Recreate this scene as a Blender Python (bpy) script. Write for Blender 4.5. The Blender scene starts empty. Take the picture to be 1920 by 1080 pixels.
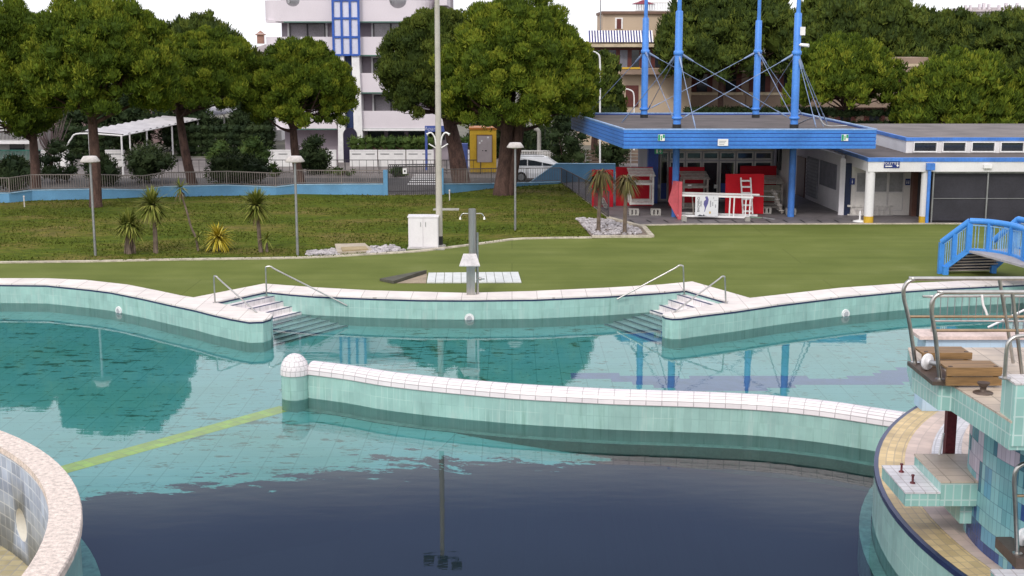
import bpy, math, random
import numpy as np
from mathutils import Vector, Matrix
from mathutils.geometry import tessellate_polygon
random.seed(7)
SC = bpy.context.scene
COL = SC.collection
R = math.radians
# ------------------------------------------------------------------ camera model (metres, z = 0 is the pool deck)
F, CZ = 2500.0, 9.0
PITCH = math.atan(460 / F)
CP, SP = math.cos(PITCH), math.sin(PITCH)
WATER = -0.70
FLOOR = -2.6
SHAL = -1.02
ROAD = -0.5

def ray(px, py):
    u = (px - 960) / F; v = (py - 540) / F
    return Vector((u, CP - v * SP, -SP - v * CP))
def P(px, py, z=0.0):                      # point of the level z seen at a pixel of the photograph
    d = ray(px, py); t = (z - CZ) / d.z
    return Vector((d.x * t, d.y * t, z))
def Q(px, py, Y):                          # point of the upright plane y = Y
    d = ray(px, py); t = Y / d.y
    return Vector((d.x * t, Y, CZ + d.z * t))
def QX(px, Y, z):                          # x for a pixel column at depth Y and height z
    return (px - 960) / F * (Y * CP + (CZ - z) * SP)

# ------------------------------------------------------------------ materials
def lin(r, g, b):
    f = lambda c: (c / 255 / 12.92) if c <= 10 else ((c / 255 + .055) / 1.055) ** 2.4
    return (f(r), f(g), f(b))
def newmat(name):
    m = bpy.data.materials.new(name); m.use_nodes = True
    nt = m.node_tree
    return m, nt, nt.nodes, nt.links, nt.nodes['Principled BSDF']
def ramp(n, stops, mode='LINEAR'):
    cr = n.color_ramp; cr.interpolation = mode
    while len(cr.elements) > 1: cr.elements.remove(cr.elements[-1])
    cr.elements[0].position = stops[0][0]; cr.elements[0].color = (*stops[0][1], 1)
    for p, c in stops[1:]:
        e = cr.elements.new(p); e.color = (*c, 1)
def mixc(nodes, links, fac, a, b, mode='MIX'):
    n = nodes.new('ShaderNodeMix'); n.data_type = 'RGBA'; n.blend_type = mode
    for s, v in ((n.inputs[0], fac), (n.inputs[6], a), (n.inputs[7], b)):
        if isinstance(v, (int, float)): s.default_value = v
        elif isinstance(v, tuple): s.default_value = (*v, 1)
        else: links.new(v, s)
    return n.outputs[2]
def coords(nodes, links, kind, scale=(1, 1, 1)):
    t = nodes.new('ShaderNodeTexCoord'); mp = nodes.new('ShaderNodeMapping')
    mp.inputs['Scale'].default_value = scale
    links.new(t.outputs[kind], mp.inputs[0]); return mp.outputs[0]
def noise(nodes, links, vec, scale, detail=4, rough=.55):
    n = nodes.new('ShaderNodeTexNoise'); n.inputs['Scale'].default_value = scale
    n.inputs['Detail'].default_value = detail; n.inputs['Roughness'].default_value = rough
    links.new(vec, n.inputs['Vector']); return n.outputs['Fac']
def bump(nodes, links, b, h, strength, dist):
    n = nodes.new('ShaderNodeBump'); n.inputs['Strength'].default_value = strength
    n.inputs['Distance'].default_value = dist
    links.new(h, n.inputs['Height']); links.new(n.outputs[0], b.inputs['Normal'])
MATS = {}
def mat(name, c, rough=.6, metal=0, var=.25, scale=2.0, bmp=0.0, fine=14, stretch=(1, 1, 1), spec=.4):
    """paint / stone / metal with soft blotches and fine grain"""
    if name in MATS: return MATS[name]
    m, nt, N, L, b = newmat(name)
    v = coords(N, L, 'Object', stretch)
    n1 = noise(N, L, v, scale, 5); n2 = noise(N, L, v, fine, 3)
    r = N.new('ShaderNodeValToRGB')
    d = tuple(x * (1 - var) for x in c); u = tuple(min(1, x * (1 + var * .6)) for x in c)
    ramp(r, [(.3, d), (.52, c), (.72, u)]); L.new(n1, r.inputs[0])
    r2 = N.new('ShaderNodeValToRGB'); ramp(r2, [(.35, (1 - var * .7,) * 3), (.65, (1, 1, 1))]); L.new(n2, r2.inputs[0])
    L.new(mixc(N, L, 1.0, r.outputs[0], r2.outputs[0], 'MULTIPLY'), b.inputs['Base Color'])
    b.inputs['Roughness'].default_value = rough; b.inputs['Metallic'].default_value = metal
    b.inputs['Specular IOR Level'].default_value = spec
    if bmp: bump(N, L, b, n2, .6, bmp)
    MATS[name] = m; return m
def tile(name, c, grout, tw, th, mortar=.01, kind='UV', var=.12, rough=.25, c2=None, dirt=.25, offset=0.0, scale=(1, 1, 1), rot=0, patchgrout=None, streak=0):
    if name in MATS: return MATS[name]
    m, nt, N, L, b = newmat(name)
    t = N.new('ShaderNodeTexCoord'); mp = N.new('ShaderNodeMapping'); L.new(t.outputs[kind], mp.inputs[0])
    mp.inputs['Rotation'].default_value = (0, 0, rot)
    v = mp.outputs[0]
    br = N.new('ShaderNodeTexBrick'); L.new(v, br.inputs['Vector'])
    br.offset = offset; br.squash = 1
    a1 = tuple(x * (1 - var) for x in c); a2 = tuple(min(1, x * (1 + var)) for x in (c2 or c))
    br.inputs['Color1'].default_value = (*a1, 1); br.inputs['Color2'].default_value = (*a2, 1)
    br.inputs['Scale'].default_value = 1
    br.inputs['Mortar Size'].default_value = mortar; br.inputs['Mortar Smooth'].default_value = .1
    br.inputs['Brick Width'].default_value = tw; br.inputs['Row Height'].default_value = th
    if patchgrout:                        # grout washed clean in places, grimed over in others
        pn = noise(N, L, v, .55, 3)
        pr = N.new('ShaderNodeValToRGB'); ramp(pr, [(.45, grout), (.6, patchgrout)]); L.new(pn, pr.inputs[0])
        L.new(pr.outputs[0], br.inputs['Mortar'])
    else: br.inputs['Mortar'].default_value = (*grout, 1)
    n1 = noise(N, L, v, 1.3, 5)
    r2 = N.new('ShaderNodeValToRGB'); ramp(r2, [(.3, (1 - dirt, 1 - dirt, 1 - dirt * .9)), (.6, (1, 1, 1))]); L.new(n1, r2.inputs[0])
    oc = mixc(N, L, 1.0, br.outputs['Color'], r2.outputs[0], 'MULTIPLY')
    if streak:                            # lime runs and drips down the wall
        mp2 = N.new('ShaderNodeMapping'); mp2.inputs['Scale'].default_value = (4.5, .45, 1); L.new(t.outputs[kind], mp2.inputs[0])
        n3 = noise(N, L, mp2.outputs[0], 1.0, 5, .65)
        r3 = N.new('ShaderNodeValToRGB'); ramp(r3, [(.54, (0, 0, 0)), (.72, (streak,) * 3)]); L.new(n3, r3.inputs[0])
        oc = mixc(N, L, r3.outputs[0], oc, (.60, .64, .60))
        r4 = N.new('ShaderNodeValToRGB'); ramp(r4, [(.30, (.74, .78, .74)), (.44, (1, 1, 1))]); L.new(n3, r4.inputs[0])
        oc = mixc(N, L, 1.0, oc, r4.outputs[0], 'MULTIPLY')
    L.new(oc, b.inputs['Base Color'])
    b.inputs['Roughness'].default_value = rough
    bump(N, L, b, br.outputs['Fac'], -.25, .004)
    MATS[name] = m; return m

# ------------------------------------------------------------------ mesh builder
WL = {}
def tag(o, label=None, cat=None, group=None, kind=None):
    if label: o['label'] = label
    if cat: o['category'] = cat
    if group: o['group'] = group
    if kind: o['kind'] = kind
    return o
def empty(name, loc, label=None, cat=None, group=None):
    o = bpy.data.objects.new(name, None); COL.objects.link(o); o.empty_display_size = .2
    o.location = loc; WL[o.name] = Vector(loc)
    return tag(o, label, cat, group)
class MB:
    def __init__(s): s.v = []; s.f = []; s.uv = []; s.sm = []
    def face(s, pts, uv=None, sm=False):
        i = len(s.v); s.v += [tuple(p) for p in pts]; s.f.append(tuple(range(i, i + len(pts))))
        s.uv.append(uv or [(0, 0)] * len(pts)); s.sm.append(sm)
    def hexa(s, c):                        # eight corners: bottom ring 0-3 then top ring 4-7
        c = [Vector(p) for p in c]
        for q in ((3, 2, 1, 0), (4, 5, 6, 7), (0, 1, 5, 4), (1, 2, 6, 5), (2, 3, 7, 6), (3, 0, 4, 7)):
            p = [c[k] for k in q]
            w = (p[1] - p[0]).length; h = (p[3] - p[0]).length
            if q[0] in (3, 4): uv = [(k.x, k.y) for k in p]
            else:
                d = (p[1] - p[0]); a = (p[0].x if abs(d.x) >= abs(d.y) else p[0].y); sg = 1 if (d.x if abs(d.x) >= abs(d.y) else d.y) > 0 else -1
                uv = [(a, p[0].z), (a + sg * w, p[1].z), (a + sg * w, p[2].z), (a, p[3].z)]
            s.face(p, uv)
        return s
    def box(s, x0, x1, y0, y1, z0, z1):
        return s.hexa([(x0, y0, z0), (x1, y0, z0), (x1, y1, z0), (x0, y1, z0), (x0, y0, z1), (x1, y0, z1), (x1, y1, z1), (x0, y1, z1)])
    def bar(s, p, q, w, h=None, up=(0, 0, 1)):
        p = Vector(p); q = Vector(q); h = h or w; d = (q - p).normalized(); u = Vector(up)
        if abs(d.dot(u)) > .95: u = Vector((0, 1, 0))
        a = d.cross(u).normalized() * w / 2; b = a.cross(d).normalized() * h / 2
        return s.hexa([p - a - b, p + a - b, q + a - b, q - a - b, p - a + b, p + a + b, q + a + b, q - a + b])
    def tube(s, pts, r, n=8, caps=True):
        pts = [Vector(p) for p in pts]; rs = r if isinstance(r, (list, tuple)) else [r] * len(pts)
        rings = []; prev = None
        for i, p in enumerate(pts):
            d = (pts[min(i + 1, len(pts) - 1)] - pts[max(i - 1, 0)]).normalized()
            a = prev - d * prev.dot(d) if prev else d.orthogonal()
            if a.length < 1e-6: a = d.orthogonal()
            a.normalize(); prev = a; b = d.cross(a)
            rings.append([p + (a * math.cos(2 * math.pi * k / n) + b * math.sin(2 * math.pi * k / n)) * rs[i] for k in range(n)])
        i0 = len(s.v)
        for g in rings: s.v += [tuple(p) for p in g]
        for i in range(len(rings) - 1):
            for k in range(n):
                k2 = (k + 1) % n
                s.f.append((i0 + i * n + k, i0 + i * n + k2, i0 + (i + 1) * n + k2, i0 + (i + 1) * n + k))
                s.uv.append([(k / n, i), (k2 / n, i), (k2 / n, i + 1), (k / n, i + 1)]); s.sm.append(True)
        if caps:
            for g, rv in ((rings[0], True), (rings[-1], False)): s.face(g[::-1] if rv else g)
        return s
    def lathe(s, c, prof, n=16, sx=1, sy=1, caps=True):   # profile: (radius, height) pairs
        c = Vector(c); i0 = len(s.v)
        for r, h in prof:
            for k in range(n):
                a = 2 * math.pi * k / n; s.v.append((c.x + r * sx * math.cos(a), c.y + r * sy * math.sin(a), c.z + h))
        L = 0
        for i in range(len(prof) - 1):
            dl = math.hypot(prof[i + 1][0] - prof[i][0], prof[i + 1][1] - prof[i][1])
            rr = max(prof[i][0], prof[i + 1][0], .05)
            for k in range(n):
                k2 = (k + 1) % n
                s.f.append((i0 + i * n + k, i0 + i * n + k2, i0 + (i + 1) * n + k2, i0 + (i + 1) * n + k))
                A = 2 * math.pi * rr / n
                s.uv.append([(k * A, L), (k * A + A, L), (k * A + A, L + dl), (k * A, L + dl)]); s.sm.append(True)
            L += dl
        if caps and prof[0][0] > 1e-4: s.face([s.v[i0 + k] for k in range(n)][::-1])
        if caps and prof[-1][0] > 1e-4: s.face([s.v[i0 + (len(prof) - 1) * n + k] for k in range(n)])
        return s
    def poly(s, loops, z=None, flip=False):
        loops = [[Vector((p[0], p[1], p[2] if z is None and len(p) > 2 else (z or 0))) for p in l] for l in loops]
        flat = [p for l in loops for p in l]
        for t in tessellate_polygon(loops):
            p = [flat[i] for i in t]
            nz = (p[1] - p[0]).cross(p[2] - p[0]).z
            if (nz < 0) != flip: p = p[::-1]
            s.face(p, [(k.x, k.y) for k in p])
        return s
    def wall(s, pts, z0, z1, closed=False, u0=0.0):   # upright strip along a line, uv in metres
        pts = [Vector((p[0], p[1], 0)) for p in pts]
        if closed: pts = pts + [pts[0]]
        u = u0
        for a, b in zip(pts, pts[1:]):
            l = (b - a).length
            s.face([(a.x, a.y, z0), (b.x, b.y, z0), (b.x, b.y, z1), (a.x, a.y, z1)], [(u, z0), (u + l, z0), (u + l, z1), (u, z1)])
            u += l
        return s
    def prism(s, pts, z0, z1):
        s.poly([pts], z1); s.poly([pts], z0, True); s.wall(pts, z0, z1, True); return s
    def build(s, name, m, parent=None, loc=None, bevel=0):
        off = WL[parent.name] if parent else Vector(loc or (0, 0, 0))
        me = bpy.data.meshes.new(name)
        if parent or loc: vs = [(v[0] - off.x, v[1] - off.y, v[2] - off.z) for v in s.v]
        else: vs = s.v
        me.from_pydata(vs, [], s.f)
        ul = me.uv_layers.new(name='UVMap')
        ul.data.foreach_set('uv', [c for f in s.uv for p in f for c in p])
        me.polygons.foreach_set('use_smooth', s.sm)
        me.materials.append(m); me.validate(); me.update()
        o = bpy.data.objects.new(name, me); COL.objects.link(o)
        if parent: o.parent = parent
        elif loc: o.location = loc
        WL[o.name] = off.copy() if (parent or loc) else Vector((0, 0, 0))
        if bevel:
            bv = o.modifiers.new('bevel', 'BEVEL'); bv.width = bevel; bv.segments = 2; bv.limit_method = 'ANGLE'
        return o
def copy_tree(o, parent=None):
    c = o.copy(); COL.objects.link(c); c.parent = parent; WL[c.name] = WL[o.name].copy()
    for ch in list(o.children): copy_tree(ch, c)
    return c
def lettering(body, loc, size, m, parent=None, rot=(R(90), 0, 0), name='lettering', align='CENTER'):
    cu = bpy.data.curves.new(name, 'FONT'); cu.body = body; cu.size = size; cu.align_x = align; cu.align_y = 'CENTER'
    cu.extrude = .004; cu.materials.append(m)
    to_ = bpy.data.objects.new(name, cu); COL.objects.link(to_); bpy.context.view_layer.update()
    me = bpy.data.meshes.new_from_object(to_.evaluated_get(bpy.context.evaluated_depsgraph_get())); bpy.data.objects.remove(to_); bpy.data.curves.remove(cu)
    me.materials.clear(); me.materials.append(m)
    o = bpy.data.objects.new(name, me); COL.objects.link(o)
    if parent: o.parent = parent; o.location = Vector(loc) - WL[parent.name]
    else: o.location = loc
    o.rotation_euler = rot; WL[o.name] = Vector(loc)
    return o
def arc(pts, n=6):                        # smooth a polyline (Catmull-Rom)
    pts = [Vector(p) for p in pts]; out = []
    for i in range(len(pts) - 1):
        a = pts[max(i - 1, 0)]; b = pts[i]; c = pts[i + 1]; d = pts[min(i + 2, len(pts) - 1)]
        for k in range(n):
            t = k / n
            out.append(.5 * ((2 * b) + (c - a) * t + (2 * a - 5 * b + 4 * c - d) * t * t + (3 * b - a - 3 * c + d) * t ** 3))
    return out + [pts[-1]]
def offset(pts, d):                       # polyline shifted sideways (positive = to the left of its direction)
    out = []
    for i, p in enumerate(pts):
        a = pts[max(i - 1, 0)]; b = pts[min(i + 1, len(pts) - 1)]
        t = Vector((b[0] - a[0], b[1] - a[1], 0)).normalized()
        out.append(Vector((p[0] - t.y * d, p[1] + t.x * d, p[2] if len(p) > 2 else 0)))
    return out

# palette
WHITE = mat('white_paint', (.78, .76, .76), .5, var=.10)
OFFWHITE = mat('worn_white_paint', (.62, .58, .55), .6, var=.25, scale=5)
BLUE = mat('blue_paint', (.06, .20, .60), .45, var=.28, scale=1.1, stretch=(1, 1, .4))
SKYBLUE = mat('light_blue_paint', (.115, .285, .47), .55, var=.16, scale=.8)
DKBLUE = mat('dark_blue_paint', (.02, .06, .30), .45, var=.2)
STEEL = mat('stainless_steel', (.52, .50, .48), .28, metal=1, var=.2)
GALV = mat('galvanised_steel', (.36, .36, .37), .45, metal=.8, var=.2)
DARKMETAL = mat('dark_metal', (.05, .045, .05), .5, var=.3)
RED = mat('red_board', (.40, .006, .018), .6, var=.14, scale=.9, spec=.15)
BLACK = mat('black_rubber', (.02, .02, .022), .7)
CONCRETE = mat('concrete', (.38, .36, .33), .85, var=.3, bmp=.01)
WOOD = mat('brown_wood', (.27, .155, .065), .55, var=.4, scale=3, stretch=(.3, 3, 3))
YELLOW = mat('yellow_paint', (.62, .38, .03), .5, var=.15)
GLASS = mat('dark_window_glass', (.03, .035, .045), .06, var=.4, scale=.6, spec=.8)
BARK = mat('pine_bark', (.105, .058, .046), .9, var=.55, scale=5, fine=22, bmp=.05, stretch=(1, 1, .35))
COPING = tile('coping_slabs', (.72, .65, .61), (.40, .35, .32), .9, 1.2, .012, 'Object', .05, .6, dirt=.16)
# ------------------------------------------------------------------ pool outline (front edge of the coping) and the back of the coping
rim_px = [(0, 534), (87, 535), (167, 543), (207, 548), (267, 560), (320, 572), (367, 582), (400, 590.7), (433, 598), (467, 604), (493, 603), (507, 598.5), (511, 593), (506, 590),
          (400.7, 569), (499, 547.5), (545, 552), (590, 555.5), (700, 560), (790, 562.5), (880, 563), (1000, 561.7), (1133, 556), (1240, 549), (1286, 545),
          (1368, 568.5), (1247, 588), (1242, 592), (1248, 595.5), (1260.7, 597.5), (1277, 597), (1305, 593), (1379, 584), (1460, 572), (1575, 558), (1687, 547), (1762, 541.5), (1920, 534)]
back_px = [(0, 524), (87, 524), (160, 527), (240, 536), (300, 548), (340, 556.5), (363, 560), (495, 534), (590, 541), (700, 547), (873, 551.5), (1000, 548), (1133, 542), (1240, 535.7),
           (1298, 530), (1406, 561), (1460, 555), (1575, 542), (1687, 534), (1762, 530.6), (1920, 524)]
RIM = [P(*p) for p in rim_px]; BACK = [P(*p) for p in back_px]
basin = [Vector((-38, 4, 0)), Vector((-38, 34, 0)), Vector((-29, 45.5, 0))] + RIM + [Vector((27, 46.5, 0)), Vector((38, 38, 0)), Vector((38, 4, 0))]
backs = [Vector((-39.2, 2.8, 0)), Vector((-39.2, 34.5, 0)), Vector((-29.7, 46.6, 0))] + BACK + [Vector((27.6, 47.6, 0)), Vector((39.2, 38.6, 0)), Vector((39.2, 2.8, 0))]

# lawn / turf border
kerb_px = [(0, 494), (167, 492), (333, 488.5), (567, 485), (700, 478), (783, 473), (833, 467), (883, 461), (933, 454.5), (983, 449), (1110, 447)]
KERB = [Vector((-75, 57.0, 0)), Vector((-40, 56.2, 0))] + arc([P(*p) for p in kerb_px], 3)
fence_px = [(-60, 382), (18, 381), (61, 377), (185, 374.5), (270, 370.5), (305, 370.5), (426, 368), (518, 366.5), (555, 364.5), (640, 366), (720, 367)]
FENCE = [P(*p) for p in fence_px]; FENCE[0].x = -75; FENCE[0].y = FENCE[1].y - 1.5
fence2_px = [(830, 365.5), (924, 354), (1054, 344)]
FENCE2 = [P(*p) for p in fence2_px]
terr_front = [P(1141, 411), P(1207, 427.5), P(1172, 424), P(1300, 421.5), P(1740, 420.5)]

# ---- ground far out, plateau of the pool grounds
dirtm = mat('pavement', (.20, .175, .17), .9, var=.25, scale=.35, fine=3)
g = MB()
hole = [(-70, -30), (70, -30), (70, 68), (-70, 68)]
g.poly([[(-1500, -1500), (1500, -1500), (1500, 2500), (-1500, 2500)], hole], ROAD)
g.build('ground', mat('far_ground', (.16, .15, .12), .95, var=.3, scale=.05, fine=.7))
plate = [Vector((-75, -33, 0)), Vector((75, -33, 0)), Vector((75, 96, 0)), Vector((13, 96, 0)), Vector((6, 93, 0))] + [P(1054, 343.5), P(924, 353.5), P(830, 365), P(720, 366.5)] + FENCE[::-1][1:]
pl = MB(); pl.poly([plate, backs], -.03); pl.wall(plate, -.8, -.03, True)
tag(pl.build('terrain', mat('lawn_soil', (.10, .075, .05), .95, var=.4, scale=1.2)), kind='structure')
pv = MB(); pv.poly([[(-75, 70), (40, 70), (40, 112), (-75, 112)]], ROAD + .004)
tag(pv.build('pavement', dirtm), kind='structure')
rd = MB(); rd.poly([[(-120, 84.5), (120, 84.5), (120, 95), (-120, 95)]], ROAD + .008)
tag(rd.build('road', mat('asphalt', (.085, .078, .078), .9, var=.25, scale=.6, fine=9)), kind='structure')
zb = MB()
for py in (328, 332, 336, 340.5, 345):
    a_, b_ = P(764 + (345 - py) * .7, py, ROAD + .009), P(826, py, ROAD + .009); zb.box(a_.x, b_.x, a_.y - .28, a_.y + .28, ROAD + .009, ROAD + .013)
tag(zb.build('crosswalk_marking', WHITE), kind='structure')

# artificial turf
turfm, nt, N, L, b = newmat('artificial_turf')
v = coords(N, L, 'Object')
n1 = noise(N, L, v, .35, 5); n2 = noise(N, L, v, 28, 3)
n3 = noise(N, L, coords(N, L, 'Object', (.12, 1.1, 1)), 1.0, 3)
r1 = N.new('ShaderNodeValToRGB'); ramp(r1, [(.3, (.118, .145, .030)), (.6, (.150, .175, .043)), (.8, (.19, .21, .066))]); L.new(n1, r1.inputs[0])
r2 = N.new('ShaderNodeValToRGB'); ramp(r2, [(.3, (.72, .72, .72)), (.65, (1, 1, 1))]); L.new(n2, r2.inputs[0])
r3 = N.new('ShaderNodeValToRGB'); ramp(r3, [(.35, (.86, .88, .86)), (.6, (1, 1, 1))]); L.new(n3, r3.inputs[0])
br = N.new('ShaderNodeTexBrick'); L.new(v, br.inputs['Vector']); br.inputs['Scale'].default_value = 1
br.inputs['Brick Width'].default_value = 24; br.inputs['Row Height'].default_value = 3.9; br.inputs['Mortar Size'].default_value = .02
for k, c in (('Color1', (1, 1, 1, 1)), ('Color2', (.95, .96, .93, 1)), ('Mortar', (.72, .74, .7, 1))): br.inputs[k].default_value = c
c = mixc(N, L, 1, r1.outputs[0], r2.outputs[0], 'MULTIPLY'); c = mixc(N, L, 1, c, r3.outputs[0], 'MULTIPLY'); c = mixc(N, L, 1, c, br.outputs[0], 'MULTIPLY')
L.new(c, b.inputs['Base Color']); b.inputs['Roughness'].default_value = .95; b.inputs['Specular IOR Level'].default_value = .15
turf = [Vector((-75, -32, 0)), Vector((75, -32, 0)), Vector((75, 66.2, 0))] + [P(1740, 420.5), P(1300, 421.5), P(1172, 424), P(1207, 427.5), P(1220, 444), P(1110, 447)] + KERB[::-1][1:]
t = MB(); t.poly([turf, backs], 0.0); tag(t.build('turf', turfm), kind='structure')

# natural lawn
lawnm, nt, N, L, b = newmat('lawn_grass')
v = coords(N, L, 'Object'); vs = coords(N, L, 'Object', (.55, 1, 1))
n1 = noise(N, L, vs, .30, 6, .65); n2 = noise(N, L, vs, 3.2, 5, .7); n3 = noise(N, L, v, 20, 3)
r1 = N.new('ShaderNodeValToRGB'); ramp(r1, [(.3, (.055, .088, .008)), (.48, (.095, .118, .013)), (.6, (.145, .125, .032)), (.75, (.19, .145, .07))]); L.new(n1, r1.inputs[0])
r2 = N.new('ShaderNodeValToRGB'); ramp(r2, [(.34, (.50, .55, .45)), (.5, (.92, .92, .88)), (.68, (1.4, 1.32, 1.25))]); L.new(n2, r2.inputs[0])
r3 = N.new('ShaderNodeValToRGB'); ramp(r3, [(.35, (.55, .6, .5)), (.65, (1.2, 1.2, 1.15))]); L.new(n3, r3.inputs[0])
c = mixc(N, L, 1, r1.outputs[0], r2.outputs[0], 'MULTIPLY'); c = mixc(N, L, 1, c, r3.outputs[0], 'MULTIPLY')
L.new(c, b.inputs['Base Color']); b.inputs['Roughness'].default_value = .95; b.inputs['Specular IOR Level'].default_value = .1
bump(N, L, b, n2, .8, .12)
terr_left = [P(1054, 344.5), P(1141, 409.5)]
lawn = KERB + [P(1077, 409), P(1141, 411), P(1054, 344.5), P(924, 354), P(830, 365.5), P(720, 367)] + FENCE[::-1][1:]
lw = MB(); lw.poly([lawn], .03)
tag(lw.build('lawn', lawnm), kind='structure')
# short grass tufts standing in the lawn
def inside(x, y, poly):
    c = False
    for i in range(len(poly)):
        a, b_ = poly[i], poly[i - 1]
        if (a.y > y) != (b_.y > y) and x < (b_.x - a.x) * (y - a.y) / (b_.y - a.y) + a.x: c = not c
    return c
rg = random.Random(3); gv = []; gf = []
while len(gf) < 26000:
    x = rg.uniform(-30, 8); y = rg.uniform(55, 86)
    dens = math.sin(x * .7 + 1.3 * math.sin(y * .9)) + math.sin(y * 1.3 + x * .35)
    if rg.random() > .45 + .25 * dens or not inside(x, y, lawn): continue
    a = rg.uniform(0, 6.28); w = rg.uniform(.02, .05); h = rg.uniform(.03, .10)
    i = len(gv); gv += [(x - w * math.cos(a), y - w * math.sin(a), .03), (x + w * math.cos(a), y + w * math.sin(a), .03), (x + rg.uniform(-.06, .06), y + rg.uniform(-.06, .06), .03 + h)]
    gf.append((i, i + 1, i + 2))
me = bpy.data.meshes.new('grass'); me.from_pydata(gv, [], gf)
me.materials.append(mat('grass_blades', (.105, .125, .022), .9, var=.5, scale=1.2, fine=6, spec=.1)); o = bpy.data.objects.new('grass', me); COL.objects.link(o); tag(o, 'short patchy grass on the lawn below the blue wall', 'grass', kind='stuff')
# kerb between turf and lawn
kb = MB(); k2 = offset(KERB, .28)
kb.prism(KERB + k2[::-1], -.02, .055); tag(kb.build('kerb', mat('kerb_stone', (.52, .46, .37), .85, var=.35, scale=2)), kind='structure')

# paved terrace
terrm = tile('terrace_tiles', (.185, .165, .172), (.11, .10, .10), 1.2, .6, .02, 'Object', .12, .6, dirt=.35, rot=.5)
ter = [P(1054, 345), P(1141, 411), P(1172, 424), P(1300, 421.5), P(1740, 420.5), Vector((75, 66.2, 0)), Vector((75, 95.5, 0)), Vector((13, 95.5, 0)), Vector((7, 92.5, 0))]
t = MB(); t.poly([ter], .006); tag(t.build('terrace', terrm), kind='structure')
te = [P(1172, 424), P(1300, 421.5), P(1740, 420.5), Vector((60, 66.2, 0))]
e = MB(); e.prism(te + offset(te, .22)[::-1], -.01, .045); tag(e.build('terrace_kerb', mat('kerb_stone', (.5, .4, .3))), kind='structure')
dm = MB()                                                     # dark drainage slots across the terrace tiles
for px in range(1180, 1600, 32):
    a = P(px, 412, .01); b_ = P(px + 9, 417, .01); d = (b_ - a).normalized(); n_ = Vector((-d.y, d.x, 0)) * .05
    dm.face([a - n_, b_ - n_, b_ + n_, a + n_])
tag(dm.build('terrace_drain_slots', BLACK), kind='structure')

# ---- pool shell
POOLT = tile('pool_wall_tiles', (.325, .515, .47), (.28, .45, .41), .19, .36, .008, 'UV', .06, .22, dirt=.16, patchgrout=(.42, .60, .55), streak=.30)
FLOORT = None
floorm, nt, N, L, b = newmat('pool_floor_tiles')
v = coords(N, L, 'Object')
br = N.new('ShaderNodeTexBrick'); L.new(v, br.inputs['Vector']); br.offset = 0
for k, val in (('Scale', 1), ('Brick Width', .75), ('Row Height', .75), ('Mortar Size', .016)): br.inputs[k].default_value = val
br.inputs['Color1'].default_value = (.25, .555, .56, 1); br.inputs['Color2'].default_value = (.285, .60, .60, 1); br.inputs['Mortar'].default_value = (.17, .44, .44, 1)
n1 = noise(N, L, v, .22, 4)                                    # algae film in broad patches
r1 = N.new('ShaderNodeValToRGB'); ramp(r1, [(.35, (.78, .88, .80)), (.62, (1, 1, 1))]); L.new(n1, r1.inputs[0])
n2 = noise(N, L, coords(N, L, 'Object', (.75, 1.9, 1)), 1.7, 7, .68)     # leaf litter
nm = noise(N, L, v, .16, 3)
ad = N.new('ShaderNodeMath'); ad.operation = 'MULTIPLY_ADD'; ad.inputs[1].default_value = .34; L.new(nm, ad.inputs[0]); L.new(n2, ad.inputs[2])
r2 = N.new('ShaderNodeValToRGB'); ramp(r2, [(.765, (1, 1, 1)), (.80, (.20, .30, .24))]); L.new(ad.outputs[0], r2.inputs[0])
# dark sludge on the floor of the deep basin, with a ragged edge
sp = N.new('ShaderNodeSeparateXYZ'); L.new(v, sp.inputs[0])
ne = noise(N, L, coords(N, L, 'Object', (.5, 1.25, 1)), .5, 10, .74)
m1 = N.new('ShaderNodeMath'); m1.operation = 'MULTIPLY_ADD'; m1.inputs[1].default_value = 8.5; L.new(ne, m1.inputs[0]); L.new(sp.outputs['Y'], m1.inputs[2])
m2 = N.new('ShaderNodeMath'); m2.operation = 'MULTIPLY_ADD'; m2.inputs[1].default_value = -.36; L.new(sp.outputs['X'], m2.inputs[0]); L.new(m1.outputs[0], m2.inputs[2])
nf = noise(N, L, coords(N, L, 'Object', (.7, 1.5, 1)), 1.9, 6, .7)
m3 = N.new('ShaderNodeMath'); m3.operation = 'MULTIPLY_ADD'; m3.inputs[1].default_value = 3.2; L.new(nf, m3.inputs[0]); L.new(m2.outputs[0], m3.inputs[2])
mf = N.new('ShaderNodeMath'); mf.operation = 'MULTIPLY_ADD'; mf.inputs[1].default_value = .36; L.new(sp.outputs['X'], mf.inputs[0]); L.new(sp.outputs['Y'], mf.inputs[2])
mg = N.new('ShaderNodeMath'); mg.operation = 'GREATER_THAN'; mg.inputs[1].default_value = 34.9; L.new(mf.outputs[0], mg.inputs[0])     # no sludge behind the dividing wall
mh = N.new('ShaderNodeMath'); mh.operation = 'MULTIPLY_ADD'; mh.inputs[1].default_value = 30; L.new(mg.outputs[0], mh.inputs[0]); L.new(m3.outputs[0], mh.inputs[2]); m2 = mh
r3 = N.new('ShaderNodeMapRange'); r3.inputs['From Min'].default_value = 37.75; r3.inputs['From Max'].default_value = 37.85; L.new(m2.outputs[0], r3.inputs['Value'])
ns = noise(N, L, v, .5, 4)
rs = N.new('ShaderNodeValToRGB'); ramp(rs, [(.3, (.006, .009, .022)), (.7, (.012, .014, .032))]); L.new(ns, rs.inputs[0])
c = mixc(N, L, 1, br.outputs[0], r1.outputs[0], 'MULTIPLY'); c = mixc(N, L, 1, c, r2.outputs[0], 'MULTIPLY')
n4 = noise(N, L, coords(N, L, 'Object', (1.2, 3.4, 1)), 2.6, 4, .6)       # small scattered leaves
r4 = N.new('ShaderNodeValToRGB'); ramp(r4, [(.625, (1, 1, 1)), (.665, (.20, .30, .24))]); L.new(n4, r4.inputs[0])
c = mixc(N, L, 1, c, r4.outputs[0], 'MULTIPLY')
c = mixc(N, L, r3.outputs[0], rs.outputs[0], c)
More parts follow.
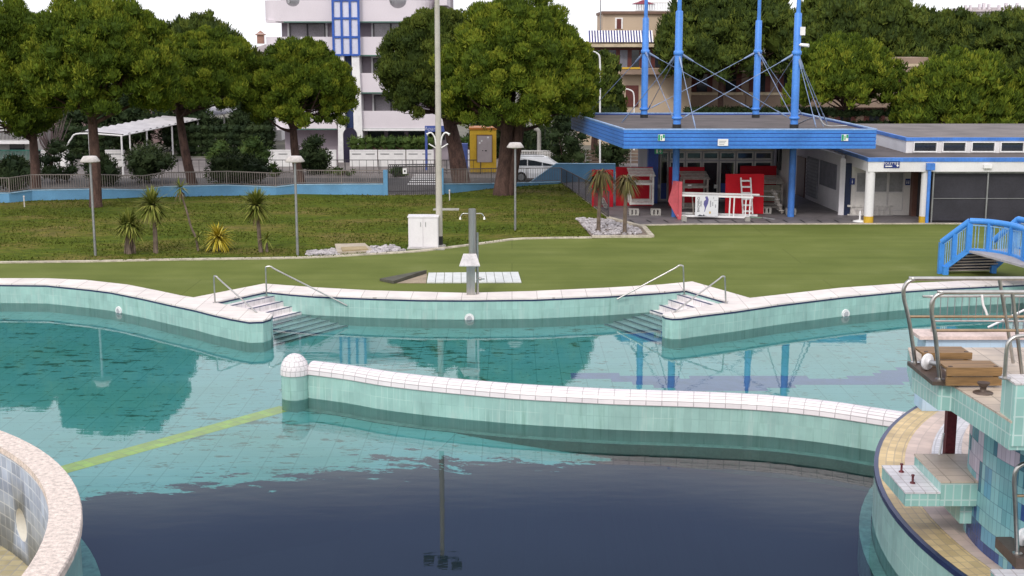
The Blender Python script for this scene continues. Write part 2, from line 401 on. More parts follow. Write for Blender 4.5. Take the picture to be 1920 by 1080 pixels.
L.new(c, b.inputs['Base Color']); b.inputs['Roughness'].default_value = .6
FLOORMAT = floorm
pw = MB(); pw.wall(basin, FLOOR - .05, .0, True); tag(pw.build('pool_wall', POOLT), kind='structure')
cp = MB(); cp.poly([backs, basin], .05); cp.wall(basin, -.012, .05, True); cp.wall(backs[::-1], -.02, .05, True)
tag(cp.build('pool_coping', COPING), kind='structure')
ln = MB(); lp = offset(basin, -.012)
ln.wall(lp, -.055, .0, False); tag(ln.build('pool_edge_line', mat('dark_blue_tile', (.02, .03, .09), .3)), kind='structure')

# water
wm, nt, N, L, b = newmat('pool_water'); N.remove(b)
out = N['Material Output']
v = coords(N, L, 'Object', (.6, 1.6, 1))
nb = N.new('ShaderNodeTexNoise'); nb.inputs['Scale'].default_value = 1.4; nb.inputs['Detail'].default_value = 3; L.new(v, nb.inputs['Vector'])
bp = N.new('ShaderNodeBump'); bp.inputs['Strength'].default_value = .25; bp.inputs['Distance'].default_value = .006; L.new(nb.outputs['Fac'], bp.inputs['Height'])
tr = N.new('ShaderNodeBsdfTransparent'); tr.inputs[0].default_value = (.66, .94, .95, 1)
gl = N.new('ShaderNodeBsdfGlossy'); gl.inputs['Roughness'].default_value = .0; L.new(bp.outputs[0], gl.inputs['Normal'])
fr = N.new('ShaderNodeFresnel'); fr.inputs[0].default_value = 1.42
mx = N.new('ShaderNodeMixShader'); L.new(fr.outputs[0], mx.inputs[0]); L.new(tr.outputs[0], mx.inputs[1]); L.new(gl.outputs[0], mx.inputs[2]); L.new(mx.outputs[0], out.inputs[0])

# violet wave of tiles and the yellow line on the pool floor
bands_px = [(1060, 699, 707), (1130, 702, 713), (1200, 703, 722), (1275, 708, 735), (1350, 705, 735), (1420, 704, 730), (1480, 707, 722), (1560, 709, 722), (1620, 703, 723), (1665, 692, 718), (1705, 684, 712), (1745, 676, 700), (1800, 664, 690), (1860, 655, 680)]
bn = MB(); tl = .30
pts = [(P(x, a, SHAL), P(x, c_, SHAL)) for x, a, c_ in bands_px]
x = math.ceil(pts[0][0].x / tl) * tl
while x < pts[-1][0].x:
    for (a0, b0), (a1, b1) in zip(pts, pts[1:]):
        if a0.x <= x < a1.x:
            f_ = (x - a0.x) / (a1.x - a0.x); q = .36
            ya = round((a0.y + (a1.y - a0.y) * f_) / q) * q; yb = round((b0.y + (b1.y - b0.y) * f_) / q) * q
            if ya - yb < q: yb = ya - q
            bn.face([(x, yb, SHAL + .004), (x + tl, yb, SHAL + .004), (x + tl, ya, SHAL + .004), (x, ya, SHAL + .004)])
    x += tl
tag(bn.build('pool_floor_wave_marking', mat('violet_tile', (.17, .20, .46), .5, var=.2)), kind='structure')
yl = MB(); a = P(552, 768, SHAL + .006); c_ = P(100, 895, SHAL + .006); d = (c_ - a).normalized(); nn = Vector((-d.y, d.x, 0)) * .30
sh_ = Vector((-abs(d.y), abs(d.x), 0)) * .32; a = a + sh_; c_ = c_ + sh_
yl.face([a - nn, a + nn, c_ + nn, c_ - nn], [(0, 0), (.6, 0), (.6, (c_ - a).length), (0, (c_ - a).length)])
tag(yl.build('pool_floor_line_marking', tile('yellow_tiles', (1.0, .84, .008), (.8, .68, .05), .3, .3, .02, 'UV', .15, .5, dirt=.3)), kind='structure')

# ---- steps into the pool, both sides
STEPT = tile('step_tiles', (.78, .72, .72), (.6, .55, .55), .24, .24, .008, 'Object', .06, .4, dirt=.3)
NOSE = mat('step_nosing', (.028, .03, .10), .5)
def steps(A, B, T, W, label):
    """A, B: ends of the top edge; T: end of the peninsula side; W: a point on the wall side"""
    A, B, T, W = [Vector((p.x, p.y, 0)) for p in (A, B, T, W)]
    ab = (B - A).normalized(); n = Vector((ab.y, -ab.x, 0))
    if n.dot(T - A) < 0: n = -n
    root = empty('pool_steps', (A + B) / 2, label, 'pool steps')
    sa = (T - A) / (T - A).dot(n); sb = (W - B) / (W - B).dot(n)
    tread = .375; rise = .165
    for i in range(10):
        z = -.13 - rise * i if i < 4 else -.74 - .058 * (i - 4)
        if z < SHAL: break
        d0, d1 = tread * i, tread * (i + 1)
        p = [A + sa * d0 - ab * .03, B + sb * d0 + ab * .03, B + sb * d1 + ab * .03, A + sa * d1 - ab * .03]
        s = MB(); s.prism([(k.x, k.y) for k in (p if (p[1] - p[0]).cross(p[2] - p[0]).z > 0 else p[::-1])], FLOOR + .002, z)
        so = s.build('step', STEPT, root)
        e = MB(); e.bar(p[3] - n * .05 + Vector((0, 0, z + .004)), p[2] - n * .05 + Vector((0, 0, z + .004)), .10, .012)
        e.build('nosing', NOSE, so)
    return root
steps(P(400.7, 569), P(499, 547.5), P(506, 593), P(590, 555.5), 'white tiled pool steps going down beside the round-ended spur left of the shower')
steps(P(1368, 568.5), P(1286, 545), P(1247, 588), P(1240, 549), 'white tiled pool steps going down to the right of the shower, seen side-on')
def handrail(pts, label):
    m = MB(); m.tube(arc(pts, 5), .028, 8); m.tube([pts[0], pts[0] + Vector((0, 0, .015))], .075, 12)
    tag(m.build('pool_handrail', STEEL, loc=pts[0]), label, 'handrail', 'steel handrails of the pool steps')
def hr(fx, fy, topy, endx, endy, Yend, label):
    f0 = P(fx, fy, .05); t = Q(fx - 2, topy, f0.y); e = Q(endx, endy, Yend) if Yend else P(endx, endy, .05)
    k = t + (e - t) * .07; k.z = t.z; s1 = (e - t); k2 = t + s1 * .13 + Vector((0, 0, .0)); k2.z = t.z - abs(s1.z) * .08
    handrail([f0, f0.lerp(t, .5), f0.lerp(t, .93), t + (k - t) * .25, k, k2, k2.lerp(e, .5), e], label)
hr(403, 567.5, 517.5, 482, 586.5, None, 'steel handrail ending on the round-ended spur by the left steps')
hr(500, 556, 500, 651, 573, P(651, 558).y - .06, 'long steel handrail sloping from the left steps to the far pool wall')
hr(1283, 553, 498, 1157, 561, P(1157, 555).y - .06, 'long steel handrail sloping from the right steps to the far pool wall')
hr(1361, 568.5, 518, 1263, 586, None, 'steel handrail ending on the round-ended spur by the right steps')
# underwater lamps in the wall
def pool_light(px, py, label, first=None):
    r_ = min(RIM, key=lambda p: abs((p.x - P(px, 560).x)) + (0 if p.y < 60 else 99))
    # on the wall face: march along the rim
    best = None
    for a, b_ in zip(RIM, RIM[1:]):
        for k in range(21):
            q = a.lerp(b_, k / 20); u = q.x / (q.y * CP + (CZ + .5) * SP) * F + 960
            if best is None or abs(u - px) + (abs(q.y - P(px, 560).y) > 5) * 50 < best[0]: best = (abs(u - px) + (abs(q.y - P(px, 560).y) > 5) * 50, q, b_ - a)
    q = best[1]; d = best[2].normalized(); n = Vector((d.y, -d.x, 0)); c = Q(px, py, q.y); c.x = q.x
    root = empty('pool_light', c, label, 'pool light', 'round lamps in the pool wall')
    def disc(r0, h0, r1, h1):
        m = MB(); k = 24; z = Vector((0, 0, 1))
        ring = lambda r, h: [c + n * h + (d * math.cos(2 * math.pi * i / k) + z * math.sin(2 * math.pi * i / k)) * r for i in range(k)]
        A, B = ring(r0, h0), ring(r1, h1)
        for i in range(k): m.face([A[i], A[(i + 1) % k], B[(i + 1) % k], B[i]])
        m.face(B); return m
    disc(.175, 0, .165, .05).build('rim', WHITE, root)
    disc(.10, .05, .085, .065).build('lens', mat('lamp_lens', (.45, .44, .47), .15), root)
pool_light(222, 583, 'round white pool lamp in the curved left wall, half under water')
pool_light(881, 597, 'round white pool lamp in the middle of the wall below the shower')
pool_light(1583, 588.5, 'round white pool lamp in the wall nearest the blue footbridge')

# ---- dividing wall with white domed cap
wl_px = [(578, 746), (651, 756), (724, 769), (830, 782), (969, 795), (1099, 803), (1171, 806.5), (1312, 811.5), (1430, 818), (1541, 830), (1638, 845.5), (1690, 854)]
FR = arc([P(x, y, WATER) for x, y in wl_px], 4)
for p in FR: p.z = 0
TH = .52
CAPT = tile('white_cap_tiles', (.74, .68, .69), (.40, .36, .37), .40, .11, .012, 'UV', .04, .3, dirt=.12)
dw = empty('dividing_wall', (FR[0].x, FR[0].y, FLOOR), 'low curved teal tiled wall with a rounded white cap and a white dome at its end, standing in the pool', 'pool wall')
wallm = MB(); wallm.wall(FR, FLOOR, -.02); bk = offset(FR, TH); wallm.wall(bk[::-1], FLOOR, -.02)
wallm.build('wall_body', POOLT, dw)
led = MB(); lf = offset(FR, -.24)
for a, b_, c1, d1 in zip(lf, lf[1:], FR, FR[1:]): led.face([(a.x, a.y, -1.0), (b_.x, b_.y, -1.0), (d1.x, d1.y, -1.0), (c1.x, c1.y, -1.0)])
led.build('ledge', mat('ledge_tile', (.33, .47, .42), .4, var=.35, scale=3), dw)
dwl = MB(); dwl.wall(lf, FLOOR, -1.004); dwl.build('deep_wall', mat('algae_tile', (.055, .15, .135), .5, var=.3, scale=1.5), dw)
cap = MB(); K = 10; mid = offset(FR, TH / 2); secs = []; u = 0
for i, p in enumerate(mid):
    a = mid[max(i - 1, 0)]; b_ = mid[min(i + 1, len(mid) - 1)]; tn = (b_ - a).normalized(); nr = Vector((-tn.y, tn.x, 0))
    if i: u += (p - mid[i - 1]).length
    secs.append(([p + nr * (-math.cos(math.pi * k / K) * (TH / 2 + .035)) + Vector((0, 0, -.03 + .33 * math.sin(math.pi * k / K) ** .8)) for k in range(K + 1)], u))
for (s0, u0), (s1, u1) in zip(secs, secs[1:]):
    for k in range(K):
        cap.face([s0[k], s1[k], s1[k + 1], s0[k + 1]], [(u0, k * .11), (u1, k * .11), (u1, k * .11 + .11), (u0, k * .11 + .11)], True)
cap.face(secs[-1][0]); cap.face(secs[0][0][::-1])
cap.build('cap', CAPT, dw)
dc = P(551, 750, WATER); dc = Vector((dc.x, dc.y + .3, 0)); RD = .38
cyl = MB(); cyl.lathe(dc, [(RD, FLOOR), (RD, -.02)], 28); cyl.build('end_post', POOLT, dw)
dome = MB(); pr = [(RD + .02, -.03)] + [((RD + .02) * math.cos(math.pi / 2 * k / 9), .05 + (RD + .12) * math.sin(math.pi / 2 * k / 9)) for k in range(10)]
dome.lathe(dc, pr, 28); dome.build('dome', tile('dome_tiles', (.74, .68, .69), (.42, .38, .39), .14, .14, .009, 'UV', .04, .3, dirt=.12), dw)

# floor: shallow shelf behind the wall, sloping down to the deep basin in front
ya_, yb2 = P(552, 768, SHAL), P(100, 895, SHAL)
tc_ = (-18.9, 19.55); t0_ = R(20)
edge = [Vector((-38, 19.5, SHAL))] + [Vector((tc_[0] + 11.5 * math.cos(math.pi + (t0_ - math.pi) * k / 24), tc_[1] + 11.5 * math.sin(math.pi + (t0_ - math.pi) * k / 24), SHAL)) for k in range(25)] + [Vector((-7.86, 23.58, SHAL)), Vector((-3.5, 26.0, SHAL))]
lf2 = [p for p in lf if p.x > ya_.x + 4.5]
edge_s = edge + [Vector((p.x, p.y, SHAL)) for p in lf2] + [Vector((12, 30.5, SHAL)), Vector((38, 30.5, SHAL))]
north = [Vector((-38, 34, 0)), Vector((-29, 45.5, 0))] + RIM + [Vector((27, 46.5, 0)), Vector((38, 38, 0))]
fl = MB(); fl.poly([[Vector((p.x, p.y, SHAL)) for p in edge_s[::-1]] + [Vector((p.x, p.y, SHAL)) for p in north]], SHAL)
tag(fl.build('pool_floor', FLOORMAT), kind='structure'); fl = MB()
for i in range(len(edge_s) - 1):
    a, b_ = edge_s[i], edge_s[i + 1]
    dz_ = lambda p: -2.34 if p.x < -7.9 else SHAL - max(0, min(.65, (p.x - ya_.x - 4.5) * .09)); da, db = dz_(a), dz_(b_)
    ra_, rb_ = (2.0 if a.x < -7.9 else 11.0), (2.0 if b_.x < -7.9 else 11.0); za_, zb2_ = (-2.35 if a.x < -7.9 else -1.75), (-2.35 if b_.x < -7.9 else -1.75)
    fl.face([(a.x, a.y - ra_, za_), (b_.x, b_.y - rb_, zb2_), (b_.x, b_.y, db), (a.x, a.y, da)])
    fl.face([(a.x, 3.9, za_ - .15), (b_.x, 3.9, zb2_ - .15), (b_.x, b_.y - rb_, zb2_), (a.x, a.y - ra_, za_)])
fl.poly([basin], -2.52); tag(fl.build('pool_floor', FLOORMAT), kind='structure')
# ---- round whirlpool tub at the lower left
tub_px = [(0, 809), (50, 825), (90, 850), (117, 877), (137, 907), (147, 933), (150, 960), (148, 993), (140, 1020), (127, 1047), (110, 1078)]
tin_px = [(0, 840), (33, 860), (60, 887), (77, 913), (85, 940), (87, 967), (82, 997), (70, 1030), (53, 1057), (37, 1078)]
TZ = .6
def circ(pts):
    A = np.array([[2 * p.x, 2 * p.y, 1] for p in pts]); bb = np.array([p.x ** 2 + p.y ** 2 for p in pts])
    s = np.linalg.lstsq(A, bb, rcond=None)[0]; return s[0], s[1], math.sqrt(s[2] + s[0] ** 2 + s[1] ** 2)
to = [P(x, y, TZ) for x, y in tub_px]; ti = [P(x, y, TZ) for x, y in tin_px]
cxo, cyo, ro = circ(to); cxi, cyi, ri = circ(ti)
print('TUB', cxo, cyo, ro, cxi, cyi, ri)
def ann(m, c, r0, r1, z, a0, a1, n=48):                      # flat ring sector
    p = lambda r, t: (c[0] + r * math.cos(t), c[1] + r * math.sin(t), z)
    for k in range(n):
        t0 = a0 + (a1 - a0) * k / n; t1 = a0 + (a1 - a0) * (k + 1) / n
        q = [p(r0, t0), p(r1, t0), p(r1, t1), p(r0, t1)]
        if a1 < a0: q = q[::-1]
        m.face(q, [(r0, r1 * t0), (r1, r1 * t0), (r1, r1 * t1), (r0, r1 * t1)])
def cwall(m, c, r, z0, z1, a0, a1, n=48, inward=False):
    p = lambda t, z: (c[0] + r * math.cos(t), c[1] + r * math.sin(t), z)
    for k in range(n):
        t0 = a0 + (a1 - a0) * k / n; t1 = a0 + (a1 - a0) * (k + 1) / n
        q = [p(t0, z0), p(t1, z0), p(t1, z1), p(t0, z1)]; uv = [(r * t0, z0), (r * t1, z0), (r * t1, z1), (r * t0, z1)]
        if inward: q, uv = q[::-1], uv[::-1]
        m.face(q, uv, True)
granite = mat('pink_granite', (.72, .61, .55), .85, var=.34, scale=10, fine=30, bmp=.04)
TUBC = (cxo, cyo)
tub = empty('whirlpool_tub', (cxo, cyo, FLOOR), 'big round whirlpool tub with a rough pink granite rim and blue tiled inside', 'whirlpool')
tin = tile('tub_blue_tiles', (.28, .315, .375), (.46, .48, .50), .27, .27, .014, 'UV', .24, .35, dirt=.3)
m = MB(); cwall(m, TUBC, ro - .04, FLOOR, TZ - .16, 0, 2 * math.pi, 128); m.build('outer_wall', tile('tub_outer_tiles', (.22, .42, .40), (.3, .45, .42), .27, .27, .014, 'UV', .1, .3, dirt=.35), tub)
m = MB(); prof = [(ri, TZ - .14), (ri, TZ), (ro, TZ), (ro + .02, TZ - .03), (ro + .02, TZ - .16), (ro - .06, TZ - .18)]
m.lathe((cxo, cyo, 0), prof, 128, caps=False); o = m.build('rim', granite, tub); o.data.polygons.foreach_set('use_smooth', [False] * len(o.data.polygons))
# inner wall: a solid shell with a lamp hole cut into it
m = MB(); m.lathe((cxo, cyo, 0), [(ri + .30, -1.74), (ri + .02, -1.74), (ri + .02, TZ - .10), (ri + .30, TZ - .10), (ri + .30, -1.74)], 128, caps=False)
m.v = m.v; shell = m.build('inner_wall', tin, tub)
d0 = ray(38, 985); t_ = 1.0
while True:                                   # where the sight line meets the far inside of the tub
    q = Vector((d0.x * t_, d0.y * t_, CZ + d0.z * t_))
    if math.hypot(q.x - cxo, q.y - cyo) > ri and q.z < TZ - .2 and t_ > 20: break
    t_ += .01
    if t_ > 60: break
hole_c = q; rad = Vector((q.x - cxo, q.y - cyo, 0)).normalized()
print('HOLE', q, t_)
cut = MB(); cut.tube([hole_c - rad * .3, hole_c + rad * .27], .36, 28); cutter = cut.build('cutter', WHITE)
cutter.data.materials.clear()
mod = shell.modifiers.new('cut', 'BOOLEAN'); mod.object = cutter; mod.solver = 'EXACT'; mod.operation = 'DIFFERENCE'
shell.location = Vector((0, 0, 0)); bpy.context.view_layer.update()
dg = bpy.context.evaluated_depsgraph_get(); nm_ = bpy.data.meshes.new_from_object(shell.evaluated_get(dg)); shell.modifiers.clear(); shell.data = nm_
bpy.data.objects.remove(cutter)
lamp = MB(); lamp.tube([hole_c + rad * .03, hole_c + rad * .26], [.355, .33], 28, caps=False); e_ = MB()
lamp.build('niche_sleeve', mat('niche_white', (.72, .68, .60), .4, var=.1), tub)
m = MB(); ann(m, TUBC, .01, ri + .1, -1.72, 0, 2 * math.pi, 96); m.build('tub_floor', tile('tub_floor_tiles', (.50, .42, .24), (.4, .36, .3), .27, .27, .014, 'Object', .2, .4, dirt=.4), tub)
m = MB(); ann(m, TUBC, ro - .05, ro + .30, -.98, -1.2, 1.2); cwall(m, TUBC, ro + .30, FLOOR, -.98, -1.2, 1.2)
m.build('ledge', MATS['ledge_tile'], tub)

# ------------------------------------------------------------------ diving island, right foreground
ir_px = [(1761, 741.6), (1711, 763.6), (1676, 787), (1654, 815.5), (1643, 844), (1640, 875), (1643, 904), (1654, 929), (1676, 960), (1705, 992), (1736, 1023), (1768, 1051.5), (1793, 1077)]
IZ = .35
ip = [P(x, y, IZ) for x, y in ir_px]
ix, iy, ir_ = circ(ip)
A0 = math.atan2(ip[-1].y - iy, ip[-1].x - ix) % (2 * math.pi) + .75; A1 = math.atan2(ip[0].y - iy, ip[0].x - ix) - 1.0
IC = (ix, iy); print('ISLAND', ix, iy, ir_, A0, A1)
isl = empty('diving_island', (ix, iy, FLOOR), 'round tiled island with a yellow edge that carries the diving boards', 'island')
def full(r0, r1, z, m_, nm, z0=None):
    m = MB(); ann(m, IC, r0, r1, z, 0, 2 * math.pi, 128)
    if z0 is not None: cwall(m, IC, r1, z0, z, 0, 2 * math.pi, 128)
    return m.build(nm, m_, isl)
full(ir_ - .09, ir_, IZ, mat('dark_blue_tile', (.02, .03, .09)), 'edge_tile', IZ - .1)
m = MB(); cwall(m, IC, ir_ - .012, FLOOR, IZ - .09, 0, 2 * math.pi, 128); m.build('pool_side_wall', POOLT, isl)
full(ir_ - .62, ir_ - .09, IZ + .004, tile('ochre_tiles', (.58, .43, .22), (.42, .32, .2), .16, .27, .012, 'UV', .14, .5, dirt=.3), 'outer_ring')
full(ir_ - 1.15, ir_ - .62, IZ + .008, tile('pink_tiles', (.58, .45, .39), (.48, .38, .33), .27, .27, .012, 'UV', .08, .5, dirt=.25), 'inner_ring')
full(ir_ - 1.75, ir_ - 1.15, IZ + .15, tile('pale_tiles', (.58, .56, .58), (.42, .40, .42), .16, .16, .012, 'UV', .08, .45, dirt=.25), 'kerb_ring', IZ)
full(.01, ir_ - 1.75, IZ + .30, tile('floor_pink_tiles', (.55, .44, .38), (.42, .34, .30), .27, .27, .012, 'Object', .08, .5, dirt=.25), 'inner_floor', IZ + .1)
m = MB(); ann(m, IC, ir_, ir_ + .24, -1.0, 0, 2 * math.pi, 128); cwall(m, IC, ir_ + .24, FLOOR, -1.0, 0, 2 * math.pi, 128); m.build('ledge', MATS['ledge_tile'], isl)

TEALT = tile('teal_block_tiles', (.29, .50, .46), (.46, .60, .57), .145, .29, .012, 'UV', .10, .25, dirt=.15)
TOPT = tile('block_top_tiles', (.60, .56, .55), (.42, .38, .36), .2, .2, .01, 'Object', .05, .45, dirt=.25)
BEIGE = tile('beige_deck_tiles', (.50, .41, .33), (.3, .25, .2), .42, .42, .012, 'Object', .08, .55, dirt=.3)
def tblock(root, nm, x0, x1, y0, y1, z0, z1, tm, lip=True):
    m = MB(); m.box(x0, x1, y0, y1, z0, z1 - .03); o = m.build(nm, TEALT, root)
    m = MB(); m.box(x0 - .01, x1 + .01, y0 - .01, y1 + .01, z1 - .03, z1); m.build('cover', tm, o); return o
# mosaic tower
mosm, nt, N, L, b = newmat('tower_mosaic')
t = N.new('ShaderNodeTexCoord'); mp = N.new('ShaderNodeMapping'); L.new(t.outputs['UV'], mp.inputs[0])
br = N.new('ShaderNodeTexBrick'); br.offset = 0; L.new(mp.outputs[0], br.inputs['Vector'])
TW, THH = .135, .27
for k, val in (('Scale', 1), ('Brick Width', TW), ('Row Height', THH), ('Mortar Size', .008)): br.inputs[k].default_value = val
br.inputs['Color1'].default_value = (.88, .88, .88, 1); br.inputs['Color2'].default_value = (1.1, 1.1, 1.1, 1); br.inputs['Mortar'].default_value = (.62, .62, .66, 1)
sn = N.new('ShaderNodeVectorMath'); sn.operation = 'SNAP'; sn.inputs[1].default_value = (TW, THH, 1); L.new(mp.outputs[0], sn.inputs[0])
sc_ = N.new('ShaderNodeVectorMath'); sc_.operation = 'MULTIPLY'; sc_.inputs[1].default_value = (1.0, .95, 1); L.new(sn.outputs[0], sc_.inputs[0])
nz = N.new('ShaderNodeTexNoise'); nz.inputs['Scale'].default_value = 1.0; nz.inputs['Detail'].default_value = 1.5; L.new(sc_.outputs[0], nz.inputs['Vector'])
sp = N.new('ShaderNodeSeparateXYZ'); L.new(sn.outputs[0], sp.inputs[0])
zz = N.new('ShaderNodeMath'); zz.operation = 'MULTIPLY_ADD'; zz.inputs[1].default_value = .13; L.new(sp.outputs[1], zz.inputs[0]); L.new(nz.outputs['Fac'], zz.inputs[2])
r = N.new('ShaderNodeValToRGB')
ramp(r, [(0, (.02, .05, .17)), (.49, (.03, .07, .22)), (.545, (.12, .31, .44)), (.60, (.24, .47, .50)), (.70, (.17, .39, .43)), (.775, (.05, .17, .24)), (.80, (.50, .44, .53)), (.97, (.20, .40, .44))], 'CONSTANT')
L.new(zz.outputs[0], r.inputs[0])
L.new(mixc(N, L, 1, r.outputs[0], br.outputs[0], 'MULTIPLY'), b.inputs['Base Color']); b.inputs['Roughness'].default_value = .25
tw = empty('mosaic_tower', (10, 20.5, IZ), 'tower wall of violet, teal and navy mosaic tiles below the diving platform', 'tower')
curve = [Vector((9.3, 23.9, 0)), Vector((8.55, 23.72, 0))] + arc([Vector((8.42, 23.5, 0)), Vector((8.16, 22.9, 0)), Vector((8.10, 21.9, 0)), Vector((8.24, 20.9, 0)), Vector((8.55, 19.8, 0)), Vector((9.2, 18.2, 0)), Vector((10.2, 16.6, 0))], 5) + [Vector((13, 16.6, 0)), Vector((13, 23.9, 0))]
m = MB(); m.wall(curve, IZ - .1, 2.95, True); m.poly([curve], 2.95); m.build('tower_wall', mosm, tw)
m = MB(); lo = offset(curve[:-2], .0); base = offset(curve[2:-2], -.32)
# upper platform
pf = empty('diving_platform', (9, 22, 2.95), 'upper diving platform with teal tiled edge and beige floor tiles, jutting over the island', 'diving platform')
outline = [(7.06, 22.85), (7.13, 21.6), (7.33, 21.52), (7.47, 19.87), (7.50, 19.35), (12.5, 19.35), (12.5, 24.3), (7.4, 24.3)]
m = MB(); m.wall([Vector((*p, 0)) for p in outline], 2.95, 3.37, True); m.poly([outline], 2.95, True); m.build('platform_edge', TEALT, pf)
m = MB(); m.poly([outline], 3.40); m.wall([Vector((*p, 0)) for p in outline], 3.37, 3.40, True); m.build('platform_floor', BEIGE, pf)
tblock(pf, 'parapet', 7.52, 12.4, 19.32, 19.86, 3.02, 4.0, TOPT)
m = MB(); m.box(6.98, 7.42, 21.48, 22.92, 3.401, 3.47); m.build('steel_plate', mat('brown_steel', (.12, .085, .07), .5, metal=.4, var=.3), pf)
# small starting blocks lower down
tub_hole = [(cxo + (ro - .2) * math.cos(2 * math.pi * k / 96), cyo + (ro - .2) * math.sin(2 * math.pi * k / 96)) for k in range(96)]
isl_hole = [(ix + (ir_ - .3) * math.cos(2 * math.pi * k / 96), iy + (ir_ - .3) * math.sin(2 * math.pi * k / 96)) for k in range(96)]
w = MB(); w.poly([basin, tub_hole, isl_hole], WATER); tag(w.build('water', wm), kind='structure')
sb = empty('starting_block', (7.2, 22.9, 1.05), 'low teal tiled block with white top and two mounting bolts beside the mosaic tower', 'starting block')
m = MB(); m.box(6.86, 7.46, 22.2, 23.7, 1.04, 1.27); o = m.build('block', TEALT, sb)
m = MB(); m.box(6.85, 7.47, 22.19, 23.71, 1.27, 1.30); m.build('cover', tile('white_block_tiles', (.66, .63, .65), (.44, .40, .40), .2, .2, .01, 'Object', .05, .4, dirt=.25), o)
m = MB(); m.box(7.462, 8.6, 22.18, 23.74, 1.05, 1.47); o = m.build('raised_block', TEALT, sb); m = MB(); m.box(7.455, 8.6, 22.17, 23.75, 1.47, 1.505); m.build('raised_cover', BEIGE, o)
m = MB(); m.box(7.9, 8.7, 22.4, 23.6, IZ + .3, 1.05); m.build('support', TEALT, sb)
rust = mat('rusty_bolt', (.13, .02, .03), .6, var=.4)
for px, py in ((1690, 885), (1711, 906)):
    c = P(px, py, 1.30); m = MB(); m.lathe(c, [(.05, 0), (.045, .02), (.02, .03), (.02, .13), (.03, .135), (.03, .16), (.001, .165)], 12); m.build('bolt', rust, sb)
sb2 = empty('starting_block', (8.3, 19.4, IZ), 'white topped tiled block at the foot of the mosaic tower, at the lower right corner', 'starting block')
m = MB(); m.box(7.58, 9.2, 18.6, 19.95, IZ + .02, .77); o = m.build('block', TEALT, sb2); m = MB(); m.box(7.57, 9.2, 18.59, 19.96, .77, .80); m.build('cover', MATS['white_block_tiles'], o)
# rusty post under the platform
c = P(1780, 851, 1.0); c.y = 23.9; c.x = QX(1779, 23.9, 1.5)
m = MB(); m.box(c.x - .09, c.x + .09, c.y - .08, c.y + .08, .62, 2.948); m.box(c.x - .2, c.x + .2, c.y - .17, c.y + .17, .60, .63)
tag(m.build('steel_post', mat('red_brown_steel', (.14, .022, .028), .55, metal=.2, var=.45), loc=(c.x, c.y, .6)), 'rusty red-brown steel post carrying the tip of the diving platform', 'post')
m = MB(); a = P(1733, 850, IZ + .3); 
m.tube([(c.x - .16, c.y - .12, 1.9), (c.x - .30, c.y - .25, 1.2), (c.x - .42, c.y - .35, .64)], .022, 6)
tag(m.build('chain', WHITE, loc=(c.x - .3, c.y, 1.2)), 'white plastic chain hanging from the rusty post to the floor', 'chain')

# springboard guard rails with their fittings
def rail_frame(x, y, z, top, lean, xr, label, mid, x2=None, low=0):
    root = empty('guard_rail', (x, y, z), label, 'guard rail', 'steel guard rails of the springboards')
    r_ = .036
    tx = x - lean
    m = MB(); m.tube(arc([(x, y, z), (x - lean * .5, y, z + (top - z) * .5), (tx + .03, y, top - .30), (tx + .06, y, top - .10), (tx + .20, y, top - .01), (tx + .40, y, top), (xr * .5 + tx * .5, y, top), (xr, y, top)], 6), r_, 10)
    m.tube([(x, y, z), (x, y, z + .02)], .08, 12); m.build('top_rail', STEEL, root)
    if mid:
        m = MB(); xm = x - lean * (mid - z) / (top - z); m.tube([(xm, y, mid), (xr, y, mid)], .025, 8); m.build('middle_rail', mat('brass_rail', (.42, .30, .19), .35, metal=.8, var=.2), root)
    for xx in (x2 or ()):
        m = MB(); m.tube([(xx, y, z), (xx - lean * 1.15, y, top)], r_ * .9, 8); m.build('post', STEEL, root)
    return root
rail_frame(7.08, 22.78, 3.47, 4.975, .30, 14.0, 'far one of the two tall steel guard rails on the upper diving platform', 4.30, (8.80,))
rail_frame(7.14, 21.60, 3.47, 4.955, .24, 14.0, 'near one of the two tall steel guard rails on the upper diving platform', 4.31, (8.52,))
rail_frame(8.06, 20.15, .98, 2.50, .16, 12.0, 'steel guard rail of the lower springboard at the lower right', 1.95)
lowp = MB(); lowp.box(7.98, 9.6, 19.97, 20.9, .801, .98); tag(lowp.build('springboard_base', mat('brown_steel', (.12, .085, .07)), loc=(8, 20, .8)), 'brown steel base under the lower springboard rail', 'base')
def wheel(c, r_, label, shaft):
    root = empty('fulcrum_wheel', c, label, 'wheel', 'white fulcrum wheels')
    m = MB(); c = Vector(c); d = Vector((.55, -.83, 0)).normalized()
    pr = [(0, r_ * .45), (.02, r_ * .5), (.025, r_ * .9), (.045, r_), (.075, r_), (.09, r_ * .9), (.092, r_ * .35), (.14, r_ * .25)]
    m.tube([c + d * a for a, _ in pr], [max(b_, .01) for _, b_ in pr], 24); m.build('hand_wheel', mat('white_plastic', (.72, .70, .72), .35, var=.08), root)
    m = MB(); m.tube([c + d * .12, c + d * shaft], .045, 10); m.build('shaft', GALV, root)
wheel((QX(1737, 22.2, 3.60), 22.3, 3.62), .145, 'white fulcrum wheel between the guard rails of the upper platform', .55)
wheel((QX(1912, 20.5, 1.15), 20.5, 1.15), .15, 'white fulcrum wheel at the foot of the lower guard rail', .5)
